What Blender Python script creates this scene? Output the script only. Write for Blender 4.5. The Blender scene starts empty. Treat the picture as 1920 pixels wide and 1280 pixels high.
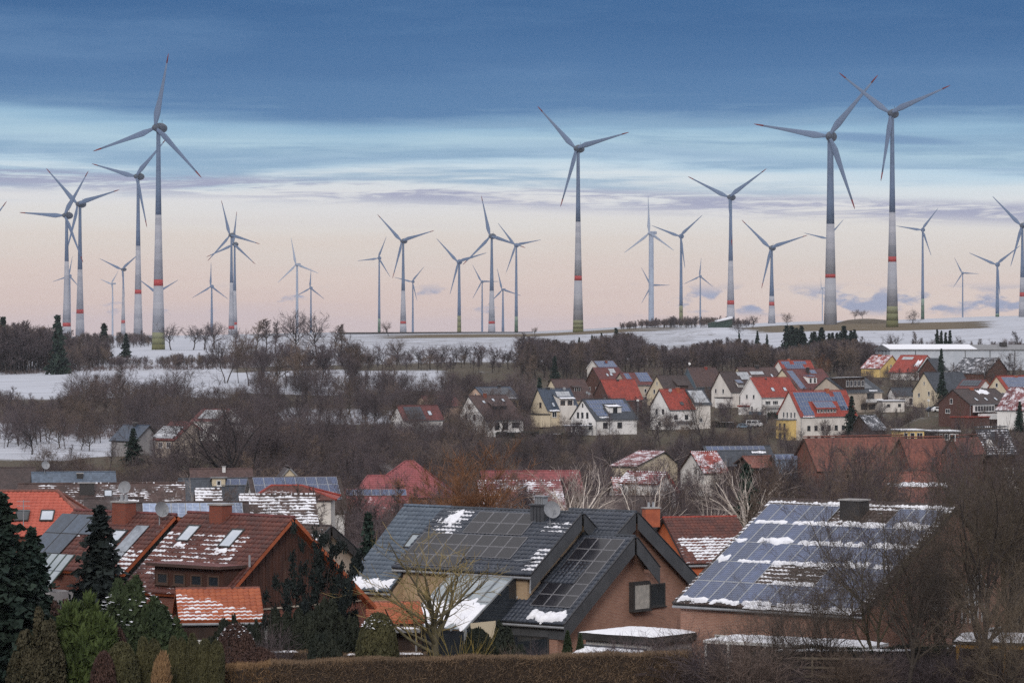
import bpy, math, random
import numpy as np
from mathutils import Vector, Matrix

# ------------------------------------------------------------------ camera, sky, sun, exposure
SC = bpy.context.scene
COL = SC.collection
F, HY = 6500.0, 620.0                      # focal length in photo pixels, row of the eye level
R = math.radians

def at(px, py, Y):                         # photo direction at a distance -> place in the world (eye at the origin)
    return Vector(((px - 960) / F * Y, Y, -(py - HY) / F * Y))

cam_d = bpy.data.cameras.new("camera")
cam = bpy.data.objects.new("camera", cam_d)
COL.objects.link(cam)
cam.rotation_euler = (R(90), 0, 0)
cam_d.sensor_width = 36
cam_d.lens = 36 * F / 1920
cam_d.shift_y = -20 / 1920
cam_d.clip_start = 1
cam_d.clip_end = 40000
SC.camera = cam

SUN_EL, SUN_AZ = R(24), R(186)             # low winter sun behind the camera, to the left, veiled by cloud
world = bpy.data.worlds.new("World")
SC.world = world
world.use_nodes = True

class NT:
    """small helper to write node trees"""
    def __init__(s, tree):
        s.t = tree
    def n(s, typ, ins=None, **kw):
        nd = s.t.nodes.new(typ)
        for k, v in kw.items():
            setattr(nd, k, v)
        for k, v in (ins or {}).items():
            if isinstance(v, bpy.types.NodeSocket):
                s.t.links.new(v, nd.inputs[k])
            else:
                nd.inputs[k].default_value = v
        return nd
    def math(s, op, a, b=0.0, c=0.0, clamp=False):
        return s.n('ShaderNodeMath', {0: a, 1: b, 2: c}, operation=op, use_clamp=clamp).outputs[0]
    def mix(s, fac, a, b, blend='MIX'):
        nd = s.n('ShaderNodeMix', data_type='RGBA', blend_type=blend)
        for i, v in ((0, fac), (6, a), (7, b)):
            if isinstance(v, bpy.types.NodeSocket):
                s.t.links.new(v, nd.inputs[i])
            else:
                nd.inputs[i].default_value = (v if i == 0 else (*v[:3], 1))
        return nd.outputs[2]
    def ramp(s, fac, stops, interp='LINEAR'):
        nd = s.n('ShaderNodeValToRGB', {0: fac})
        cr = nd.color_ramp
        cr.interpolation = interp
        while len(cr.elements) < len(stops):
            cr.elements.new(0.5)
        for e, (p, c) in zip(cr.elements, stops):
            e.position = p
            e.color = (*c, 1) if not isinstance(c, (int, float)) else (c, c, c, 1)
        return nd.outputs[0]
    def noise(s, vec, scale, detail=4, rough=.55, dist=0.0):
        return s.n('ShaderNodeTexNoise', {'Vector': vec, 'Scale': scale, 'Detail': detail, 'Roughness': rough, 'Distortion': dist}).outputs[0]
    def step(s, v, lo, hi):
        return s.n('ShaderNodeMapRange', {0: v, 1: lo, 2: hi}, interpolation_type='SMOOTHSTEP').outputs[0]

def srgb(r, g, b):
    f = lambda c: (c / 255 / 12.92) if c / 255 <= .04045 else ((c / 255 + .055) / 1.055) ** 2.4
    return (f(r), f(g), f(b))

def make_sky():
    w = NT(world.node_tree)
    world.node_tree.nodes.clear()
    tc = w.n('ShaderNodeTexCoord').outputs['Generated']
    sx = w.n('ShaderNodeSeparateXYZ', {0: tc})
    x, y, z = sx.outputs
    az = w.math('ARCTAN2', x, y)                                   # 0 straight ahead, + to the east
    el = w.math('ARCSINE', z)
    # clouds lie in thin level sheets: sampled with wide azimuth and narrow elevation cells
    def sheet(ka, ke, off):
        return w.n('ShaderNodeCombineXYZ', {0: w.math('MULTIPLY', az, ka), 1: w.math('MULTIPLY', el, ke), 2: off}).outputs[0]
    big = w.noise(sheet(5, 26, 1.3), 1.0, 3, .5)
    fine = w.noise(sheet(26, 330, 4.1), 1.0, 7, .66, .5)
    wisp = w.noise(sheet(9, 160, 7.7), 1.0, 4, .55, .3)
    wob = w.math('ADD', w.math('MULTIPLY', w.math('SUBTRACT', big, .5), .022),
                 w.math('MULTIPLY', w.math('SUBTRACT', wisp, .5), .012))
    tilt = w.math('MULTIPLY', az, .012)
    e2 = w.math('ADD', w.math('ADD', el, wob), tilt)
    pos = w.math('MULTIPLY', e2, 8.0)                              # 0.125 rad of elevation -> 0..1
    P = lambda row: max(0.0, min(1.0, (620 - row) / 6500 * 8))
    stops = [(0.0, srgb(199, 182, 183)), (P(585), srgb(208, 187, 180)), (P(545), srgb(213, 195, 186)), (P(490), srgb(212, 201, 193)),
             (P(430), srgb(213, 209, 205)), (P(385), srgb(212, 212, 214)), (P(330), srgb(204, 214, 220)),
             (P(302), srgb(178, 202, 218)), (P(288), srgb(148, 176, 200)), (P(262), srgb(164, 192, 209)),
             (P(232), srgb(138, 173, 199)), (P(196), srgb(82, 121, 163)), (P(120), srgb(68, 108, 153)), (P(20), srgb(53, 95, 142)),
             (1.0, srgb(56, 97, 143))]
    base = w.ramp(pos, stops)
    # overhead the deck gradually thins into even, brighter grey
    up = w.step(el, .12, .5)
    base = w.mix(up, base, (1.0, .97, .98))
    # soft billows in the deck
    deck = w.math('MULTIPLY', w.step(el, .066, .075), w.step(w.noise(sheet(7, 55, 9.9), 1.0, 5, .6), .42, .70))
    base = w.mix(w.math('MULTIPLY', deck, .38), base, srgb(104, 138, 176))
    # long wisps inside the bright band
    inband = w.math('MULTIPLY', w.step(el, .034, .044), w.math('SUBTRACT', 1.0, w.step(el, .058, .072)))
    st = w.math('MULTIPLY', w.step(w.math('ADD', w.math('MULTIPLY', wisp, .7), w.math('MULTIPLY', fine, .3)), .48, .64), w.math('MULTIPLY', inband, .8))
    base = w.mix(st, base, srgb(128, 160, 188))
    # mauve streaks low over the ridge: a broken ribbon that sinks slightly to the right
    elr = w.math('ADD', el, w.math('MULTIPLY', az, .035))
    rib = w.math('MULTIPLY', w.step(elr, .0335, .0385), w.math('SUBTRACT', 1.0, w.step(elr, .0395, .0430)))
    rs = w.math('MULTIPLY', rib, w.step(fine, .40, .56))
    base = w.mix(w.math('MULTIPLY', rs, .9), base, srgb(150, 154, 180))
    # faint dirt-coloured streaks under it
    rib2 = w.math('MULTIPLY', w.step(el, .020, .028), w.math('SUBTRACT', 1.0, w.step(el, .031, .036)))
    base = w.mix(w.math('MULTIPLY', w.math('MULTIPLY', rib2, w.step(wisp, .5, .75)), .22), base, srgb(200, 186, 186))
    # the one dark lens of cloud right of centre
    lz = w.math('DIVIDE', w.math('ADD', w.math('SUBTRACT', el, .0552), w.math('MULTIPLY', w.math('SUBTRACT', az, .104), .055)), .0015)
    la = w.math('DIVIDE', w.math('SUBTRACT', az, .104), .028)
    ld = w.math('ADD', w.math('MULTIPLY', lz, lz), w.math('MULTIPLY', la, la))
    ld = w.math('ADD', ld, w.math('MULTIPLY', w.math('SUBTRACT', fine, .5), 1.6))
    base = w.mix(w.math('MULTIPLY', w.math('SUBTRACT', 1.0, w.step(ld, .1, 1.3)), .85), base, srgb(108, 140, 176))
    # small grey cumulus scraps near the horizon
    puff = w.noise(w.n('ShaderNodeCombineXYZ', {0: w.math('MULTIPLY', az, 62), 1: w.math('MULTIPLY', el, 165), 2: 2.2}).outputs[0], 1.0, 5, .55)
    pb = w.math('MULTIPLY', w.step(el, .0035, .0065), w.math('SUBTRACT', 1.0, w.step(el, .0095, .0145)))
    pa = w.math('ADD', w.math('MULTIPLY', w.step(az, .02, .09), .10), 0.0)
    pm = w.math('MULTIPLY', w.step(w.math('ADD', puff, pa), .58, .68), pb)
    base = w.mix(w.math('MULTIPLY', pm, .9), base, srgb(138, 149, 178))
    # below the eye level: dim winter ground
    base = w.mix(w.step(el, -.02, -.10), base, (.16, .15, .15))
    nish = w.n('ShaderNodeTexSky', sky_type='NISHITA', sun_disc=False, sun_elevation=SUN_EL, sun_rotation=SUN_AZ)
    col = w.mix(.02, base, w.mix(1.0, nish.outputs[0], (.05, .05, .05), 'MULTIPLY'))
    bg = w.n('ShaderNodeBackground', {0: col, 1: 1.0})
    out = w.n('ShaderNodeOutputWorld', {0: bg.outputs[0]})
make_sky()

sun_d = bpy.data.lights.new("sun", 'SUN')
sun_d.energy = 1.3
sun_d.angle = R(14)
sun_d.color = (1.0, .94, .88)
sun = bpy.data.objects.new("sun", sun_d)
COL.objects.link(sun)
sd = Vector((math.sin(SUN_AZ) * math.cos(SUN_EL), math.cos(SUN_AZ) * math.cos(SUN_EL), math.sin(SUN_EL)))
sun.rotation_euler = sd.to_track_quat('Z', 'Y').to_euler()

vs = SC.view_settings
vs.view_transform = 'Standard'
vs.look = 'None'
vs.exposure = 0.2
vs.gamma = 1.0
vs.use_curve_mapping = False
SC.cycles.max_bounces = 6
SC.cycles.transparent_max_bounces = 8
SC.cycles.volume_bounces = 0
SC.cycles.use_denoising = False            # a denoiser melts the bare twigs together
SC.render.film_transparent = False

# ------------------------------------------------------------------ helpers
RNG = random.Random(7)
NR = np.random.default_rng(11)

def tag(o, label=None, cat=None, group=None, kind=None):
    for k, v in (('label', label), ('category', cat), ('group', group), ('kind', kind)):
        if v:
            o[k] = v
    return o

def link(name, data, parent=None, loc=(0, 0, 0), rot=(0, 0, 0), scale=(1, 1, 1)):
    o = bpy.data.objects.new(name, data)
    COL.objects.link(o)
    if parent is not None:
        o.parent = parent
    o.location = loc
    o.rotation_euler = rot
    o.scale = scale
    return o

def empty(name, loc, rz=0.0):
    o = link(name, None, None, loc, (0, 0, rz))
    o.empty_display_size = .5
    return o

def copy_tree(o, kids, parent=None):
    c = o.copy()
    COL.objects.link(c)
    c.parent = parent
    for ch in kids.get(o, ()):
        copy_tree(ch, kids, c)
    return c

def kids_of(root):
    d = {}
    for o in COL.objects:
        if o.parent is not None:
            d.setdefault(o.parent, []).append(o)
    return d

V = lambda *a: Vector(a)

class M:
    """mesh collector: polygons with automatic UV in metres"""
    def __init__(s):
        s.v, s.f, s.mi, s.uv = [], [], [], []
    def poly(s, pts, mi=0, uv=None):
        pts = [Vector(p) for p in pts]
        b = len(s.v)
        s.v += [tuple(p) for p in pts]
        s.f.append(tuple(range(b, b + len(pts))))
        s.mi.append(mi)
        if uv is None:
            e = pts[1] - pts[0]
            if e.length < 1e-6:
                e = V(1, 0, 0)
            e.normalize()
            nrm = V(0, 0, 0)
            for i in range(1, len(pts) - 1):
                nrm += (pts[i] - pts[0]).cross(pts[i + 1] - pts[0])
            if nrm.length < 1e-9:
                nrm = V(0, 0, 1)
            nrm.normalize()
            q = nrm.cross(e)
            uv = [((p - pts[0]).dot(e), (p - pts[0]).dot(q)) for p in pts]
        s.uv += list(uv)
        return s
    def box(s, o, a, b, c, mi=0):
        o, a, b, c = (Vector(t) for t in (o, a, b, c))
        if a.cross(b).dot(c) < 0:
            o, a = o + a, -a
        P = lambda i, j, k: o + a * i + b * j + c * k
        s.poly([P(0, 0, 0), P(0, 1, 0), P(1, 1, 0), P(1, 0, 0)], mi)
        s.poly([P(0, 0, 1), P(1, 0, 1), P(1, 1, 1), P(0, 1, 1)], mi)
        s.poly([P(0, 0, 0), P(1, 0, 0), P(1, 0, 1), P(0, 0, 1)], mi)
        s.poly([P(1, 1, 0), P(0, 1, 0), P(0, 1, 1), P(1, 1, 1)], mi)
        s.poly([P(0, 1, 0), P(0, 0, 0), P(0, 0, 1), P(0, 1, 1)], mi)
        s.poly([P(1, 0, 0), P(1, 1, 0), P(1, 1, 1), P(1, 0, 1)], mi)
        return s
    def cbox(s, c, sx, sy, sz, mi=0):
        return s.box((c[0] - sx / 2, c[1] - sy / 2, c[2]), (sx, 0, 0), (0, sy, 0), (0, 0, sz), mi)
    def prism(s, pts, ext, mi=0):
        pts = [Vector(p) for p in pts]
        ext = Vector(ext)
        n = len(pts)
        nr = V(0, 0, 0)
        for i in range(1, n - 1):
            nr += (pts[i] - pts[0]).cross(pts[i + 1] - pts[0])
        if nr.dot(ext) > 0:
            pts = pts[::-1]
        s.poly(pts, mi)
        s.poly([p + ext for p in pts[::-1]], mi)
        for i in range(n):
            a, b2 = pts[i], pts[(i + 1) % n]
            s.poly([b2, a, a + ext, b2 + ext], mi)
        return s
    def tube(s, pts, rad, n=6, mi=0, cap=True):
        pts = [Vector(p) for p in pts]
        if not isinstance(rad, (list, tuple)):
            rad = [rad] * len(pts)
        rings = []
        for i, p in enumerate(pts):
            d = (pts[min(i + 1, len(pts) - 1)] - pts[max(i - 1, 0)]).normalized()
            u = d.cross(V(0, 0, 1)) if abs(d.z) < .9 else d.cross(V(0, 1, 0))
            u.normalize()
            w = u.cross(d)
            rings.append([p + (u * math.cos(t) - w * math.sin(t)) * rad[i] for t in [2 * math.pi * k / n for k in range(n)]])
        for a, b in zip(rings, rings[1:]):
            for k in range(n):
                s.poly([a[k], a[(k + 1) % n], b[(k + 1) % n], b[k]], mi)
        if cap:
            s.poly(rings[0][::-1], mi)
            s.poly(rings[-1], mi)
        return s
    def lathe(s, prof, n=16, mi=0, axis='z', cap=True):
        def ring(r, h):
            out = []
            for k in range(n):
                t = 2 * math.pi * k / n
                out.append((r * math.cos(t), r * math.sin(t), h) if axis == 'z' else (r * math.cos(t), h, -r * math.sin(t)))
            return out
        rings = [ring(r, h) for r, h in prof]
        for a, b in zip(rings, rings[1:]):
            for k in range(n):
                s.poly([a[k], a[(k + 1) % n], b[(k + 1) % n], b[k]], mi)
        if cap:
            s.poly(rings[0][::-1], mi)
            s.poly(rings[-1], mi)
        return s
    def mesh(s, name, mats, smooth=False):
        me = bpy.data.meshes.new(name)
        me.from_pydata(s.v, [], s.f)
        for m_ in mats if isinstance(mats, (list, tuple)) else [mats]:
            me.materials.append(m_)
        me.polygons.foreach_set('material_index', s.mi)
        ul = me.uv_layers.new(name='UVMap')
        ul.data.foreach_set('uv', np.array(s.uv, dtype=np.float32).ravel())
        if smooth:
            weld(me)
            me.polygons.foreach_set('use_smooth', [True] * len(me.polygons))
        me.update()
        return me
    def build(s, name, mats, parent=None, smooth=False, **kw):
        return link(name, s.mesh(name, mats, smooth), parent, **kw)

def weld(me):
    import bmesh
    bm = bmesh.new()
    bm.from_mesh(me)
    bmesh.ops.remove_doubles(bm, verts=bm.verts, dist=1e-4)
    bm.to_mesh(me)
    bm.free()

def np_mesh(name, verts, faces, mats, attrs=None, uvs=None, smooth=False, mi=None):
    """verts Nx3, faces Mxk -> mesh; attrs: dict of per-vertex floats"""
    verts = np.asarray(verts, dtype=np.float32)
    faces = np.asarray(faces, dtype=np.int32)
    k = faces.shape[1]
    me = bpy.data.meshes.new(name)
    me.vertices.add(len(verts))
    me.vertices.foreach_set('co', verts.ravel())
    me.loops.add(faces.size)
    me.loops.foreach_set('vertex_index', faces.ravel())
    me.polygons.add(len(faces))
    me.polygons.foreach_set('loop_start', np.arange(0, faces.size, k, dtype=np.int32))
    me.polygons.foreach_set('loop_total', np.full(len(faces), k, dtype=np.int32))
    for m_ in mats if isinstance(mats, (list, tuple)) else [mats]:
        me.materials.append(m_)
    if mi is not None:
        me.polygons.foreach_set('material_index', np.asarray(mi, dtype=np.int32))
    if smooth:
        me.polygons.foreach_set('use_smooth', np.ones(len(faces), dtype=bool))
    for nm, val in (attrs or {}).items():
        a = me.attributes.new(nm, 'FLOAT', 'POINT')
        a.data.foreach_set('value', np.asarray(val, dtype=np.float32))
    if uvs is not None:
        ul = me.uv_layers.new(name='UVMap')
        ul.data.foreach_set('uv', np.asarray(uvs, dtype=np.float32)[faces.ravel()].ravel())
    me.update(calc_edges=True)
    me.validate()
    return me

# ------------------------------------------------------------------ materials
MATS = {}
def new_mat(name):
    m = bpy.data.materials.new(name)
    m.use_nodes = True
    m.node_tree.nodes.clear()
    t = NT(m.node_tree)
    MATS[name] = m
    return m, t

def finish(t, col, rough=.8, spec=.3, metal=0.0, bump=None, bstr=.3, bdist=.02, trans=0.0):
    b = t.n('ShaderNodeBsdfPrincipled', {'Roughness': rough, 'Specular IOR Level': spec, 'Metallic': metal})
    if isinstance(col, bpy.types.NodeSocket):
        t.t.links.new(col, b.inputs['Base Color'])
    else:
        b.inputs['Base Color'].default_value = (*col, 1)
    if bump is not None:
        bp = t.n('ShaderNodeBump', {'Height': bump, 'Strength': bstr, 'Distance': bdist})
        t.t.links.new(bp.outputs[0], b.inputs['Normal'])
    t.n('ShaderNodeOutputMaterial', {0: b.outputs[0]})
    return b

def mat(name, c1, c2=None, scale=1.5, rough=.8, spec=.3, metal=0.0, rand=0.0, bump=0.0, lo=.35, hi=.65, coords='Object', streak=False):
    """plain procedural surface: two tones mixed by noise, optional per-object brightness shift"""
    if name in MATS:
        return MATS[name]
    m, t = new_mat(name)
    c2 = c2 or tuple(c * .72 for c in c1)
    tc = t.n('ShaderNodeTexCoord').outputs[coords]
    vec = tc
    if streak:
        vec = t.n('ShaderNodeMapping', {0: tc, 3: (1, 1, .18)}).outputs[0]
    nz = t.noise(vec, scale, 5, .6)
    col = t.mix(t.step(nz, lo, hi), c1, c2)
    if rand:
        oi = t.n('ShaderNodeObjectInfo').outputs['Random']
        k = t.math('ADD', t.math('MULTIPLY', oi, 2 * rand), 1 - rand)
        col = t.mix(1.0, col, t.n('ShaderNodeCombineColor', {0: k, 1: k, 2: k}).outputs[0], 'MULTIPLY')
    finish(t, col, rough, spec, metal, nz if bump else None, bump)
    return m

def mat_brick(name, c1, c2, mortar, scale=1.0, rough=.85):
    m, t = new_mat(name)
    uv = t.n('ShaderNodeTexCoord').outputs['UV']
    br = t.n('ShaderNodeTexBrick', {'Vector': uv, 'Color1': (*c1, 1), 'Color2': (*c2, 1), 'Mortar': (*mortar, 1), 'Scale': 1.0 / scale,
                                    'Mortar Size': .009, 'Mortar Smooth': .2, 'Bias': 0.0, 'Brick Width': .25, 'Row Height': .085})
    nz = t.noise(t.n('ShaderNodeTexCoord').outputs['Object'], .7, 5, .6)
    big = t.step(nz, .3, .7)
    col = t.mix(t.math('MULTIPLY', big, .45), br.outputs[0], tuple(c * .55 for c in c1))
    finish(t, col, rough, .25, 0, br.outputs[1], -.4, .01)
    return m

def mat_roof(name, c1, c2, snow=0.0, row=.36, coln=.30, rough=.7, seed=0.0):
    """roof covering on a plain slope: courses and tile columns as fine relief, weathered blotches, optional thin snow in the courses.
    UV is metres: u along the ridge, v down the slope"""
    m, t = new_mat(name)
    tcn = t.n('ShaderNodeTexCoord')
    uv = tcn.outputs['UV']
    sp = t.n('ShaderNodeSeparateXYZ', {0: uv})
    u, v = sp.outputs[0], sp.outputs[1]
    fr = t.math('FRACT', t.math('DIVIDE', v, row))
    fc = t.math('FRACT', t.math('DIVIDE', u, coln))
    prof = t.math('ADD', t.math('MULTIPLY', fr, 1.0), t.math('MULTIPLY', t.math('ABSOLUTE', t.math('SUBTRACT', fc, .5)), .8))
    nz = t.noise(tcn.outputs['Object'], .5 , 6, .62)
    n2 = t.noise(uv, 3.3, 2, .5)
    col = t.mix(t.step(nz, .35, .68), c1, c2)
    wn = t.n('ShaderNodeTexWhiteNoise', {'Vector': t.n('ShaderNodeCombineXYZ', {0: t.math('FLOOR', t.math('DIVIDE', u, coln)), 1: t.math('FLOOR', t.math('DIVIDE', v, row)), 2: seed}).outputs[0]}, noise_dimensions='3D')
    k = t.math('ADD', t.math('MULTIPLY', wn.outputs[0], .45), .78)
    col = t.mix(1.0, col, t.n('ShaderNodeCombineColor', {0: k, 1: k, 2: k}).outputs[0], 'MULTIPLY')
    joint = t.step(fr, .80, .97)
    col = t.mix(t.math('MULTIPLY', joint, .5), col, tuple(c * .35 for c in c1))
    if snow > 0:
        sn = t.noise(t.n('ShaderNodeVectorMath', {0: uv, 1: (seed, seed * 2, 0)}, operation='ADD').outputs[0], .55, 5, .62)
        s2 = t.math('ADD', sn, t.math('MULTIPLY', t.math('SUBTRACT', n2, .5), .35))
        s3 = t.math('ADD', s2, t.math('MULTIPLY', t.math('SUBTRACT', fr, .5), .22))
        col = t.mix(t.step(s3, .70 - snow * .4, .76 - snow * .4), col, (.74, .75, .80))
    finish(t, col, rough, .35, 0, prof, .5, .03)
    return m

def mat_tile(name, c1, c2, c3, rough=.55, spec=.4):
    """single roof tiles: tone per tile (attribute tone), lying snow (attribute snow)"""
    m, t = new_mat(name)
    tv = t.n('ShaderNodeAttribute', attribute_name='tone').outputs['Fac']
    sn = t.n('ShaderNodeAttribute', attribute_name='snow').outputs['Fac']
    ob = t.n('ShaderNodeTexCoord').outputs['Object']
    nz = t.noise(ob, .6, 5, .6)
    n2 = t.noise(ob, 9.0, 3, .6)
    col = t.mix(tv, c1, c2)
    col = t.mix(t.math('MULTIPLY', t.step(nz, .4, .72), .7), col, c3)
    col = t.mix(t.math('MULTIPLY', t.step(n2, .5, .8), .3), col, tuple(c * .5 for c in c1))
    s = t.step(t.math('ADD', sn, t.math('MULTIPLY', t.math('SUBTRACT', n2, .5), .4)), .48, .58)
    col = t.mix(s, col, (.78, .79, .84))
    r = t.math('ADD', t.math('MULTIPLY', s, .3), rough)
    b = finish(t, col, .5, spec, 0, n2, .15)
    t.t.links.new(r, b.inputs['Roughness'])
    return m

def mat_solar(name, cell, line, nx=6, ny=10, rough=.12):
    """photovoltaic module: UV 0..1 over the module, cells separated by fine pale lines"""
    m, t = new_mat(name)
    tcn = t.n('ShaderNodeTexCoord')
    sp = t.n('ShaderNodeSeparateXYZ', {0: tcn.outputs['UV']})
    def grid(s_, n_, w_):
        fr = t.math('FRACT', t.math('MULTIPLY', s_, float(n_)))
        return t.math('GREATER_THAN', t.math('ABSOLUTE', t.math('SUBTRACT', fr, .5)), .5 - w_)
    g = t.math('MAXIMUM', grid(sp.outputs[0], nx, .035), grid(sp.outputs[1], ny, .035))
    nz = t.noise(tcn.outputs['Object'], 3.0, 3, .6)
    col = t.mix(t.step(nz, .35, .7), cell, tuple(c * 1.5 for c in cell))
    oi = t.n('ShaderNodeObjectInfo').outputs['Random']
    k = t.math('ADD', t.math('MULTIPLY', oi, .5), .75)
    col = t.mix(1.0, col, t.n('ShaderNodeCombineColor', {0: k, 1: k, 2: k}).outputs[0], 'MULTIPLY')
    col = t.mix(t.math('MULTIPLY', g, .6), col, line)
    finish(t, col, rough, .35)
    return m

SNOW = mat('snow', (.80, .81, .85), (.72, .73, .79), 2.0, .9, .2, bump=.4)
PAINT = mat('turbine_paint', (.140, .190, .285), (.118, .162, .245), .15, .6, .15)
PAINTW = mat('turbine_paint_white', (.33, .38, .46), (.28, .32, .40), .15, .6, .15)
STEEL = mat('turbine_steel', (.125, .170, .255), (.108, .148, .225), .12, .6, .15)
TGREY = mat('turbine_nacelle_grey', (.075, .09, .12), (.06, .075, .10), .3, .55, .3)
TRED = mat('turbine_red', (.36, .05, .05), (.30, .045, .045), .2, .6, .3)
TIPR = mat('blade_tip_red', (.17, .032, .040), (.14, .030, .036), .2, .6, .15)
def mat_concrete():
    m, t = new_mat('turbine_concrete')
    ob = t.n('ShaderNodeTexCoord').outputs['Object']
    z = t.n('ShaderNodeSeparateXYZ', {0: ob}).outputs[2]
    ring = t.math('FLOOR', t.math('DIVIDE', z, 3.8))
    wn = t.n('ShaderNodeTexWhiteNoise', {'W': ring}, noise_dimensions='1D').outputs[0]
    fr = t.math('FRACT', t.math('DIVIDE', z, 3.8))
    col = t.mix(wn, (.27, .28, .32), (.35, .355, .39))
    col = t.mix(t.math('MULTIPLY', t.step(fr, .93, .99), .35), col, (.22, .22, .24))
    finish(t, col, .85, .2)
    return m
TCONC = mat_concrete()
TGREENS = [mat('turbine_green_%s' % nm, c, tuple(k * .85 for k in c), .2, .7, .3) for nm, c in
           (('dark', (.045, .085, .055)), ('mid', (.085, .14, .095)), ('pale', (.19, .26, .21)))]
TOLIVES = [mat('turbine_olive_%s' % nm, c, tuple(k * .85 for k in c), .2, .7, .3) for nm, c in
           (('dark', (.13, .13, .055)), ('mid', (.16, .165, .085)), ('pale', (.21, .215, .13)))]
# ------------------------------------------------------------------ wind turbines
def blade_mesh(r0, r1, name, m_, n=9):
    """unit-length rotor blade between radii r0 and r1, root at the origin, along +z, facing -y"""
    st = [(.02, .040, .040), (.06, .042, .036), (.12, .062, .024), (.19, .082, .018), (.28, .072, .014), (.42, .054, .010), (.58, .040, .008), (.74, .029, .006), (.87, .021, .0045), (.96, .014, .003), (1.0, .004, .0015)]
    rs = sorted({r0, r1, *[s[0] for s in st if r0 < s[0] < r1]})
    xs = [s[0] for s in st]
    ch = np.interp(rs, xs, [s[1] for s in st])
    th = np.interp(rs, xs, [s[2] for s in st])
    mb = M()
    rings = []
    for r, c, h in zip(rs, ch, th):
        tw = R(24) * (1 - r) ** 2
        ring = []
        for k in range(10):
            a = 2 * math.pi * k / 10
            x = math.cos(a) * c * .56 - (c * .16 if r > .05 else 0)
            y = math.sin(a) * h * .5 * (1.25 if math.cos(a) > 0 else .8)
            ring.append((x * math.cos(tw) - y * math.sin(tw), x * math.sin(tw) + y * math.cos(tw) - .03 * r * r, r))
        rings.append(ring)
    for a, b in zip(rings, rings[1:]):
        for k in range(10):
            mb.poly([a[k], a[(k + 1) % 10], b[(k + 1) % 10], b[k]])
    mb.poly(rings[0][::-1])
    mb.poly(rings[-1])
    return mb.mesh(name, m_, True)
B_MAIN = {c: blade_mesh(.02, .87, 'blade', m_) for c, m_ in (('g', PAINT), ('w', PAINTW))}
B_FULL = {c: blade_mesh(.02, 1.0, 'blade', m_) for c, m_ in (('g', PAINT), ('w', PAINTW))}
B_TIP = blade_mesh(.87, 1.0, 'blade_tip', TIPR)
def nacelle_meshes():
    egg = M().lathe([(.3, -1.2), (1.7, -1.0), (2.6, .2), (2.9, 1.8), (2.75, 4.0), (2.2, 6.2), (1.2, 7.8), (.2, 8.3)], 16, axis='y')
    spin = M().lathe([(.15, -4.9), (.9, -4.6), (1.55, -3.8), (1.95, -2.6), (2.0, -1.25)], 16, axis='y')
    ball = M().lathe([(.3, -1.2), (2.2, -1.0), (3.1, .3), (3.3, 1.6), (2.9, 3.2), (1.8, 4.8), (.3, 5.5)], 16, axis='y')
    bspin = M().lathe([(.15, -4.4), (1.0, -4.2), (1.8, -3.3), (2.2, -2.2), (2.3, -1.25)], 16, axis='y')
    box = M().prism([(-1.6, -1.5, -1.6), (1.6, -1.5, -1.6), (1.9, -1.5, 1.2), (1.1, -1.5, 2.0), (-1.1, -1.5, 2.0), (-1.9, -1.5, 1.2)], (0, 9.5, .2))
    return {'egg': egg, 'ball': ball, 'box': box}, {'egg': spin, 'ball': bspin, 'box': spin}
NAC, SPN = nacelle_meshes()
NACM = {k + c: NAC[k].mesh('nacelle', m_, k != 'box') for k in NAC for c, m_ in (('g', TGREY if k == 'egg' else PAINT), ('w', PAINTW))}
SPNM = {k + c: SPN[k].mesh('hub', m_, True) for k in SPN for c, m_ in (('g', TGREY if k == 'egg' else PAINT), ('w', PAINTW))}

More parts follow.
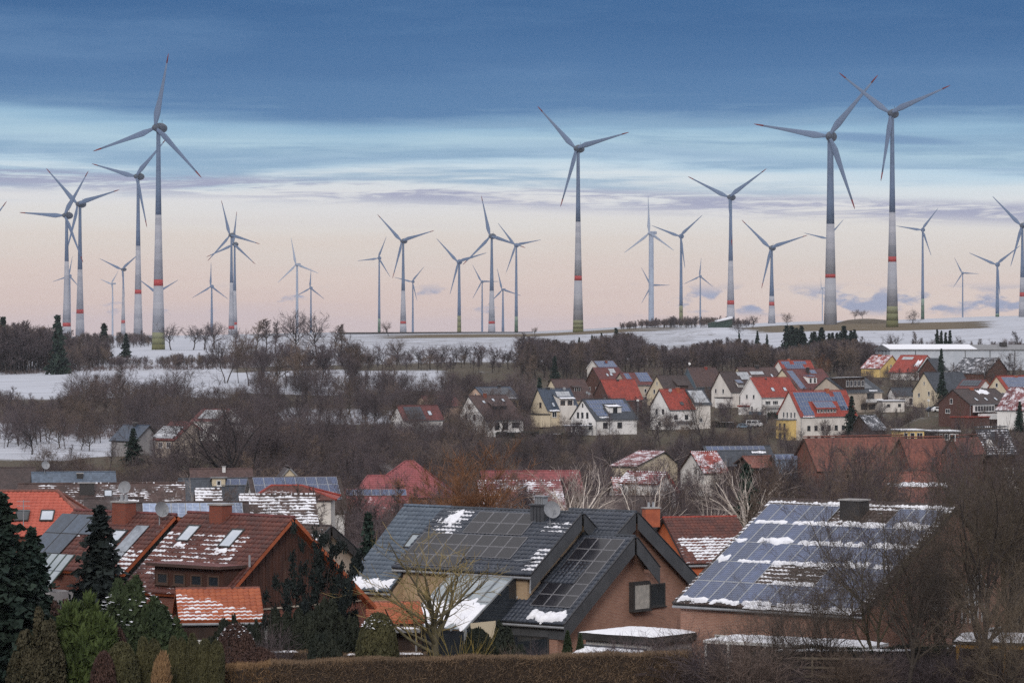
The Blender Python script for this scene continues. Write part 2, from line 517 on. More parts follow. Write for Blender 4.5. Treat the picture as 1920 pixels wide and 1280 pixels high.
TURBINE_PADS = []
def turbine(hub, base, rpx, phase, label, kind='egg', paint='g', tips=True, red=None, green=None, split=None, yaw=-26, rm=41.0, wide=None):
    """hub/base: photo pixels; rpx: rotor radius in photo pixels; red: (lo, hi) rows of the warning band; green: row where the base colour ends"""
    Y = rm / rpx * F
    top = at(hub[0], hub[1], Y)
    bx = at(base[0], base[1], Y)
    zb = ground(bx.x, Y, False) - .5 if base[2:] == () else bx.z
    h = top.z - zb
    # rows are measured down the tower, so rows -> heights above the base
    row = lambda py: -(py - HY) / F * Y - zb
    root = empty('wind_turbine', (bx.x, Y, zb), R(yaw))
    tag(root, label, 'wind turbine', 'wind turbines on and behind the snowy ridge')
    rb, rt = wide or ((3.7, 1.1) if kind == 'egg' else (2.2, 1.0))
    def rad(z):
        f = min(1, max(0, z / h))
        return rb + (rt - rb) * (1 - (1 - f) ** 1.6 if kind == 'egg' else f)
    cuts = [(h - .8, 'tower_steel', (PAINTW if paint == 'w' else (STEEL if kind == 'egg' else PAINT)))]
    zs = []
    if green:
        gs = TOLIVES if kind == 'egg' or green[1:] == ('olive',) else TGREENS
        g1 = row(green[0])
        for k in range(3):
            zs.append((g1 * k / 3, g1 * (k + 1) / 3, 'tower_base_band', gs[k]))
        z0 = g1
    else:
        z0 = 0.0
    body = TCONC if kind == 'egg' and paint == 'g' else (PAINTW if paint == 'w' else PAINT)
    marks = []
    if red:
        marks.append((row(red[1]), row(red[0]), 'warning_band', TRED))
    zt = h - 1.0
    zsplit = row(split) if split else zt
    z = z0
    for a, b, nm, mm in marks:
        zs.append((z, a, 'tower', body))
        zs.append((a, b, nm, mm))
        z = b
    if zsplit < zt - 1:
        zs.append((z, zsplit, 'tower', body))
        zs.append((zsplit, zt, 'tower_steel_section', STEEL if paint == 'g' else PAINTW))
    else:
        zs.append((z, zt, 'tower', body))
    for a, b, nm, mm in zs:
        if b - a < .05:
            continue
        k = max(1, int((b - a) / 12))
        prof = [(rad(a + (b - a) * i / k), a + (b - a) * i / k) for i in range(k + 1)]
        o = M().lathe(prof, 20).build(nm, mm, root, True)
    kk = kind + paint
    off = (0, -.4, h)
    sc = rm / 41.0
    link('nacelle', NACM[kk], root, off, scale=(sc,) * 3)
    link('hub', SPNM[kk], root, off, scale=(sc,) * 3)
    if kind == 'box':
        s_ = M().box((-1.93, 1.2, -.5), (0, 4.2, 0), (0, 0, .9), (.06, 0, 0)).build('side_stripe', TRED, root, loc=off)
        s_.rotation_euler = (0, 0, 0)
    for k in range(3):
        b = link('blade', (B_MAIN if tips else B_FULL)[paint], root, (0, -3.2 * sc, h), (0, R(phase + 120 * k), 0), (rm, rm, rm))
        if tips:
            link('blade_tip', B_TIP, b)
    if kind == 'egg':
        M().tube([(0, 4.2, 2.6), (0, 4.2, 4.6)], .12, 5).build('wind_mast', TGREY, root, loc=off)
    return root

def build_turbines():
    T = turbine
    T((293, 240), (297, 650), 141, 13, 'tallest wind turbine at left before the bare ridge trees, one blade pointing almost straight up', red=(524, 536), green=(623, 'olive'), split=403)
    T((256, 331), (259, 622), 99, 45, 'red-banded turbine just left of the tallest one, one blade hidden behind its tower', red=(543, 551), split=461)
    T((147, 383), (150, 616), 97, 75, 'right one of the two overlapping turbines left of the bushy knoll', red=(580, 588), split=505)
    T((122, 404), (125, 618), 99, 34, 'left one of the two overlapping turbines, behind the lone dark spruce', red=(605, 612), split=490)
    T((-38, 452), (-38, 640), 100, 43, 'turbine beyond the left border, only one red blade tip showing')
    T((131, 517), (131, 626), 38, 13, 'small turbine with pale green foot behind the lone dark spruce', 'ball', tips=False, green=(602,), rm=35)
    T((230, 505), (231, 612), 53, 53, 'medium turbine behind the bushy knoll, two blades spread up in a V', red=(600, 606), tips=False)
    T((211, 532), (211, 612), 36, 45, 'small white side-on turbine over the bushy knoll', 'box', 'w', tips=False, yaw=-48, rm=35)
    T((297, 549), (297, 640), 53, 63, 'turbine hidden behind the tower of the tallest one, two blade tips showing either side', tips=False)
    T((427, 441), (434, 625), 68, 345, 'front one of the two overlapping turbines above the row of round bare trees', red=(611, 617), split=530)
    T((437, 458), (440, 620), 62, 8, 'rear one of the two overlapping turbines above the row of round bare trees', red=(604, 609), split=545)
    T((397, 537), (397, 632), 45, 2, 'small pale turbine left of the two overlapping ones', 'ball', tips=False, rm=35)
    T((557, 496), (557, 628), 52, 349, 'bright white turbine with long nacelle behind the tall bare trees', 'box', 'w', tips=False, rm=35, wide=(2.0, 1.2))
    T((583, 540), (583, 628), 38, 4, 'small ball-headed turbine right of the bright white one', 'ball', tips=False, rm=35)
    T((710, 484), (711, 624), 44, 24, 'slim turbine with dark green foot beside the round lone tree', 'ball', tips=False, green=(597,), rm=35)
    T((754, 452), (756, 624), 72, 75, 'red-tipped turbine right of the round lone tree', red=(602, 607), split=545)
    T((773, 528), (774, 624), 38, 43, 'little plain turbine close beside the red-tipped one at the lone tree', 'ball', tips=False, rm=35)
    T((861, 491), (861, 627), 63, 75, 'olive-footed turbine standing in the middle of the snowy ridge field', 'ball', tips=False, green=(592, 'olive'), rm=35)
    T((920, 443), (922, 622), 78, 347, 'red-tipped turbine with red foot band left of the green-footed one in mid ridge', red=(602, 607), split=545)
    T((903, 528), (904, 622), 37, 330, 'small ball-headed turbine left of the mid ridge red-tipped one', 'ball', tips=False, rm=35)
    T((942, 543), (943, 622), 42, 346, 'small turbine squeezed between two mid ridge turbines, low rotor', 'box', tips=False, rm=35)
    T((968, 460), (968, 624), 55, 320, 'ball-headed turbine with green foot right of the mid ridge red-tipped one', 'ball', tips=False, green=(593,), rm=35)
    T((1078, 279), (1084, 616), 113, 76, 'big central turbine with red band and olive foot above the spruce wood', red=(517, 526), green=(600, 'olive'), split=416)
    T((1220, 437), (1221, 621), 70, 359, 'white tube-tower turbine with red stripe on its long nacelle', 'box', 'w', tips=False, rm=35, wide=(2.6, 2.2), yaw=-42)
    T((1222, 535), (1222, 615), 39, 330, 'small turbine hidden behind the white tube tower', 'ball', tips=False, rm=35)
    T((1275, 443), (1277, 612), 61, 50, 'ball-headed turbine with olive foot before the dark ridge wood', 'ball', tips=False, green=(573, 'olive'), rm=35)
    T((1312, 518), (1313, 600), 35, 6, 'small turbine rising from behind the dark ridge wood', 'ball', tips=False, rm=35)
    T((1367, 370), (1370, 606), 92, 56, 'V-shaped turbine rising right beside the snow-roofed green shed', red=(563, 571), split=489)
    T((1445, 465), (1447, 603), 78, 73, 'medium turbine with red band left of the small round skyline bush', red=(566, 573), split=555)
    T((1541, 540), (1542, 605), 26, 350, 'tiny side-on turbine above the low cloud left of the huge pale one', 'box', 'w', tips=False, rm=35, yaw=-78)
    T((1554, 256), (1557, 602), 146, 40, 'huge pale turbine with long red-tipped blade pointing left, tower overlapping another', 'egg', 'g', red=(514, 521), split=420, yaw=-18, rm=50.5, wide=(4.3, 1.9))
    T((1552, 447), (1553, 603), 48, 43, 'ball-headed turbine with green foot in front of the huge pale tower', 'ball', tips=False, green=(567,), rm=35)
    T((1670, 213), (1673, 605), 128, 68, 'huge grey turbine with wide olive foot beside the skyline mound', red=(481, 491), green=(574, 'olive'), split=398)
    T((1728, 431), (1730, 597), 52, 39, 'ball-headed turbine with green foot right of the huge grey one', 'ball', tips=False, green=(560,), rm=35)
    T((1803, 512), (1805, 597), 33, 333, 'pale distant turbine at right, smallest of that end', 'ball', tips=False, rm=35)
    T((1868, 496), (1870, 593), 58, 53, 'turbine spread in a V with pale green foot near the right border', 'ball', tips=False, green=(588,), rm=35)
    T((1915, 423), (1917, 592), 79, 75, 'turbine cut by the right border, red band on its tower', red=(548, 556), tips=False, split=520)

# ------------------------------------------------------------------ terrain
COLS = [-900, 0, 300, 640, 960, 1280, 1600, 1920, 2900]
ROWY = [600, 800, 950, 1100, 1300, 1500, 1800, 2100, 2400, 3000, 4200, 5500]
TPY = [
    [977, 885, 812, 768, 730, 708, 680, 652, 640, 636, 634, 633],
    [977, 885, 812, 768, 728, 705, 676, 650, 638, 634, 632, 631.5],
    [977, 888, 822, 768, 720, 697, 662, 642, 635, 631, 629.5, 629],
    [977, 895, 835, 780, 725, 690, 655, 637, 629, 626, 624, 623],
    [977, 900, 846, 785, 735, 685, 650, 633, 626, 624, 622.5, 621.5],
    [977, 900, 846, 785, 730, 680, 645, 622, 613, 611, 610, 609],
    [977, 900, 840, 778, 725, 682, 640, 612, 605, 603, 602, 601],
    [977, 890, 830, 772, 722, 680, 630, 606, 598, 595, 593, 592],
    [977, 890, 830, 772, 722, 680, 630, 604, 596, 593, 591, 590],
]
TZ = np.array([[-(p - HY) / F * y for p, y in zip(r, ROWY)] for r in TPY])
NEARY = [-2000, -300, 0, 60, 150, 200, 260, 400, 600]
NEARZ = [-2, -1.8, -1.8, -9.0, -17.3, -19.2, -21.0, -26.5, -33.0]
PADS = []            # (x, y, z, sigma): levelled house plots

def ground(x, y, pads=True):
    x = np.asarray(x, dtype=float)
    y = np.asarray(y, dtype=float)
    scalar = x.ndim == 0
    x, y = np.atleast_1d(x), np.atleast_1d(y)
    near = np.interp(y, NEARY, NEARZ)
    px = np.clip(960 + F * x / np.maximum(y, 300), COLS[0], COLS[-1])
    prof = np.stack([np.interp(y, ROWY + [8000, 30000], list(TZ[i]) + [TZ[i][-1] - 140, TZ[i][-1] - 140]) for i in range(len(COLS))])
    ci = np.clip(np.searchsorted(COLS, px) - 1, 0, len(COLS) - 2)
    c0 = np.array(COLS)[ci]
    c1 = np.array(COLS)[ci + 1]
    f = (px - c0) / (c1 - c0)
    f = f * f * (3 - 2 * f)
    idx = np.arange(len(x))
    far = prof[ci, idx] * (1 - f) + prof[ci + 1, idx] * f
    z = np.where(y < 600, near, far)
    z = z + np.where(y > 250, .35 * np.sin(x * .031 + y * .017) * np.cos(y * .023 - x * .011), 0) * np.clip((2600 - y) / 600, 0, 1)
    if pads and PADS:
        num = np.zeros_like(z)
        den = np.full_like(z, .12)
        for (ax, ay, az_, sg) in PADS:
            w = np.exp(-((x - ax) ** 2 + (y - ay) ** 2) / (2 * sg * sg))
            num += w * (az_ - z)
            den += w
        z = z + num / den
    return float(z[0]) if scalar else z

def mat_ground():
    m, t = new_mat('ground')
    ob = t.n('ShaderNodeTexCoord').outputs['Object']
    sn = t.n('ShaderNodeAttribute', attribute_name='snow').outputs['Fac']
    br = t.n('ShaderNodeAttribute', attribute_name='stubble').outputs['Fac']
    n1 = t.noise(ob, .05, 5, .65)
    n2 = t.noise(ob, .45, 5, .65)
    n3 = t.noise(ob, 2.5, 4, .6)
    nn = t.math('ADD', t.math('MULTIPLY', n1, .45), t.math('ADD', t.math('MULTIPLY', n2, .35), t.math('MULTIPLY', n3, .2)))
    soil = t.mix(t.step(n2, .3, .7), (.085, .065, .050), (.060, .058, .038))
    soil = t.mix(t.step(n3, .45, .7), soil, (.11, .085, .06))
    soil = t.mix(br, soil, t.mix(n2, (.16, .115, .075), (.10, .085, .05)))
    s = t.step(t.math('ADD', nn, t.math('SUBTRACT', sn, .5)), .45, .60)
    # ploughed lines and grass showing through on the fields
    mp = t.n('ShaderNodeMapping', {0: ob, 2: (0, 0, .5), 3: (.02, .35, .1)}).outputs[0]
    l1 = t.noise(mp, 1.0, 4, .6)
    s = t.math('MULTIPLY', s, t.math('SUBTRACT', 1.0, t.math('MULTIPLY', t.step(l1, .46, .70), .5)))
    col = t.mix(s, soil, (.47, .49, .55))
    finish(t, col, .92, .15, 0, n3, .3, .1)
    return m

def build_terrain():
    ys = np.concatenate([np.linspace(-400, 100, 12), np.linspace(110, 700, 140), np.linspace(705, 1500, 160), np.linspace(1508, 2600, 110), np.linspace(2650, 6000, 50), np.linspace(6300, 9000, 12)])
    ts = np.linspace(-.34, .34, 260)
    X = np.outer(ys * 0 + np.maximum(ys, 0) + 260, ts)
    Y = np.repeat(ys[:, None], len(ts), 1)
    xf, yf = X.ravel(), Y.ravel()
    z = ground(xf, yf)
    px = 960 + F * xf / np.maximum(yf, 60)
    py = HY - z / np.maximum(yf, 60) * F
    sm = lambda v, a, b: np.clip((v - a) / (b - a), 0, 1)
    snow = np.full(len(xf), .38)
    # open fields on the ridge and on the left-hand slope
    ridge = sm(yf, 1480, 1560)
    snow = np.maximum(snow, ridge * np.where(px < 1300, .57, .62))
    left = np.maximum(sm(500 - px, 0, 90), sm(720 - px, 0, 60) * sm(yf, 1215, 1240) * sm(1500 - yf, 0, 40)) * sm(yf, 1150, 1200)
    snow = np.maximum(snow, left * .72)
    low = sm(560 - px, 0, 120) * sm(yf, 820, 850) * sm(1040 - yf, 0, 40)
    snow = np.maximum(snow, low * .70)
    mid = sm(900 - px, 0, 80) * sm(px, 480, 560) * sm(yf, 1230, 1290) * sm(1500 - yf, 0, 50)
    snow = np.maximum(snow, mid * .62)
    gap = sm(px, 470, 520) * sm(800 - px, 0, 60) * sm(yf, 1040, 1060) * sm(1170 - yf, 0, 30)
    snow = np.maximum(snow, gap * .60)
    stub = sm(px, 1360, 1480) * sm(1880 - px, 0, 100) * sm(yf, 1990, 2010) * sm(2330 - yf, 0, 60)
    stub = np.maximum(stub, sm(px, 690, 800) * sm(1300 - px, 0, 150) * sm(yf, 2150, 2200) * sm(2480 - yf, 0, 80) * .8)
    wv = np.sin(xf * .09 + np.sin(yf * .021) * 3) * .25 + np.sin(xf * .031 - yf * .013) * .25
    snow = snow * (1 - .60 * np.clip(stub * (1 + wv) , 0, 1))
    n, k = len(ys), len(ts)
    i = np.arange((n - 1) * (k - 1))
    r, c = i // (k - 1), i % (k - 1)
    a = r * k + c
    faces = np.stack([a, a + 1, a + k + 1, a + k], 1)
    me = np_mesh('terrain', np.stack([xf, yf, z], 1), faces, mat_ground(), {'snow': snow, 'stubble': stub}, smooth=True)
    o = link('terrain', me)
    tag(o, kind='structure')
# ------------------------------------------------------------------ building materials
def tri(c, k):
    return tuple(x * k for x in c)
RENDER = {
    'white': mat('render_white', (.82, .80, .78), (.70, .68, .66), .6, .9, .2, lo=.3, hi=.8, streak=True),
    'offwhite': mat('render_offwhite', (.74, .70, .65), (.58, .54, .50), .6, .9, .2, lo=.3, hi=.8, streak=True),
    'cream': mat('render_cream', (.66, .57, .42), (.56, .47, .34), .6, .9, .2, lo=.3, hi=.8, streak=True),
    'yellow': mat('render_yellow', (.68, .50, .20), (.60, .43, .17), .6, .9, .2, streak=True),
    'peach': mat('render_peach', (.60, .43, .33), (.52, .37, .29), .6, .9, .2, streak=True),
    'beige': mat('render_beige', (.52, .44, .36), (.42, .36, .30), .6, .9, .2, streak=True),
    'grey': mat('render_grey', (.30, .29, .29), (.22, .21, .22), .6, .9, .2, streak=True),
    'orange': mat('render_orange', (.55, .15, .055), (.46, .12, .05), .6, .9, .2, streak=True),
    'bluegrey': mat('slate_cladding', (.10, .14, .17), (.07, .10, .13), 2.0, .6, .4),
    'brownbrick': mat_brick('brick_brown', (.115, .050, .040), (.090, .042, .036), (.13, .10, .09), 1.6),
    'wood': mat('boards_dark', (.060, .038, .030), (.040, .027, .023), 2.0, .8, .2, streak=True),
    'timberframe': mat('timber_gable', (.115, .055, .042), (.07, .038, .03), 1.2, .85, .2),
    'brick': mat_brick('brick_red', (.36, .185, .130), (.27, .130, .095), (.40, .32, .27)),
    'paintbrick': mat_brick('brick_pale', (.52, .42, .34), (.44, .35, .28), (.36, .30, .26)),
    'ybrick': mat_brick('brick_sand', (.50, .36, .22), (.42, .28, .17), (.40, .33, .26)),
    'rbrick': mat_brick('brick_terracotta', (.20, .07, .045), (.16, .055, .04), (.20, .13, .11)),
    'metalwhite': mat('sheet_metal_pale', (.50, .53, .58), (.44, .47, .52), .3, .5, .4),
}
def rf(n, c, c2=None, snow=0.0, **k):
    return mat_roof(n, c, c2 or tri(c, .6), snow, **k)
ROOF = {
    'brown': rf('roof_brown', (.085, .050, .045), (.065, .040, .040)),
    'brown_s': rf('roof_brown_snowy', (.080, .050, .045), None, .25, seed=1.3),
    'dkbrown': rf('roof_dark_brown', (.060, .042, .040), (.045, .034, .034)),
    'red': rf('roof_red', (.30, .050, .034), (.22, .040, .030)),
    'redbrown': rf('roof_red_brown', (.140, .044, .042), (.10, .036, .036)),
    'red_s': rf('roof_red_snowy', (.27, .055, .045), None, .42, seed=2.1),
    'pink': rf('roof_rose', (.23, .066, .070), (.18, .052, .056), .02, seed=3.1, row=.42),
    'pink_s': rf('roof_rose_snowy', (.20, .068, .072), None, .38, seed=4.4),
    'terracotta': rf('roof_terracotta', (.20, .075, .055), (.14, .055, .045), row=.4),
    'slate': rf('roof_slate', (.052, .060, .075), (.040, .046, .058)),
    'slate_s': rf('roof_slate_snowy', (.055, .058, .070), None, .32, seed=5.2),
    'blue': rf('roof_dark_blue', (.040, .058, .092), (.030, .044, .070), rough=.45),
    'steelblue': rf('roof_steel_blue', (.095, .125, .17), (.075, .10, .14), .0, rough=.5, row=.42),
    'brownfield_s': rf('roof_brown_snow_courses', (.085, .055, .048), None, .52, seed=6.6, row=.45),
}
VERGE = {
    'dark': mat('verge_dark', (.045, .042, .042), None, 1, .7),
    'white': mat('verge_white', (.70, .69, .68), None, 1, .7),
    'red': mat('verge_red', (.26, .05, .035), None, 1, .6),
    'brown': mat('verge_brown', (.075, .045, .038), None, 1, .8),
    'orange': mat('verge_orange', (.42, .11, .045), None, 1, .6),
    'grey': mat('verge_grey', (.22, .22, .23), None, 1, .6),
}
GLASS = mat('window_glass', (.028, .034, .042), (.018, .022, .028), 1.0, .06, .6)
GLASSP = mat('window_glass_pale', (.20, .22, .24), (.12, .14, .15), 2.5, .08, .6)
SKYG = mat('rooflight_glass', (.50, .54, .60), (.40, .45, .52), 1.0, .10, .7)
FRAMEW = mat('frame_white', (.74, .73, .72), None, 1, .6)
FRAMED = mat('frame_dark', (.05, .048, .048), None, 1, .6)
FRAMEB = mat('frame_brown', (.10, .060, .045), None, 1, .6)
PV = mat_solar('solar_cells_blue', (.034, .050, .105), (.36, .40, .50), 6, 10)
PVB = mat_solar('solar_cells_black', (.013, .013, .017), (.05, .05, .06), 6, 10, .22)
PVK = mat_solar('solar_cells_pale', (.17, .21, .30), (.50, .54, .60), 2, 4, .10)
PVFAR = mat('solar_glass_far', (.035, .065, .15), (.055, .09, .19), .8, .12, .6)
PVFARB = mat('solar_glass_dark_far', (.020, .028, .045), (.03, .04, .06), .8, .12, .6)
PVFRAME = mat('panel_frame', (.42, .44, .47), None, 1, .4)
PVFRAMED = mat('panel_frame_black', (.035, .036, .042), None, 1, .4)
ZINC = mat('zinc_cladding', (.070, .073, .080), (.055, .058, .064), .8, .5, .4, rand=.12)
ZINCL = mat('gutter_zinc', (.30, .31, .33), (.24, .25, .27), 2, .45, .5)
CHIMB = mat_brick('brick_chimney', (.27, .075, .045), (.20, .06, .04), (.12, .08, .07), 1.0)
CHIMO = mat('chimney_orange', (.42, .12, .06), (.32, .09, .05), 1.5, .85)
DISH = mat('dish_grey', (.28, .29, .31), None, 1, .5)
CONC = mat('concrete_plain', (.34, .33, .32), (.26, .25, .25), .8, .9)

_WCACHE = {}
def window_meshes(w, h, bars, fm, gm):
    key = (round(w, 2), round(h, 2), bars, fm.name, gm.name)
    if key not in _WCACHE:
        t = .09
        f = M()
        # local: x across, z up, outside is -y
        f.box((-w / 2, -.07, 0), (w, 0, 0), (0, .07, 0), (0, 0, t))
        f.box((-w / 2, -.07, h - t), (w, 0, 0), (0, .07, 0), (0, 0, t))
        f.box((-w / 2, -.07, t), (t, 0, 0), (0, .07, 0), (0, 0, h - 2 * t))
        f.box((w / 2 - t, -.07, t), (t, 0, 0), (0, .07, 0), (0, 0, h - 2 * t))
        for k in range(1, bars):
            f.box((-w / 2 + w * k / bars - .04, -.065, t), (.08, 0, 0), (0, .065, 0), (0, 0, h - 2 * t))
        f.box((-w / 2 - .08, -.14, -.06), (w + .16, 0, 0), (0, .14, 0), (0, 0, .06))
        g = M().box((-w / 2 + t, -.025, t), (w - 2 * t, 0, 0), (0, .025, 0), (0, 0, h - 2 * t))
        _WCACHE[key] = (f.mesh('window', fm), g.mesh('pane', gm))
    return _WCACHE[key]

_RWCACHE = {}
def rooflight_meshes(w, h, gm, fm):
    key = (round(w, 2), round(h, 2), gm.name, fm.name)
    if key not in _RWCACHE:
        t = .08
        f = M()
        # local: x along the ridge, y down the slope, z out of the roof
        f.box((0, 0, 0), (w, 0, 0), (0, t, 0), (0, 0, .14))
        f.box((0, h - t, 0), (w, 0, 0), (0, t, 0), (0, 0, .12))
        f.box((0, t, 0), (t, 0, 0), (0, h - 2 * t, 0), (0, 0, .13))
        f.box((w - t, t, 0), (t, 0, 0), (0, h - 2 * t, 0), (0, 0, .13))
        g = M().box((t, t, .05), (w - 2 * t, 0, 0), (0, h - 2 * t, 0), (0, 0, .05))
        _RWCACHE[key] = (f.mesh('roof_window', fm), g.mesh('pane', gm))
    return _RWCACHE[key]

_PVCACHE = {}
def pv_mesh(w, h, pm, fm):
    key = (round(w, 2), round(h, 2), pm.name, fm.name)
    if key not in _PVCACHE:
        b = M()
        t = .025
        b.box((0, 0, 0), (w, 0, 0), (0, h, 0), (0, 0, .045), 1)
        b.poly([(t, t, .048), (w - t, t, .048), (w - t, h - t, .048), (t, h - t, .048)], 0, [(0, 0), (1, 0), (1, 1), (0, 1)])
        _PVCACHE[key] = b.mesh('solar_panel', [pm, fm])
    return _PVCACHE[key]

def tile_mesh(la, lb, mt, tw=.30, th=.36, lim=None, snow=None, seed=1, thick=1.0):
    """pantiles over a slope, local x along the ridge (0..la), y down (0..lb), z out; every tile its own curved piece"""
    rg = np.random.default_rng(seed)
    nx, ny = max(1, round(la / tw)), max(1, round(lb / th))
    tw, th = la / nx, lb / ny
    I, J = np.meshgrid(np.arange(nx), np.arange(ny), indexing='ij')
    I, J = I.ravel(), J.ravel()
    if lim is not None:
        lo, hi = lim
        f = (J + .5) / ny
        keep = ((I + .5) * tw >= lo[0] + (lo[1] - lo[0]) * f) & ((I + .5) * tw <= hi[0] + (hi[1] - hi[0]) * f)
        I, J = I[keep], J[keep]
    n = len(I)
    px = np.array([0, .22, .45, .70, 1.0])
    pz = np.array([.0, .038, .042, .010, .0]) * thick
    dz = rg.normal(0, .004, n)
    P = np.zeros((n, 3, 5, 3))
    for k, (fy, lift) in enumerate(((0.0, .012), (1.06, .050), (1.06, .0))):
        P[:, k, :, 0] = (I[:, None] + px[None]) * tw
        P[:, k, :, 1] = (J[:, None] + fy) * th
        P[:, k, :, 2] = (pz[None] if k < 2 else 0) + lift * thick + dz[:, None] + (-.02 if k == 2 else 0)
    verts = P.reshape(-1, 3)
    base = np.arange(n)[:, None] * 15
    q = []
    for r in range(2):
        for c in range(4):
            q.append(np.concatenate([base + r * 5 + c, base + (r + 1) * 5 + c, base + (r + 1) * 5 + c + 1, base + r * 5 + c + 1], 1))
    faces = np.concatenate(q, 0)
    tone = np.repeat(np.clip(rg.beta(2, 2, n) + rg.choice([0, .35], n, p=[.93, .07]), 0, 1), 15)
    sn = np.zeros(n)
    if snow is not None:
        sn = np.array([snow((i + .5) / nx, (j + .5) / ny) for i, j in zip(I, J)]) + rg.normal(0, .09, n)
    # snow catches behind the raised lower edge of each course
    snv = np.repeat(sn[:, None], 15, 1)
    snv[:, 0:5] -= .42
    snv[:, 5:10] += .16
    snv[:, 10:15] = -1
    snv = np.where(sn[:, None] < .02, -.6, snv)
    return np_mesh('roof_tiles', verts, faces, mt, {'tone': tone, 'snow': snv.ravel()})

def lump_mesh(la, lb, h, seed=1, nx=None, ny=None, edge=.35, name='snow_patch'):
    """an irregular patch of lying snow: local x (0..la), y (0..lb), z out"""
    rg = np.random.default_rng(seed)
    nx = nx or max(6, int(la / .14))
    ny = ny or max(4, int(lb / .10))
    u = np.linspace(0, 1, nx + 1)
    v = np.linspace(0, 1, ny + 1)
    U, W = np.meshgrid(u, v, indexing='ij')
    def wob(s_, k):
        x = np.linspace(0, 1, s_)
        out = np.zeros(s_)
        for q in range(1, k):
            out += rg.normal(0, 1 / q ** .7) * np.sin(2 * np.pi * q * x * 1.3 + rg.uniform(0, 6.3))
        return out / (np.abs(out).max() + 1e-6)
    top = wob(nx + 1, 14) * edge * lb * .5
    bot = wob(nx + 1, 18) * edge * lb * .5
    X = U * la + (rg.normal(0, .02, U.shape))
    Yv = top[:, None] * (1 - W) + bot[:, None] * W + W * lb
    prof = np.clip(np.minimum(np.minimum(W, 1 - W) * 5, np.minimum(U, 1 - U) * (la / lb) * 3), 0, 1) ** .5
    Z = h * prof * (.7 + .5 * rg.random(U.shape)) - .01
    verts = np.stack([X, Yv, Z], -1).reshape(-1, 3)
    a = (np.arange(nx)[:, None] * (ny + 1) + np.arange(ny)[None]).ravel()
    faces = np.stack([a, a + ny + 1, a + ny + 2, a + 1], 1)
    return np_mesh(name, verts, faces, SNOW, smooth=True)

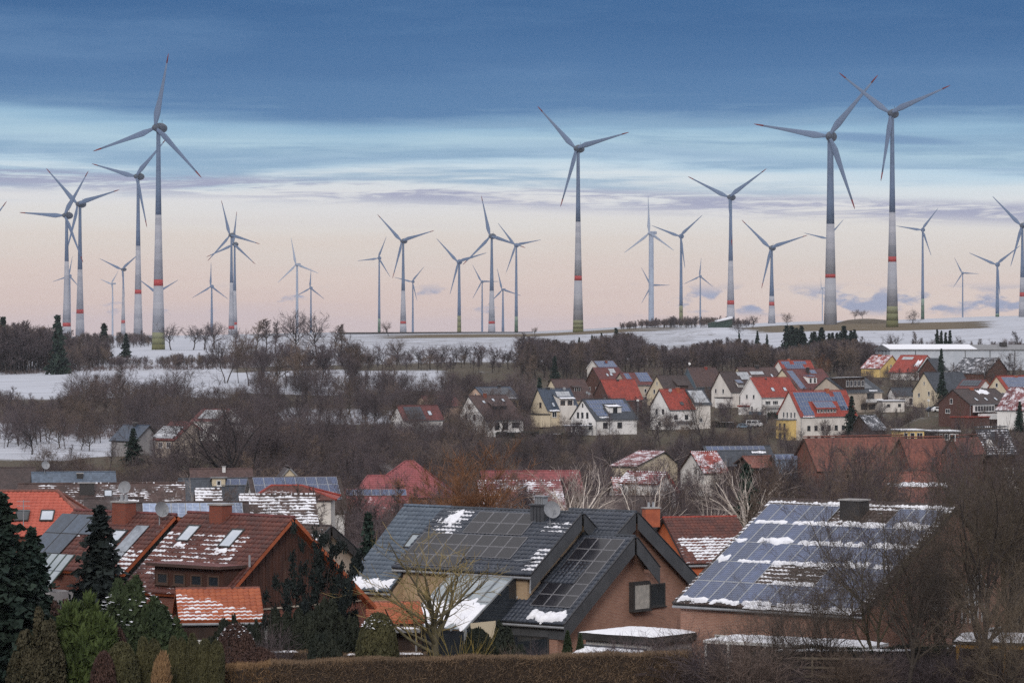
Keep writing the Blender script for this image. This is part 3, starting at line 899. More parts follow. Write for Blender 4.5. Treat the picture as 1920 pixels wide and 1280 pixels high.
# ------------------------------------------------------------------ houses
class House:
    """Pitched-roof building. Local frame: x from the visible gable along the ridge, z up from the ground at the gable.
    A: ridge end of the visible gable; Fp, Bp: eave ends of that gable towards / away from the camera; R2: photo column of the far ridge end."""
    def __init__(s, label, A, Fp, Bp, R2, Y, ang, hr=None, base=None, wall='white', roof='brown', verge='dark', name='house', cat='house', group=None,
                 og=.35, oe=.45, root=None, pad=11, tiles=None, roof_t=.22, gable='l', wallf=None, snowfn=None, tilek={}, wfix=None, minp=.6, va=False):
        s.A = at(*A, Y)
        s.gable = gable
        phi = R(ang) if gable == 'l' else R(180 - ang)
        d = V(math.cos(phi), math.sin(phi), 0)
        s.fs = -1 if gable == 'l' else 1                    # sign of local y towards the camera
        ly = V(-math.sin(phi), math.cos(phi), 0)
        nf = ly * s.fs
        def solve(p, dirv):
            t = (p[0] - 960) / F
            w = (t * s.A.y - s.A.x) / (dirv.x - t * dirv.y)
            q = s.A + dirv * w
            return w, s.A.z + (p[1] - HY) / F * q.y
        s.wf, s.df = solve(Fp, nf)
        s.wb, s.db = solve(Bp, -nf) if Bp else (s.wf, s.df)
        if wfix or ang <= 20:                               # seen square on: half width given, not measured
            s.wf = wfix or 5.0
            s.df = max(s.A.z + (Fp[1] - HY) / F * (s.A + nf * s.wf).y, s.wf * minp)
            s.wb, s.db = s.wf, s.df
        t2 = (R2 - 960) / F
        s.L = (t2 * s.A.y - s.A.x) / (d.x - t2 * d.y)
        if min(s.wf, s.wb, s.L, s.df, s.db) < .8 or max(s.wf, s.wb) > 9.5 or s.L > 22 or max(s.df, s.db) > 8:
            print('BAD HOUSE %s %s | wf %.1f df %.1f wb %.1f db %.1f L %.1f' % (label[:50], A, s.wf, s.df, s.wb, s.db, s.L))
        if va:                                              # A marks the edge of the verge: the wall stands og further in
            s.A = s.A + d * og
            s.L -= og
        s.hr = hr if hr else (base - A[1]) / F * Y
        s.mw = Matrix.Translation((s.A.x, s.A.y, s.A.z - s.hr)) @ Matrix.Rotation(phi, 4, 'Z')
        s.pm = {}
        if root is None:
            s.root = empty(name, (s.A.x, s.A.y, s.A.z - s.hr), phi)
            tag(s.root, label, cat, group)
            s.rw = s.mw.copy()
            if pad:
                c = s.mw @ V(s.L / 2, 0, 0)
                PADS.append((c.x, c.y, c.z - .05, pad))
        else:
            s.root, s.rw = root.root, root.rw
        s.rel = s.rw.inverted() @ s.mw
        s.og, s.oe, s.rt = og, oe, roof_t
        s.pf, s.pb = math.atan2(s.df, s.wf), math.atan2(s.db, s.wb)
        s.wallm = RENDER[wall] if isinstance(wall, str) else wall
        s.roofm = ROOF[roof] if isinstance(roof, str) else roof
        s.vergem = VERGE[verge]
        s.walls(RENDER[wallf] if wallf else None)
        s.make_roof(tiles, snowfn, tilek)

    # -- plumbing
    def part(s, data, name, parent=None, mtx=None, mats=None, smooth=False):
        mtx = mtx or Matrix.Identity(4)
        if isinstance(data, M):
            data = data.mesh(name, mats, smooth)
        o = bpy.data.objects.new(name, data)
        COL.objects.link(o)
        if parent is None:
            o.parent = s.root
            o.matrix_basis = s.rel @ mtx
        else:
            o.parent = parent
            o.matrix_basis = s.pm[parent].inverted() @ mtx
        s.pm[o] = mtx
        return o
    def slope(s, side):
        p = s.pf if side == 'f' else s.pb
        sg = s.fs if side == 'f' else -s.fs
        ed = V(0, sg * math.cos(p), -math.sin(p))
        en = V(0, sg * math.sin(p), math.cos(p))
        return V(0, 0, s.hr), V(1, 0, 0), ed, en
    def smtx(s, side, a, b, h=0.0):
        """frame on the roof surface: x along the ridge, y down the slope, z out (right-handed)"""
        O, ex, ed, en = s.slope(side)
        o = O + ex * a + ed * b + en * (s.rt + h)
        if ex.cross(ed).dot(en) < 0:               # keep it right-handed: run x the other way, handled by callers via width
            return o, -1
        return o, 1
    def put(s, me, name, side, a, b, w, h=0.0, parent=None):
        O, ex, ed, en = s.slope(side)
        o = O + ed * b + en * (s.rt + h)
        if ex.cross(ed).dot(en) > 0:
            m3 = Matrix((ex, ed, en)).transposed()
            o = o + ex * a
        else:
            m3 = Matrix((-ex, ed, en)).transposed()
            o = o + ex * (a + w)
        return s.part(me, name, parent, Matrix.Translation(o) @ m3.to_4x4())
    def wframe(s, face, u, z):
        """frame on a wall: x across, z up, outside is -y"""
        if face == 'g':
            return Matrix.Translation((0, u, z)) @ Matrix.Rotation(R(-90), 4, 'Z')
        if face == 'e':
            return Matrix.Translation((s.L, u, z)) @ Matrix.Rotation(R(90), 4, 'Z')
        y = s.fs * s.wf
        return Matrix.Translation((u, y, z)) @ Matrix.Rotation(R(0 if s.fs < 0 else 180), 4, 'Z')

    # -- body
    def walls(s, wf2):
        zf, zb = s.hr - s.df, s.hr - s.db
        yf, yb = s.fs * s.wf, -s.fs * s.wb
        mb = M()
        z0 = -1.2
        for x in (0, s.L):
            pts = [(x, yf, z0), (x, yb, z0), (x, yb, zb), (x, 0, s.hr), (x, yf, zf)]
            mb.poly(pts)
        for y, z in ((yf, zf), (yb, zb)):
            mb.poly([(0, y, z0), (s.L, y, z0), (s.L, y, z), (0, y, z)], 1 if y == yf and wf2 else 0)
        s.wall = s.part(mb, 'wall', mats=[s.wallm, wf2 or s.wallm])
    def make_roof(s, tiles, snowfn, tilek):
        mb = M()
        og, oe, t = s.og, s.oe, s.rt
        for side in 'fb':
            O, ex, ed, en = s.slope(side)
            w = s.wf if side == 'f' else s.wb
            p = s.pf if side == 'f' else s.pb
            lb = w / math.cos(p) + oe
            a0, a1 = -og, s.L + og
            g = .02
            c = [O + ex * a0 + en * g, O + ex * a1 + en * g, O + ex * a1 + ed * lb + en * g, O + ex * a0 + ed * lb + en * g]
            tp = [q + en * (t - g) for q in c]
            uvq = [(a0, 0), (a1, 0), (a1, lb), (a0, lb)]
            mb.poly(tp, 0, uvq)
            mb.poly(c[::-1], 1)
            mb.poly([c[3], c[0], tp[0], tp[3]], 1)
            mb.poly([c[1], c[2], tp[2], tp[1]], 1)
            mb.poly([c[2], c[3], tp[3], tp[2]], 1)
            if side == 'f':
                s.lbf = lb
            else:
                s.lbb = lb
        if tiles is None and s.root.get('group') == VG:
            gutter(s)
            O, ex, ed, en = s.slope('f')
            q = O + ed * (s.lbf - .5)
            s.part(M().tube([V(.15, s.fs * (s.wf + .10), q.z), V(.15, s.fs * (s.wf + .10), -.5)], .07, 5), 'downpipe', None, None, ZINCL)
        # ridge capping
        zr = s.hr + t / math.cos(s.pf)
        mb.tube([(-og, 0, zr - .02), (s.L + og, 0, zr - .02)], .11, 6, 0)
        s.roof = s.part(mb, 'roof', mats=[s.roofm, s.vergem])
        if tiles is not None:
            for side in tilek.get('sides', 'f'):
                lb = s.lbf if side == 'f' else s.lbb
                me = tile_mesh(s.L + 2 * og, lb, tiles, tilek.get('tw', .30), tilek.get('th', .36), tilek.get('lim'), snowfn if side == 'f' else None, tilek.get('seed', 3))
                o = s.put(me, 'roof_tiles', side, -og, 0, s.L + 2 * og, .004, s.roof)
                o['kind'] = 'stuff'

    # -- fittings
    def win(s, face, u, z, w=1.1, h=1.3, bars=2, fm=FRAMEW, gm=GLASS, parent=None, off=0.0):
        f, g = window_meshes(w, h, bars, fm, gm)
        mt = s.wframe(face, u, z) @ Matrix.Translation((0, -off, 0))
        o = s.part(f, 'window', parent, mt)
        if parent is None:
            s.part(g, 'pane', o, mt)
        else:
            s.part(g, 'window_pane', parent, mt)
        return o
    def door(s, face, u, z=0.05, w=1.0, h=2.1, m_=None):
        mt = s.wframe(face, u, z)
        o = s.part(M().box((-w / 2, -.06, 0), (w, 0, 0), (0, .06, 0), (0, 0, h)), 'door', None, mt, m_ or FRAMEB)
        s.part(M().box((w * .32, -.11, h * .48), (.05, 0, 0), (0, .05, 0), (0, 0, .14)), 'handle', o, mt, ZINCL)
        return o
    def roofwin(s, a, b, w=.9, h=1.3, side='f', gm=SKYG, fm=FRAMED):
        f, g = rooflight_meshes(w, h, gm, fm)
        o = s.put(f, 'roof_window', side, a, b, w, .002)
        s.pm[o] = s.pm[o]
        c = s.part(g, 'pane', o, s.pm[o])
        return o
    def array(s, cells, pw=1.0, ph=1.65, side='f', m_=None, fm=PVFRAME, gap=.05, h=.06, frac=True):
        """many small far modules: one real joined mesh; cells: list of (a0, b0, nx, ny) in metres and counts"""
        mb = M()
        O, ex, ed, en = s.slope(side)
        for a0, b0, nx, ny in cells:
            for i in range(nx):
                for j in range(ny):
                    o = O + ex * (a0 + i * pw) + ed * (b0 + j * ph) + en * (s.rt + h)
                    w_, l_ = pw - gap, ph - gap
                    mb.box(o, ex * w_, ed * l_, en * .04, 1)
                    t = .035
                    q = [o + ex * t + ed * t, o + ex * (w_ - t) + ed * t, o + ex * (w_ - t) + ed * (l_ - t), o + ex * t + ed * (l_ - t)]
                    mb.poly([p + en * .045 for p in q], 0)
        o = s.part(mb, 'solar_array', s.roof, None, [m_ or PVFAR, fm])
        o['kind'] = 'stuff'
        return o
    def panels(s, a0, b0, nx, ny, pw=1.0, ph=1.65, side='f', pm=PV, fm=PVFRAME, skip=(), h=.08):
        me = pv_mesh(pw - .03, ph - .03, pm, fm)
        out = []
        for i in range(nx):
            for j in range(ny):
                if (i, j) in skip:
                    continue
                out.append(s.put(me, 'solar_panel', side, a0 + i * pw, b0 + j * ph, pw - .03, h))
        return out
    def snow(s, a, b, w, l, h=.09, side='f', seed=1, edge=.5, lift=0.0):
        return s.put(lump_mesh(w, l, h, seed, edge=edge), 'snow_patch', side, a, b, w, .03 + lift)
    def chimney(s, a, yoff=0.0, w=.6, d=.6, h=1.0, m_=CHIMB, cap=True, pots=0):
        """a along the ridge; yoff towards the camera from the ridge"""
        y = s.fs * yoff
        zb = s.hr - abs(yoff) * math.tan(s.pf if yoff > 0 else s.pb) - .3
        top = s.hr + h
        mb = M().cbox((a, y, zb), w, d, top - zb)
        o = s.part(mb, 'chimney', s.roof, None, m_)
        if cap:
            c = M().cbox((a, y, top + .002), w + .14, d + .14, .08)
            s.part(c, 'chimney_cap', s.roof, None, CONC)
        for k in range(pots):
            s.part(M().lathe([(.11, top + .08), (.09, top + .45)], 8), 'chimney_pot', s.roof, Matrix.Translation((a + (k - (pots - 1) / 2) * .35, y, 0)), ZINCL)
        return o
    def dish(s, a, b, r=.42, side='f', m_=DISH, face=None):
        O, ex, ed, en = s.slope(side)
        p = O + ex * a + ed * b + en * s.rt
        mb = M()
        mb.tube([p, p + V(0, 0, .75)], .035, 5)
        inv = s.mw.inverted().to_3x3()
        ax = (inv @ (face or V(.45, -.85, .35))).normalized()
        cc = p + V(0, 0, .9) + ax * .15
        u = ax.cross(V(0, 0, 1)).normalized()
        w = u.cross(ax)
        rings = []
        for q in range(5):
            rr = r * q / 4
            rings.append([cc + (u * math.cos(k * math.pi / 8) + w * math.sin(k * math.pi / 8)) * rr + ax * (.35 * rr * rr / r) for k in range(16)])
        for q in range(1, 4):
            for k in range(16):
                mb.poly([rings[q][k], rings[q][(k + 1) % 16], rings[q + 1][(k + 1) % 16], rings[q + 1][k]])
        mb.poly(rings[1])
        mb.tube([cc - w * r * .95, cc + ax * r * 1.0 - w * r * .3], .015, 4)
        mb.cbox(cc + ax * r * 1.0 - w * r * .3 - V(0, 0, .05), .09, .09, .1)
        return s.part(mb, 'satellite_dish', s.roof, None, m_)
    def dormer(s, a0, a1, bt, bf, hw, wall='white', roof=None, nwin=2, wh=.8, ww=.8, fm=FRAMEW, over=.3, snow=False, bars=1, arr=None, verge=None, name='dormer', side='f'):
        """shed dormer: its roof leaves the slope at bt (down-slope metres) and ends over a front wall standing at bf"""
        O, ex, ed, en = s.slope(side)
        T = O + ed * bt + en * (s.rt + .01)
        Bq = O + ed * bf + en * .02
        top = V(0, Bq.y, Bq.z + hw)
        wm = RENDER[wall] if isinstance(wall, str) else wall
        rm = (ROOF[roof] if isinstance(roof, str) else roof) or s.roofm
        vm = VERGE[verge] if verge else s.vergem
        mb = M()
        X = lambda x, p: V(x, p.y, p.z)
        mb.poly([X(a0, Bq), X(a1, Bq), X(a1, top), X(a0, top)], 0)
        for a in (a0, a1):
            mb.poly([X(a, Bq), X(a, top), X(a, T)], 0)
        dr = (top - V(0, T.y, T.z))
        dl = dr.length
        dn = dr.normalized()
        up = V(0, -dn.z * (1 if dn.y > 0 else -1), abs(dn.y)).normalized()
        e = T + dn * (dl + over)
        c = [X(a0 - .2, T), X(a1 + .2, T), X(a1 + .2, e), X(a0 - .2, e)]
        tp = [q + up * .16 for q in c]
        mb.poly(tp, 1, [(0, 0), (a1 - a0, 0), (a1 - a0, dl), (0, dl)])
        for i in range(4):
            j = (i + 1) % 4
            mb.poly([c[j], c[i], tp[i], tp[j]], 2)
        mb.poly(c[::-1], 2)
        o = s.part(mb, name, None, None, [wm, rm, vm])
        rot = Matrix.Rotation(R(0 if Bq.y < 0 else 180), 4, 'Z')
        for k in range(nwin):
            u = a0 + (a1 - a0) * (k + .5) / nwin
            f, g = window_meshes(ww, wh, bars, fm, GLASS)
            mt = Matrix.Translation((u, Bq.y, Bq.z + (hw - wh) * .6)) @ rot
            s.part(f, 'window', o, mt)
            s.part(g, 'window_pane', o, mt)
        if arr:
            nx, ny = arr
            ab = M()
            pw, ph = (a1 - a0) / nx, (dl - .2) / ny
            for i in range(nx):
                for j in range(ny):
                    q = X(a0 + i * pw, T) + dn * (.1 + j * ph) + up * .20
                    ab.box(q, ex * (pw - .05), dn * (ph - .05), up * .04, 1)
                    q2 = q + up * .045 + ex * .03 + dn * .03
                    ab.poly([q2, q2 + ex * (pw - .11), q2 + ex * (pw - .11) + dn * (ph - .11), q2 + dn * (ph - .11)], 0)
            ao = s.part(ab, 'solar_array', o, None, [PVFAR, PVFRAME])
            ao['kind'] = 'stuff'
        if snow:
            fr = Matrix((ex, dn, up if ex.cross(dn).dot(up) > 0 else -up)).transposed().to_4x4()
            if ex.cross(dn).dot(up) < 0:
                fr = Matrix((-ex, dn, up)).transposed().to_4x4()
                oo = X(a1 + .1, T) + up * .17
            else:
                oo = X(a0 - .1, T) + up * .17
            st, ln = (0.1, dl + over - .15) if snow is True else snow
            s.part(lump_mesh(a1 - a0 + .2, ln, .10, int(a0 * 7 + 3), edge=.15), 'snow_patch', o, Matrix.Translation(oo + dn * st) @ fr)
        return o
    def block(s, name, lo, hi, m_, snow=False, parent=None):
        """plain box part in house coordinates (x, towards-camera distance from ridge, z)"""
        y0, y1 = s.fs * lo[1], s.fs * hi[1]
        mb = M().box((lo[0], min(y0, y1), lo[2]), (hi[0] - lo[0], 0, 0), (0, abs(y1 - y0), 0), (0, 0, hi[2] - lo[2]))
        return s.part(mb, name, parent, None, m_)
# ------------------------------------------------------------------ the village across the valley
VG = 'houses of the village across the valley'
def build_village():
    H = House
    kw = dict(group=VG)
    h = H('white house with brown roof, wide shed dormer and terrace above the scrub', (879, 743), (912, 787), (863, 774), 948, 1000, 40, base=822, wall='white', roof='brown', **kw)
    h.dormer(5, 10.2, 2.8, 6.2, 1.2, 'wood', nwin=3, ww=1.2, wh=.8, fm=FRAMED)
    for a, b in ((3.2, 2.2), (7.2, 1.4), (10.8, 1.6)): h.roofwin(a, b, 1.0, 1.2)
    for y in (-2.6, 1.2): h.win('g', y, 5.4, 1.0, 1.6, 1, FRAMEB)
    h.win('g', -.2, 8.6, .7, 1.2, 1, FRAMEB)
    h.block('terrace_wall', (1.0, 7.9, -1), (14, 9.6, 1.9), RENDER['white'])
    for x in (4, 7.2): h.win('f', x, 2.6, 1.7, 2.1, 2, FRAMEB)
    h.win('f', 11, 3.2, 2.8, 1.5, 3, FRAMED)
    h.chimney(5.5, .6, .8, .8, .9)

    h = H('yellow house with dark blue solar roof behind the brown-roofed white house', (892, 727), (911, 748), (876, 742), 955, 1060, 40, base=778, wall='peach', wallf='yellow', roof='blue', verge='dark', **kw)
    h.array([(1.0, .5, 11, 3)], m_=PVFARB, fm=PVFRAMED, gap=.04)
    h.win('g', 0, 5.6, .7, 1.0, 1); h.win('f', 11.2, 3.2, .9, 1.1, 1, FRAMED)
    h.chimney(9.2, .1, .8, .8, .8, VERGE['dark'])
    h.snow(.5, 5.6, 12, .35, .12, seed=4)

    h = H('cream house with dark blue roof and tall white front bay under collector panels', (1009, 730), (1027, 768), (995, 765), 1067, 1020, 35, base=793, wall='cream', roof='blue', verge='dark', **kw)
    h.dormer(4.2, 9.4, 2.2, 7.4, 3.2, 'offwhite', 'blue', nwin=2, ww=1.7, wh=1.3, fm=FRAMEB, bars=2, snow=(3.2, 1.2))
    h.block('bay_wall', (4.2, 4.0, -1), (9.4, 6.2, 5.2), RENDER['offwhite'])
    h.array([(4.4, 2.0, 5, 1)], 1.0, 2.0, m_=PVFRAME, h=1.25)
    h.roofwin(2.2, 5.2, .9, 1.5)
    h.win('g', -1.2, 4.6, 1.0, 1.5, 2, FRAMEB); h.win('g', 1.8, 1.4, 1.3, 1.5, 2, FRAMEB); h.win('g', -.0, 1.2, 1.0, 1.4, 1, FRAMEB)
    h.win('f', 2.4, 1.8, 1.6, 1.6, 2, FRAMEW)
    h.block('annex_wall', (-3.4, 1.0, -1), (-.01, 6.2, 2.6), RENDER['cream']); h.block('annex_roof', (-3.7, .7, 2.62), (-.02, 6.5, 2.85), VERGE['dark'])
    h.dish(8.6, 1.2, .5); h.chimney(3.6, .0, 1.0, .8, .6, VERGE['dark'])
    h.snow(.4, 7.9, 3.6, .5, .14, seed=5)

    h = H('white house with blue solar panels stepped around a snowy dormer', (1093, 750), (1117, 786), (1071, 784), 1170, 980, 40, base=812, wall='white', roof='slate', verge='dark', **kw)
    h.array([(.5, .35, 14, 1), (.5, 1.95, 5, 1), (.9, 3.5, 4, 1), (1.2, 5.1, 4, 1), (11, 1.95, 4, 2)], 1.0, 1.55)
    h.dormer(6.2, 11, 2.4, 5.6, 1.9, 'white', 'slate', nwin=1, ww=1.6, wh=1.4, fm=FRAMED, bars=2, snow=(.2, 2.0))
    for y in (-1.9, .2, 2.1): h.win('g', y, 4.3, .9, 1.6, 1, FRAMED)
    for y in (-3.2, 1.0): h.win('g', y, 1.4, 1.3, 1.6, 2, FRAMED)
    h.win('g', .1, 7.4, .5, 1.0, 1, FRAMED)
    h.door('g', 3.9, .2, 1.2, 2.6, GLASS)
    for x in (3.6, 9): h.win('f', x, 1.5, 1.7, 1.6, 2, FRAMED)
    h.snow(1.6, 6.9, 3.6, .45, .14, seed=6); h.dish(2.6, -1.0, .45)
    h.block('carport_roof', (-6.5, -1, 2.0), (-1.0, 5.5, 2.3), VERGE['dark']); h.block('carport_snow', (-6.4, -.9, 2.31), (-1.1, 5.4, 2.45), SNOW)
    for x, y in ((-6.2, 5.2), (-1.3, 5.2), (-3.7, 5.2), (-6.2, -.6)): h.block('carport_post', (x, y, -1.4), (x + .18, y + .18, 1.99), VERGE['grey'])

    h = H('brown roofed house with a twin-window dormer behind the dark blue one', (1034, 712), (1054, 749), (1018, 742), 1093, 1130, 35, base=770, wall='cream', roof='brown', verge='brown', **kw)
    h.dormer(6.2, 9.2, 3.0, 5.4, 1.5, 'wood', 'dkbrown', nwin=2, ww=.9, wh=1.3)
    h.win('g', 0, 6.4, .7, 1.0, 1); h.dish(10.4, 7.2, .45)

    h = H('small gabled house at the wood edge, whole roof in blue panels', (1111, 677), (1129, 700), (1101, 691), 1149, 1330, 35, base=722, wall='offwhite', roof='brown', verge='white', **kw)
    h.array([(.4, .3, 9, 3)], 1.0, 1.5)
    h.chimney(5.6, 1.2, .8, .8, .2)

    h = H('brown roofed brick house with one grey collector and two rooflights', (1112, 690), (1131, 722), (1099, 716), 1158, 1250, 35, base=750, wall='timberframe', roof='redbrown', verge='brown', **kw)
    h.array([(6.2, .6, 2, 1)], 1.3, 2.2, m_=PVFRAME)
    h.roofwin(3.9, 3.0, .9, 1.4); h.roofwin(5.6, 2.8, 1.1, 1.4)
    for y in (-2, 2): h.win('g', y, 3.4, 1.0, 1.3, 1)

    h = H('red-brown roofed house with large blue panels over its pinkish front wall', (1163, 700), (1176, 721), (1152, 716), 1213, 1190, 28, base=752, wall='beige', roof='redbrown', verge='brown', **kw)
    h.array([(5.6, -.1, 5, 3), (1.0, .3, 2, 2)], 1.0, 1.65)
    for x in (7.2, 8.8, 10.3): h.win('f', x, 3.0, .9, 1.3, 1); h.win('f', x, .4, .9, 1.3, 1)

    h = H('house with plain bright red roof and dark brick gable', (1127, 713), (1143, 749), (1113, 742), 1188, 1130, 31, base=772, wall='brownbrick', roof='red', verge='brown', **kw)
    h.win('g', -2.2, 3.2, .8, 1.5, 1); h.chimney(6.2, .2, .9, .7, .3, VERGE['dark'])

    h = H('pale yellow gabled house with brown roof behind the white one with dish', (1232, 705), (1252, 740), (1213, 740), 1285, 1150, 37, base=757, wall='cream', roof='dkbrown', verge='brown', **kw)
    h.win('g', 0, 6.2, .6, 1.2, 1); h.win('g', 1.4, 3.4, 1.0, 1.4, 1); h.win('g', -1.6, 3.2, 1.0, 1.4, 1)
    h.dormer(5.5, 10, 2.0, 6.0, 1.4, 'wood', nwin=0)
    h = H('white house with red roof, grey satellite dish and red chimney', (1237, 731), (1256, 767), (1220, 762), 1283, 1010, 36, base=805, wall='white', roof='red', verge='brown', **kw)
    h.dish(3.0, 1.6, .55, face=V(-.1, -.9, .4)); h.chimney(6.2, .6, .9, .9, .7, CHIMO); h.roofwin(4.6, 4.8, 1.3, 1.2, gm=GLASS)
    for y in (-1.6, 1.4): h.win('g', y, 4.6, .9, 1.4, 1, FRAMED)
    h.win('g', -.0, 1.2, 1.0, 1.2, 1, FRAMED)
    for x in (2.2, 6.2): h.win('f', x, 3.0, 1.3, 1.3, 2, FRAMED)
    h.block('awning', (1.5, 5.0, 2.5), (8.4, 6.6, 2.62), VERGE['grey'])
    h = H('low house with grey collector roof right of the red-roofed white house', (1286, 732), (1302, 757), (1275, 752), 1316, 1015, 36, base=800, wall='offwhite', roof='slate', **kw)
    h.array([(.2, .3, 5, 3)], 1.1, 1.7, m_=PVFRAME)
    h.win('f', 2.4, 1.4, 1.2, 1.3)

    h = H('brown hipped house with blue-grey clad gable and snow-capped stub on its ridge', (1290, 690), (1306, 724), (1278, 716), 1340, 1230, 33, base=752, wall='bluegrey', roof='brown', verge='grey', **kw)
    h.chimney(7.5, .4, .9, .8, .5, VERGE['red']); h.dish(.6, -.6, .5, m_=FRAMEW)
    h = H('pale grey gabled house with brown roof and small panel-topped dormer', (1350, 698), (1371, 734), (1334, 731), 1397, 1120, 38, base=760, wall='offwhite', roof='dkbrown', verge='brown', **kw)
    h.array([(6.5, .2, 5, 1), (7.2, 1.8, 5, 1)], 1.0, 1.6, m_=PVFRAME)
    h.dormer(3.8, 6.4, 3.6, 6.6, 1.3, 'white', nwin=3, ww=.7, wh=.9, arr=(3, 2))
    for y in (-1.6, 2.0): h.win('g', y, 3.9, .9, 1.5, 1)
    h.win('f', 4.6, .5, 2.2, 2.3, 3, FRAMED)
    h.block('annex_wall', (-4.2, 2.4, -1), (-.01, 6, 2.5), RENDER['white']); h.block('annex_roof', (-4.4, 2.1, 2.52), (-.02, 6.3, 2.8), VERGE['dark'])

    h = H('tall white house with plain red roof, two rooflights and red porch', (1407, 709), (1428, 744), (1388, 742), 1477, 1090, 38, base=776, wall='white', roof='red', verge='white', **kw)
    h.roofwin(5.6, 4.2, 1.3, 1.5); h.roofwin(10.8, 4.2, 1.3, 1.5); h.chimney(6.0, .5, .5, .5, .0, VERGE['dark'])
    for y in (-1.6, 1.6): h.win('g', y, 4.8, .9, 1.3, 1); h.win('g', y + .8, 1.2, .8, 1.3, 1)
    for x in (2.6, 5.8, 10): h.win('f', x, 3.0, 2.2, 1.2, 3, FRAMEW)
    h.block('balcony_slab', (.6, 5.8, 2.4), (14, 7.2, 2.6), VERGE['grey'])
    h.block('plinth', (-.08, -5.0, -1), (-.02, 5.7, .9), RENDER['bluegrey'])
    h.block('porch_wall', (-1.8, -3.6, -1), (-.09, -.6, 2.3), RENDER['white']); h.block('porch_roof', (-2.1, -4.0, 2.32), (-.1, -.2, 2.75), VERGE['red'])

    h = H('long brown roof with snowy flat chimney head behind the grey gabled house', (1383, 690), (1400, 716), (1368, 712), 1452, 1230, 35, base=738, wall='cream', roof='brown', verge='brown', **kw)
    h.chimney(8.6, .2, 1.4, .9, .9, VERGE['dark']); h.roofwin(12.6, 3.4, .9, 1.6)
    h.array([(4, 2.0, 6, 1)], m_=PVFRAME)
    h = H('red gabled house carrying blue panels in two tiers, topmost of the centre cluster', (1460, 677), (1474, 704), (1450, 692), 1518, 1300, 35, base=724, wall='offwhite', roof='red', verge='red', **kw)
    h.array([(.6, .3, 4, 1), (1.4, 1.8, 9, 1), (1.8, 3.3, 9, 1), (6.6, .3, 6, 1)], 1.0, 1.45); h.chimney(4.8, .1, .8, .7, .9, CHIMO)
    h = H('red-brown roofed house with a standing column of blue panels and panelled dormer', (1467, 693), (1497, 731), (1454, 711), 1540, 1180, 45, base=748, wall='cream', roof='redbrown', verge='brown', **kw)
    h.array([(1.2, .8, 3, 5), (13, .6, 3, 1)], 1.05, 1.75)
    h.dormer(7.5, 12, 3.2, 7.2, 2.4, 'white', 'red', nwin=2, ww=.9, wh=1.4, fm=FRAMED, arr=(5, 3), verge='red'); h.chimney(11.6, 1.4, .9, .9, .7, VERGE['dark'])

    h = H('beige three-storey house with flat snowy roof box and panelled wing', (1550, 709), (1584, 735), (1526, 731), 1620, 1080, 45, base=772, wall='beige', roof='slate', verge='dark', **kw)
    h.array([(11.2, .4, 4, 4)], m_=PVFARB, fm=PVFRAMED)
    h.dormer(1.2, 10.5, .5, 7.6, 4.0, 'wood', 'slate', nwin=5, ww=1.3, wh=1.9, snow=(.3, 5.0))
    for x in (9.4, 13.2): h.win('f', x, .8, 3.0, 1.6, 2, FRAMED)
    h.win('f', 12.6, 4.0, 3.4, 1.8, 3, FRAMED)
    h.block('balcony_slab', (8, 7.9, 2.8), (16.5, 9.2, 3.0), VERGE['grey']); h.block('balcony_rail', (8, 9.1, 3.01), (16.5, 9.16, 4.0), FRAMEW)
    h.snow(12, 8.0, 4, .5, .16, seed=9)

    h = H('big white house with red roof almost covered in blue panels, red dormer windows', (1480, 734), (1501, 780), (1459, 775), 1584, 1000, 33, base=826, wall='offwhite', roof='red', verge='red', **kw)
    h.array([(.8, .5, 13, 2), (.8, 3.8, 4, 2), (1.1, 7.1, 4, 1), (15.4, .5, 3, 4), (15.4, 5.4, 2, 1), (13.8, 2.15, 2, 1)], 1.0, 1.65)
    h.dormer(6.2, 13.4, 4.0, 8.0, 1.5, 'rbrick', 'red', nwin=6, ww=.8, wh=.95, arr=(7, 3), verge='red')
    h.chimney(13.4, .4, 1.0, 1.0, .8, CHIMO); h.snow(.6, 9.0, 4.2, .35, .14, seed=2)
    for y in (-2.6, -.9, .9, 2.6): h.win('g', y, 6.6, .8, 1.7, 1); h.win('g', y, 2.2, .9, 2.0, 1)
    for x in (3, 5.6, 8, 10.4, 13, 15.6): h.win('f', x, 3.0, 1.1, 1.4, 2, FRAMED); h.win('f', x, .2, 1.1, 1.3, 1, FRAMED)
    h.block('annex_wall', (-2.8, -2.6, -1), (-.01, 3.2, 6.0), RENDER['yellow']); h.block('annex_roof', (-3.1, -2.9, 6.02), (-.02, 3.5, 6.3), VERGE['grey'])
    for y in (-1.4, .8):
        for z in (.5, 3.3):
            f, g = window_meshes(.9, 1.8, 1, FRAMED, GLASS)
            mt = Matrix.Translation((-2.8, y, z)) @ Matrix.Rotation(R(-90), 4, 'Z')
            o = h.part(f, 'window', None, mt); h.part(g, 'pane', o, mt)

    # right-hand part of the village
    h = H('house with snow-dusted red roof and yellow gable before the white hall', (1672, 667), (1651, 690), (1681, 679), 1636, 1330, 40, base=704, wall='yellow', roof='red_s', verge='red', gable='r', **kw)
    h.win('g', .6, 3.0, .9, 1.2, 1); h.chimney(5.2, .3, 1.2, .9, .5, CHIMO)
    h = H('bright red roof with snow on its hip before the white hall', (1738, 667), (1716, 698), (1750, 680), 1690, 1310, 42, base=710, wall='white', roof='red', verge='red', gable='r', **kw)
    h.array([(5.2, 1.0, 5, 1)], m_=PVFRAME); h.snow(.2, 3.0, 2.2, 3.4, .1, seed=8)
    h = H('dark roofed house with half-timbered gable left of the tall spruce', (1740, 673), (1760, 700), (1723, 697), 1760, 1250, 40, base=712, wall='timberframe', roof='slate', verge='dark', **kw)
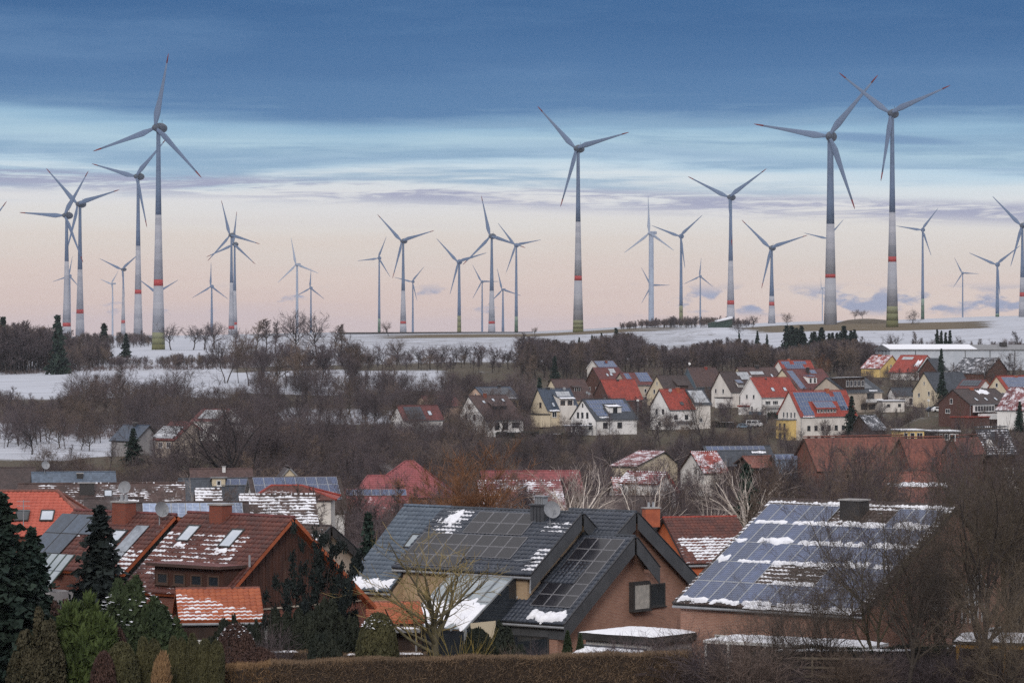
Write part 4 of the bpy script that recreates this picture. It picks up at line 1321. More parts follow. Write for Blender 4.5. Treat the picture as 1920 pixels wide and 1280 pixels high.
    h = H('snow-blotched dark roof with half-timbered gable behind the weeping tree', (1872, 672), (1847, 699), (1889, 696), 1808, 1270, 42, base=718, wall='timberframe', roof='slate_s', verge='dark', gable='r', **kw)
    h = H('grey roofed house with tall beige gable behind two garden spruces', (1733, 699), (1754, 733), (1712, 733), 1802, 1120, 37, base=764, wall='cream', roof='slate', verge='dark', **kw)
    h.win('g', 0, 7.4, .6, 1.0, 1); h.win('g', -2.2, 3.9, .9, 1.4, 1); h.win('g', 2.4, 3.4, .9, 1.3, 1); h.roofwin(5.2, 2.4, .8, 1.2); h.chimney(10, -.3, .8, .7, .5, FRAMEW)
    h = H('small house with orange verges, white gable and black panel roof', (1847, 713), (1833, 731), (1861, 729), 1807, 1090, 40, base=760, wall='white', roof='redbrown', verge='orange', gable='r', **kw)
    h.array([(.8, .3, 7, 2)], 1.0, 1.6, m_=PVFARB, fm=PVFRAMED); h.win('g', 0, 4.2, .8, 1.0, 1)
    h = H('brown brick house with dark roof, three rooflights and white glazed balcony', (1787, 731), (1818, 757), (1760, 755), 1865, 960, 45, base=795, wall='brownbrick', roof='dkbrown', verge='dark', pad=13, **kw)
    for a in (4.2, 8.6, 13): h.roofwin(a, 4.4, 1.0, 1.4)
    h.snow(9, .5, 5, 2.0, .05, seed=3); h.chimney(8, .2, 1.2, .8, .6, CHIMO)
    h.win('g', .6, 5.6, .9, 1.5, 1); h.win('g', 1.8, 3.0, 1.6, 1.2, 2)
    h.block('conservatory_frame', (.3, 6.6, 3.4), (9.4, 7.2, 5.3), FRAMEW)
    for k in range(7):
        o = h.part(M().box((.55 + k * 1.26, h.fs * 7.23, 3.7), (1.0, 0, 0), (0, .03, 0), (0, 0, 1.4)), 'conservatory_pane', None, None, GLASS)
    h.block('balcony_slab', (.3, 6.5, 1.6), (16.2, 8.4, 1.8), VERGE['grey']); h.block('balcony_rail', (.3, 8.4, 1.4), (16.2, 8.48, 3.0), FRAMEW)
    h.win('f', 13, 3.2, 2.6, 1.6, 3); h.win('f', 13, -.9, 1.6, 1.1, 2)
    h.block('garage_wall', (-5.5, 3.5, -4), (4.0, 9.5, 2.0), RENDER['brownbrick']); h.block('garage_edge', (-5.7, 3.3, 2.02), (4.2, 9.7, 2.35), VERGE['red'])
    h.win('f', 2.4, -2.4, 1.2, 1.0, 2, off=3.1)
    h = H('cream house with red verges and a big field of panels, cut by right border', (1869, 706), (1897, 744), (1854, 727), 1942, 1060, 45, base=765, wall='cream', roof='red', verge='red', **kw)
    h.array([(1.4, .5, 12, 5)], 1.0, 1.6); h.chimney(9, .3, 1.4, .9, .3, CHIMO)
    h.win('g', 0, 6.4, .9, 1.3, 1); h.win('g', -2.4, 3.2, 1.2, 1.6, 2)
    h = H('snow-dusted rose roof at the right border before the cream house', (1945, 728), (1922, 768), (1963, 764), 1893, 930, 40, base=800, wall='white', roof='pink_s', verge='red', gable='r', **kw)
    h = H('small white bungalow with dark hipped roof behind the flat white annexe', (1671, 728), (1678, 741), (1665, 739), 1708, 1130, 30, base=759, wall='white', roof='slate', verge='dark', **kw)
    h.win('f', 3, .8, 1.8, 1.3, 2, FRAMED); h.door('f', 6.4, .0, 1.2, 2.2, FRAMED)
    h = H('dark blue-grey barn roof streaked with snow above the scrub', (1612, 780), (1634, 806), (1600, 796), 1640, 930, 45, base=828, wall='wood', roof='slate_s', verge='dark', name='barn', cat='barn')

    h = H('red-brown roofed house with pale orange gable and two red chimneys above the thicket', (790, 743), (803, 761), (781, 755), 850, 1080, 40, base=784, wall='peach', roof='redbrown', verge='dark', **kw)
    for a in (3.6, 6.2): h.chimney(a, .2, .8, .8, .6, CHIMO)
    h = H('red roof with dark collectors half sunk in the thicket, whitish gable', (745, 762), (757, 787), (733, 785), 818, 980, 35, base=805, wall='white', roof='redbrown', verge='brown', **kw)
    h.array([(1.5, .4, 6, 3)], 1.0, 1.6, m_=PVFARB, fm=PVFRAMED); h.roofwin(9, 2.0, 1.2, 1.6)

    # houses on the left-hand slope
    kw2 = dict(group='houses on the snowy slope at left')
    h = H('house with dark blue roof behind the dark pine on the snowy slope', (279, 799), (254, 826), (293, 820), 234, 720, 35, base=848, wall='grey', roof='blue', verge='dark', gable='r', **kw2)
    h.chimney(3.6, .2, .7, .7, .7, VERGE['dark'])
    h = H('house with pale collector roof and red verge on the snowy slope', (359, 793), (327, 824), (375, 806), 323, 700, 40, base=848, wall='beige', roof='redbrown', verge='red', gable='r', **kw2)
    h.array([(.5, 1.6, 6, 4)], 1.0, 1.05, m_=PVFRAME); h.snow(.3, 4.4, 5.5, .5, .1, seed=3)
    h.win('f', 1.6, 1.0, 1.2, 1.2); h.win('f', 4.0, 1.0, 1.2, 1.2)
    h = H('long low white house under a pale blue panel roof on the snowy slope', (430, 769), (410, 790), (449, 786), 381, 800, 30, base=816, wall='white', roof='redbrown', verge='white', gable='r', **kw2)
    h.array([(.3, .4, 6, 3)], 1.0, 1.3, m_=PVFRAME); h.win('g', .2, 4.4, .8, .9, 1)
    h.block('annex_wall', (-6.5, 0, -1), (-.01, 4.4, 2.7), RENDER['white']); h.block('annex_roof', (-6.9, -.3, 2.72), (-.02, 4.8, 3.0), VERGE['dark'])
    h.win('f', -3.4, .7, 1.5, 1.4, 2, FRAMED); h.win('f', 2.0, .7, 1.5, 1.4, 2, FRAMED)

def flat_building(label, p, Y, ang, lx, ly, h, wall, name='house', cat='house', roof_m=None, snow=True, eave=.3, windows=(), group=None, fasc=.3, fm=FRAMED, pad=7):
    """flat-roofed box; p: photo pixel of the near top corner; lx along the right-going side, ly along the left-going side"""
    A = at(*p, Y)
    root = empty(name, (A.x, A.y, A.z - h), R(ang))
    tag(root, label, cat, group)
    wm = RENDER[wall] if isinstance(wall, str) else wall
    M().box((0, 0, -1), (lx, 0, 0), (0, ly, 0), (0, 0, h + 1 - fasc)).build('wall', wm, root)
    r = M().box((-eave, -eave, h - fasc + .003), (lx + 2 * eave, 0, 0), (0, ly + 2 * eave, 0), (0, 0, fasc)).build('roof', roof_m or VERGE['grey'], root)
    if snow:
        M().box((-eave + .08, -eave + .08, h + .006), (lx + 2 * eave - .16, 0, 0), (0, ly + 2 * eave - .16, 0), (0, 0, .12)).build('snow_cover', SNOW, r)
    for face, u, z, w, hh in windows:
        f, g = window_meshes(w, hh, 2 if w > 1.3 else 1, fm, GLASS)
        mt = Matrix.Translation((u, 0, z)) if face == 'f' else Matrix.Translation((0, u, z)) @ Matrix.Rotation(R(-90), 4, 'Z')
        o = link('window', f, root); o.matrix_basis = mt
        link('pane', g, o)
    c = root.location
    PADS.append((c.x, c.y + ly / 2, c.z - .05, pad))
    return root

def build_village_flat():
    flat_building('low flat white annexe with snowy roof edge beside the beige three-storey house', (1655, 751), 1080, 20, 7.5, 7, 3.3, 'offwhite', windows=(('f', 2, 1.4, 1.0, .8), ('f', 5.8, 1.4, 1.0, .9)), group=VG)
    flat_building('yellow pavilion with white snow roof behind the bare thicket', (1690, 806), 900, 12, 6.2, 8, 3.2, 'yellow', windows=(('f', 1.2, .8, 1.0, 1.7), ('f', 3.0, .8, 1.2, 1.7), ('f', 5.0, .8, 1.6, 1.7)), fm=FRAMEW, name='pavilion', cat='pavilion')
    flat_building('low dark pavilion with snow-blotched roof right of the yellow one', (1748, 808), 905, 10, 7.5, 9, 2.9, 'wood', windows=tuple(('f', 1 + k * 1.4, .6, .9, 1.6) for k in range(5)), fm=FRAMEW, name='pavilion', cat='pavilion')
    # industrial hall on the slope
    A = at(1669, 655, 1420)
    hh = 8.5
    root = empty('industrial_hall', (A.x, A.y, A.z - hh), R(8))
    tag(root, 'long pale metal hall with snow on its low roof below the ridge field', 'hall')
    Lx, Ly = 62.0, 26.0
    mw = RENDER['metalwhite']
    M().box((0, 0, -2), (Lx, 0, 0), (0, Ly, 0), (0, 0, hh + 1.6)).build('wall', mw, root)
    r = M().prism([(-.5, -.5, hh - .38), (-.5, Ly + .5, hh - .38), (-.5, Ly + .5, hh), (-.5, Ly / 2, hh + 1.9), (-.5, -.5, hh)], (Lx + 1, 0, 0)).build('roof', VERGE['grey'], root)
    M().prism([(-.3, -.3, hh + .04), (-.3, Ly / 2, hh + 1.96), (-.3, Ly / 2, hh + 2.1), (-.3, -.3, hh + .18)], (37, 0, 0)).build('snow_cover', SNOW, r)
    for k in range(1, 6):
        M().box((k * 10.5, -.12, -1), (.25, 0, 0), (0, .119, 0), (0, 0, hh + .5)).build('downpipe', VERGE['dark'], root)
    for k in range(4):
        y = 3 + k * 5.6
        M().box((-.10, y, 3.0), (.099, 0, 0), (0, 3.0, 0), (0, 0, 2.4)).build('window', GLASS, root)
    for k in range(3):
        M().box((-.08, 6.2 + k * 6, -1), (.079, 0, 0), (0, 1.2, 0), (0, 0, hh + .4)).build('wall_stripe', VERGE['grey'], root)
    M().cbox((50, 8, hh + .3), 2.6, 2.6, 2.6).build('roof_vent', VERGE['dark'], root)
    PADS.append((A.x + 30, A.y + 8, A.z - hh, 26))
    # green field shed on the ridge
    A = at(1332, 606, 2020)
    root = empty('field_shed', (A.x, A.y, A.z - 1.9), R(6))
    tag(root, 'dark green field shed with slanting snow roof on the ridge', 'shed')
    dg = mat('shed_green', (.035, .060, .050), None, .5, .8)
    M().prism([(0, 0, -1), (13, 0, -1), (13, 0, 4.4), (0, 0, 2.2)], (0, 9, 0)).build('wall', dg, root)
    r = M().prism([(3.2, -.6, 2.35), (13.4, -.6, 4.5), (13.4, -.6, 4.75), (3.2, -.6, 2.6)], (0, 10, 0)).build('roof', VERGE['grey'], root)
    M().prism([(4.0, 1.0, 2.8), (13.2, 1.0, 4.75), (13.2, 1.0, 5.9), (4.0, 1.0, 3.5)], (0, 8, 0)).build('snow_cover', SNOW, r)
    PADS.append((A.x + 6, A.y + 3, A.z - 1.9, 10))
# ------------------------------------------------------------------ roofs of the valley floor and the near gardens
TILE_D = mat_tile('tiles_anthracite', (.024, .030, .044), (.052, .062, .085), (.034, .041, .055), .42, .5)
TILE_B = mat_tile('tiles_blue_grey', (.070, .092, .125), (.115, .145, .185), (.08, .10, .13), .5, .4)
TILE_R = mat_tile('tiles_weathered_red', (.076, .027, .023), (.140, .044, .031), (.048, .026, .025))
TILE_O = mat_tile('tiles_orange', (.31, .076, .032), (.40, .11, .044), (.22, .054, .028))
TILE_F = mat_tile('tiles_fresh_red', (.40, .085, .055), (.47, .11, .072), (.33, .07, .05), .6)
TILE_K = mat_tile('tiles_dark_brown', (.050, .036, .032), (.085, .058, .050), (.035, .030, .028))
TILE_P = mat_tile('tiles_rose', (.25, .068, .075), (.31, .088, .095), (.19, .055, .060), .6)
BOARD = mat('boards_brown', (.080, .036, .026), (.055, .027, .021), 3, .75, .25, rand=.2, streak=True)
BOARDG = mat('boards_green_grey', (.040, .043, .038), (.028, .030, .028), 3, .75, .25, rand=.2, streak=True)
ALU = mat('glazing_bar_grey', (.26, .28, .30), None, 1, .45, .5)
GROOF = mat('glass_roof', (.30, .34, .37), (.22, .26, .29), 1.0, .08, .6)
CURTAIN = mat('curtain_pale', (.42, .40, .37), (.30, .29, .27), 3, .9)
CORR = mat('corrugated_white', (.55, .54, .53), (.46, .45, .44), 1.0, .7, .3, streak=True)

PVRAIL = mat('panel_frame_dim', (.25, .25, .27), None, 1, .45)

def proj(p):
    return (960 + F * p.x / p.y, HY - F * p.z / p.y)

def verge_panels(h, side, drop=.95, step=1.0, m_=None, lb=None, b0=0.0):
    O, ex, ed, en = h.slope(side)
    lb = lb or (h.lbf if side == 'f' else h.lbb)
    n = max(1, round((lb - b0) / step))
    for k in range(n):
        a, b = b0 + (lb - b0) * k / n, b0 + (lb - b0) * (k + 1) / n
        p = O + ex * (-h.og - .01) + ed * (a + .006) + en * (h.rt - .03)
        q = O + ex * (-h.og - .01) + ed * (b - .006) + en * (h.rt - .03)
        h.part(M().prism([p, q, q - V(0, 0, drop), p - V(0, 0, drop)], (-.05, 0, 0)), 'cladding_panel', None, None, m_ or ZINC)
    p, q = O + ex * (-h.og - .085) + en * h.rt, O + ex * (-h.og - .085) + ed * lb + en * h.rt
    h.part(M().box(p, q - p, ex * .16, en * .05), 'verge_cap', None, None, PVFRAMED)

def gable_boards(h, z0, m_, w=.26, x=-.03, clip=.12):
    """vertical boards with cover strips on the visible gable from z0 up to the slopes"""
    mb = M()
    lo, hi = -h.wb * (h.hr - z0) / h.db if h.hr - z0 < h.db else -h.wb, 0
    yf = h.wf * min(1, (h.hr - z0) / h.df)
    yb = h.wb * min(1, (h.hr - z0) / h.db)
    ys = np.arange(-yb, yf, w)
    top = lambda y: h.hr - clip - (y * h.df / h.wf if y > 0 else -y * h.db / h.wb)
    for y in ys:
        y1 = min(y + w - .03, yf)
        if y1 - y < .04 or top(y) < z0 + .05 and top(y1) < z0 + .05:
            continue
        a, b = h.fs * y, h.fs * y1
        mb.prism([(x, a, z0), (x, b, z0), (x, b, max(z0, top(y1))), (x, a, max(z0, top(y)))], (-.03 if int(round(y / w)) % 2 else -.05, 0, 0))
    o = h.part(mb, 'gable_boards', None, None, m_)
    o['kind'] = 'stuff'

def gutter(h, side='f', a0=None, a1=None, m_=ZINCL):
    O, ex, ed, en = h.slope(side)
    lb = h.lbf if side == 'f' else h.lbb
    p = O + ed * (lb + .05) + en * .02
    h.part(M().tube([p + ex * (a0 if a0 is not None else -h.og), p + ex * (a1 if a1 is not None else h.L + h.og)], .075, 6), 'gutter', None, None, m_)

def hip(label, P1, P2, Y, E1, E2, w, tiles, tone, wall, name='house', cat='house', seed=2, snow=None, hw=4.5, tw=.3, th=.36, group=None):
    """hipped roof: ridge P1-P2 (photo pixels) at distance Y, front eave corners E1, E2, half depth w"""
    a, b = at(*P1, Y), at(*P2, Y)
    b.z = a.z
    e1, e2 = at(*E1, Y - w), at(*E2, Y - w)
    e1.z = e2.z = (e1.z + e2.z) / 2
    g1, g2 = V(e1.x, Y + w, e1.z), V(e2.x, Y + w, e2.z)
    o0 = V((e1.x + e2.x) / 2, Y, e1.z - hw)
    root = empty(name, o0)
    tag(root, label, cat, group)
    a, b, e1, e2, g1, g2 = (p - o0 for p in (a, b, e1, e2, g1, g2))
    mb = M()
    for q in ([e1, e2, b, a], [e2, g2, b], [g2, g1, a, b], [g1, e1, a], [e1, g1, g2, e2]):
        mb.poly(q)
    r = mb.build('roof', tone, root)
    M().box((e1.x + .5, e1.y + .5, -1), (e2.x - e1.x - 1, 0, 0), (0, 2 * w - 1, 0), (0, 0, hw + 1 - .02)).build('wall', RENDER[wall], root)
    for p, q in ((a, b), (a, e1), (b, e2), (b, g2)):
        M().tube([p + V(0, 0, .06), q + V(0, 0, .06)], .13, 6).build('ridge_cap', tone, r)
    ed = V(0, e1.y - a.y, e1.z - a.z)
    lb = ed.length
    ed.normalize()
    en = V(0, ed.z, -ed.y)
    if en.z < 0:
        en = -en
    # x to the left so that (x, down, out) stays right-handed
    la = e2.x - e1.x
    lim = ((e2.x - b.x, 0.0), (e2.x - a.x, la))
    me = tile_mesh(la, lb, tiles, tw, th, lim, snow, seed)
    if V(1, 0, 0).cross(ed).dot(en) > 0:
        m3 = Matrix((V(1, 0, 0), ed, en)).transposed().to_4x4()
        lim = ((a.x - e1.x, 0.0), (b.x - e1.x, la))
        me = tile_mesh(la, lb, tiles, tw, th, lim, snow, seed)
        o = V(e1.x, a.y, a.z)
    else:
        m3 = Matrix((V(-1, 0, 0), ed, en)).transposed().to_4x4()
        o = V(e2.x, a.y, a.z)
    t = link('roof_tiles', me, r)
    t.matrix_basis = Matrix.Translation(o + en * .02) @ m3
    t['kind'] = 'stuff'
    PADS.append((o0.x, o0.y, o0.z - .05, 9))
    return root, r, Matrix.Translation(o + en * .03) @ m3, la, lb

def build_valley_roofs():
    H = House
    kw = dict(group='roofs on the valley floor')
    h = H('long steel-blue tiled roof with chimney and satellite dish, farthest left of the valley floor', (64, 889), (69, 916), (60, 900), 211, 400, 10, hr=8.5, wall='grey', roof='steelblue', verge='dark', **kw)
    h.chimney(5.2, .9, .7, .7, .1, VERGE['dark']); h.dish(1.2, .2, .5); gutter(h)
    h = H('dark brown roof left of the steel-blue one', (-40, 880), (-36, 902), (-44, 890), 62, 420, 8, hr=8.5, wall='grey', roof='dkbrown', verge='dark', **kw)
    h = H('broad brown tiled roof with one rooflight below the steel-blue roof', (40, 911), (46, 950), (36, 925), 340, 330, 7, hr=8.5, wall='wood', roof=ROOF['brownfield_s'] if False else ROOF['brown_s'], verge='brown', **kw)
    h.roofwin(7.8, 1.2, .8, 1.1); h.chimney(6.2, 1.4, 1.4, .8, .3, VERGE['dark'])
    h = H('dark low roof with snow-edged verge and grey dish behind the brick chimney', (165, 939), (170, 966), (160, 950), 262, 288, 7, hr=8, wall='wood', roof='dkbrown', verge='dark', **kw)
    h.dish(3.1, .1, .55, face=V(-.2, -.9, .35)); h.snow(2.6, .2, 1.6, .5, .06, seed=4)
    h = H('roof covered edge to edge in pale collectors behind the left red roofs', (263, 948), (274, 968), (258, 955), 458, 262, 8, hr=8, wall='wood', roof='dkbrown', verge='dark', **kw)
    h.panels(.15, .15, 7, 1, 1.08, 1.9, pm=PVK)
    h = H('long brown roof with a white bird-like vent in the hollow', (360, 882), (364, 900), (356, 890), 468, 430, 9, hr=8.5, wall='wood', roof='brown', verge='brown', **kw)
    h.chimney(3.9, .6, .4, .4, .5, FRAMEW)
    h = H('slate roof with a strip of panels and small white gable', (340, 901), (350, 922), (334, 910), 466, 372, 10, hr=8.5, wall='white', roof='slate', verge='grey', **kw)
    h.panels(4.2, .2, 3, 1, 1.0, 1.2, pm=PV); h.dormer(3.2, 4.6, .4, 1.5, 1.0, 'cream', nwin=1, ww=.5, wh=.6)
    h = H('low roof striped with snow courses beside white stems', (372, 921), (378, 937), (366, 930), 408, 310, 8, hr=7, wall='white', roof='brownfield_s', verge='brown', **kw)
    h = H('roof striped with snow courses behind the bare garden tree', (455, 932), (466, 966), (446, 945), 583, 292, 8, hr=8, wall='wood', roof='brownfield_s', verge='brown', **kw)
    h = H('large panel roof with glinting right edge behind the red hipped roof', (471, 899), (487, 940), (460, 912), 631, 352, 12, hr=9, wall='white', roof='dkbrown', verge='grey', **kw)
    h.panels(.1, .1, 8, 3, 1.08, 1.4, pm=PV)
    hip('hipped red roof with snow patches in front of the panel roof', (509, 911), (566, 910), 330, (468, 938), (630, 937), 4.2, TILE_R, ROOF['red'], 'offwhite', seed=5, snow=lambda u, v: .35 * (v > .3) + .2 * math.sin(9 * u + 4 * v), group=kw['group'])
    h = H('house showing only a pale pointed gable behind the panel roof', (542, 879), (527, 897), (560, 898), 536, 440, 80, hr=9, wall='cream', roof='dkbrown', verge='grey', gable='r', **kw)
    hip('big rose-red hipped roof with a smoking neighbour', (760, 865), (775, 864), 430, (668, 934), (850, 932), 6.0, TILE_P, ROOF['pink'], 'brick', seed=6, tw=.34, th=.42, group=kw['group'])
    hip('lower rose-red hipped wing left of the big hipped roof', (690, 892), (727, 891), 424, (667, 921), (755, 921), 3.0, TILE_P, ROOF['pink'], 'brick', seed=7, tw=.34, th=.42, group=kw['group'])
    h = H('slim roof strip of tilted panels below the rose hipped roof', (646, 921), (650, 937), (642, 927), 758, 400, 6, hr=7, wall='brick', roof='pink', verge='grey', **kw)
    h.panels(.1, .1, 7, 1, 1.0, 1.25, pm=PV)
    for lab, A, Fp, Bp, R2, Y, a, wl, rfm in (
        ('long rose-red roof behind the white birch stems', (905, 886), (912, 909), (898, 896), 1082, 470, 8, 'offwhite', 'pink'),
        ('rose roof thickly dusted with snow behind the orange-brown willow', (900, 905), (909, 944), (892, 920), 1045, 400, 8, 'offwhite', 'pink_s'),
        ('snow-striped roof low behind the largest white birch', (1150, 899), (1156, 918), (1145, 906), 1246, 430, 8, 'offwhite', 'red_s'),
        ('dark roof behind the birches with sky-lit edge', (1090, 935), (1098, 965), (1083, 945), 1230, 330, 10, 'wood', 'dkbrown'),
        ('faded red roof right of the birches, snow in its courses', (1298, 849), (1288, 869), (1306, 858), 1340, 560, 20, 'offwhite', 'red_s'),
        ('long pale blue panel roof above the thicket in the middle distance', (1321, 839), (1330, 862), (1313, 848), 1440, 600, 12, 'wood', 'slate'),
        ('small terracotta roof in front of the long panel roof', (1395, 858), (1380, 876), (1408, 868), 1445, 520, 30, 'wood', 'terracotta'),
        ('little blue-grey roof left of the long terracotta roof', (1450, 855), (1456, 874), (1445, 862), 1500, 520, 12, 'wood', 'steelblue'),
        ('large terracotta roof, its left slope visible above the bare thicket', (1510, 823), (1487, 880), (1525, 850), 1690, 500, 30, 'rbrick', 'terracotta'),
        ('terracotta roof section standing out behind bare twigs right of centre', (1690, 824), (1712, 885), (1675, 850), 1765, 480, 25, 'rbrick', 'terracotta'),
        ('terracotta house with small front gable window behind the right-hand trees', (1786, 823), (1773, 850), (1802, 846), 1830, 470, 60, 'rbrick', 'terracotta'),
        ('dark roofed house with white dish behind the right-hand trees', (1830, 806), (1812, 850), (1850, 840), 1885, 480, 35, 'wood', 'slate_s'),
        ('brick house with snow strip on its eave behind the thicket', (1650, 890), (1660, 918), (1640, 905), 1745, 340, 10, 'rbrick', 'terracotta'),
        ('snow-edged dark roof with pale gable near right border', (1895, 888), (1872, 920), (1918, 922), 1912, 345, 70, 'offwhite', 'dkbrown'),
    ):
        gl = 'r' if Fp[0] < A[0] else 'l'
        h = H(lab, A, Fp, Bp, R2, Y, a, hr=6.0, wall=wl, roof=rfm, verge='brown', gable=gl, **kw) if gl == 'l' or R2 < A[0] else H(lab, A, Bp if gl == 'l' else (2 * A[0] - Fp[0], Fp[1]), Fp if False else (2 * A[0] - Bp[0], Bp[1]), R2, Y, a, hr=6.0, wall=wl, roof=rfm, verge='brown', gable='l', **kw)
        if 'panel roof above' in lab:
            h.panels(.1, .1, 10, 1, 1.05, 1.2, pm=PV); h.snow(8, 1.6, 2.5, .6, .05, seed=3)
        if 'little blue-grey' in lab:
            h.panels(.1, .1, 3, 1, 1.2, 1.4, pm=PV)
        if 'front gable window' in lab:
            h.win('g', 0, 5.8, .9, .9, 1)
        if 'white dish' in lab:
            h.dish(.4, 3.4, .6, m_=FRAMEW)
        if 'snow strip' in lab:
            h.snow(.2, 1.8, 6, .7, .12, seed=4)
        if 'pale gable near' in lab:
            h.win('g', .3, 5.6, 1.2, 1.0, 2)
    h = H('rose roof with snow streaks and cream half-timbered gable right of the birches', (1244, 848), (1192, 875), (1270, 870), 1200, 600, 35, hr=9, wall='cream', roof='pink_s', verge='dark', gable='r', **kw)
    for y in (-2, 0, 2):
        h.part(M().box((-.04, h.fs * y - .08, 4.2), (.03, 0, 0), (0, .16, 0), (0, 0, 2.4)), 'timber', None, None, FRAMEB)
    h = H('small rose gabled roof with snowy front behind the right birches', (1247, 889), (1233, 905), (1267, 920), 1180, 420, 40, hr=8, wall='white', roof='pink_s', verge='red', gable='r', **kw)

def build_near_houses():
    H = House
    # ---- the anthracite house in the middle
    h = H('brick house with anthracite tiled roof, black solar panels and stepped dark-clad gables', (1092, 969), (1003, 1076), (1172, 1060), 846, 203, 39, hr=8.6, wall='ybrick', roof='slate', verge='dark', va=True, gable='r', og=.55, oe=.35, tiles=TILE_D, tilek=dict(seed=11, sides='f'), pad=9,
          snowfn=lambda u, v: (.62 if (u < .10 and .55 < v < .92) else 0) + (.5 if u < .17 and .1 < v < .3 else 0) + (.7 if u > .72 and v < .42 else 0) * (.5 + .5 * math.sin(17 * u)))
    root = h
    verge_panels(h, 'f', .9)
    verge_panels(h, 'b', .9)
    gutter(h)
    h.panels(2.35, .30, 4, 2, 1.14, 1.03, pm=PVB, fm=PVRAIL)
    h.panels(1.75, 2.50, 7, 2, 1.14, 1.03, pm=PVB, fm=PVRAIL)
    h.panels(5.2, 4.56, 4, 1, 1.14, 1.03, pm=PVB, fm=PVRAIL)
    # zinc-clad chimney stack with ribbed cowl and dish
    st = h.part(M().box((1.60, h.fs * .15 if h.fs > 0 else -.95, 7.2), (1.0, 0, 0), (0, .8, 0), (0, 0, 2.0)), 'chimney_stack', h.roof, None, ZINC)
    for k in range(3):
        h.part(M().box((1.60 + .25 * (k + 1), (h.fs * .15 if h.fs > 0 else -.95) + .8, 7.3), (.03, 0, 0), (0, .02, 0), (0, 0, 1.9)), 'seam', h.roof, None, PVFRAMED)
    h.part(M().box((1.50, (h.fs * .15 if h.fs > 0 else -.95) - .1, 9.21), (1.2, 0, 0), (0, 1.0, 0), (0, 0, .1)), 'chimney_cap', h.roof, None, ZINC)
    cw = M()
    for k in range(6):
        cw.cbox((1.80 + .12 * k, h.fs * .55, 9.31), .06, .42, .42)
    cw.cbox((2.1, h.fs * .55, 9.73), .85, .55, .07)
    h.part(cw, 'chimney_cowl', h.roof, None, ZINCL)
    h.dish(.95, 1.25, .52, face=V(.35, -.9, .3))
    # wing at the left with longer eave
    pj = proj(h.mw @ V(h.L, 0, h.hr))
    w = H('', pj, (737, 1106), (930, 1055), 759, (h.mw @ V(h.L, 0, h.hr)).y, 39, hr=h.hr, wall='ybrick', roof='steelblue', verge='dark', gable='r', og=.02, oe=.35, root=root, tiles=TILE_B, tilek=dict(seed=12),
          snowfn=lambda u, v: 0)
    w.snow(.0, w.lbf - .95, w.L, .85, .12, seed=21, edge=.5)
    gutter(w)
    # roof window group and snow under the left ridge
    for k in range(2):
        w.roofwin(.5 + k * 1.1 - 1.6, 1.5 + k * .9, 1.3, 1.2, gm=GROOF)
    w.snow(-1.9, .9, 2.6, .6, .12, seed=23)
    h.snow(h.L - 1.4, .35, 1.0, 1.2, .12, seed=24)
    # wing gable window
    w.win('g', w.wf * .62 * w.fs, 3.0, 1.3, 1.6, 2, FRAMED)
    # rear, higher gable
    b = H('', (1193, 967), (1083, 1094), (1304, 1086), 1080, 204, 39, hr=8.7, wall='brick', roof='slate', verge='dark', va=True, gable='r', og=.5, oe=.3, root=root, tiles=TILE_D, tilek=dict(seed=13, lim=None))
    verge_panels(b, 'f', .95)
    verge_panels(b, 'b', .95)
    b.panels(2.3, .75, 1, 2, 1.05, 1.05, pm=PVB, fm=PVRAIL)
    # front extension
    e = H('', (1191, 1013), (1066, 1168), (1228, 1061), 1094, 201.5, 39, hr=7.2, wall='brick', roof='slate', verge='dark', va=True, gable='r', og=.8, oe=.4, root=root, tiles=TILE_D, tilek=dict(seed=14, sides='f'))
    verge_panels(e, 'f', .95)
    verge_panels(e, 'b', .95)
    e.panels(-.42, .35, 3, 6, .98, 1.06, pm=PVB, fm=PVRAIL)
    e.snow(-.6, e.lbf - .95, 2.7, .85, .20, seed=31, edge=.6)
    gutter(e)
    for k in range(6):
        e.part(M().box((-.75 + k * .68, e.fs * (e.wf + .02), e.hr - e.df - .95), (.66, 0, 0), (0, e.fs * .05, 0), (0, 0, .88)), 'cladding_panel', None, None, ZINC)
    e.part(M().box((e.L - .02, e.fs * .3, e.hr - 1.0), (.22, 0, 0), (0, e.fs * (e.wf - .3), 0), (0, 0, .01)), 'flashing', None, None, ZINCL)
    O, ex, ed, en = e.slope('f')
    p, q = O + ex * (e.L + e.og - .05) + en * .35, O + ex * (e.L + e.og - .05) + ed * (e.lbf - 1.8) + en * .35
    e.part(M().box(p, q - p, ex * .14, en * .06), 'flashing', None, None, mat('flashing_pale', (.50, .48, .45), None, 2, .6))
    # gable windows: a pair, left one projecting
    z1 = e.hr - 2.0
    e.part(M().prism([(0, -e.fs * (e.wb - .02), z1), (0, -e.fs * 3.2, z1 - .1), (0, -e.fs * 5.2, z1 - 2.3), (0, -e.fs * 5.2, -1), (0, -e.fs * (e.wb - .02), -1)], (1.2, 0, 0)), 'wall', None, None, RENDER['brick'])
    e.win('g', e.fs * -1.30, 3.05, 1.65, 1.6, 1, FRAMED, CURTAIN, off=.30)
    e.part(M().box((-.29, min(e.fs * -.45, e.fs * -2.15), 2.98), (.28, 0, 0), (0, 1.7, 0), (0, 0, 1.75)), 'window_box', None, None, FRAMED)
    e.win('g', e.fs * -3.05, 3.15, 1.75, 1.35, 1, FRAMED, GLASS, off=.02)
    e.part(M().box((-.035, min(e.fs * -2.30, e.fs * -2.85), 3.27), (.034, 0, 0), (0, .55, 0), (0, 0, 1.1)), 'curtain', None, None, CURTAIN)
    e.win('f', 1.9, .35, 2.6, 1.6, 2, FRAMED, GLASS)
    # glass-roofed conservatory
    y0, y1 = h.wf * 1.0, h.wf + 4.7
    z0, z1 = h.hr - h.df - .05, h.hr - h.df - 2.95
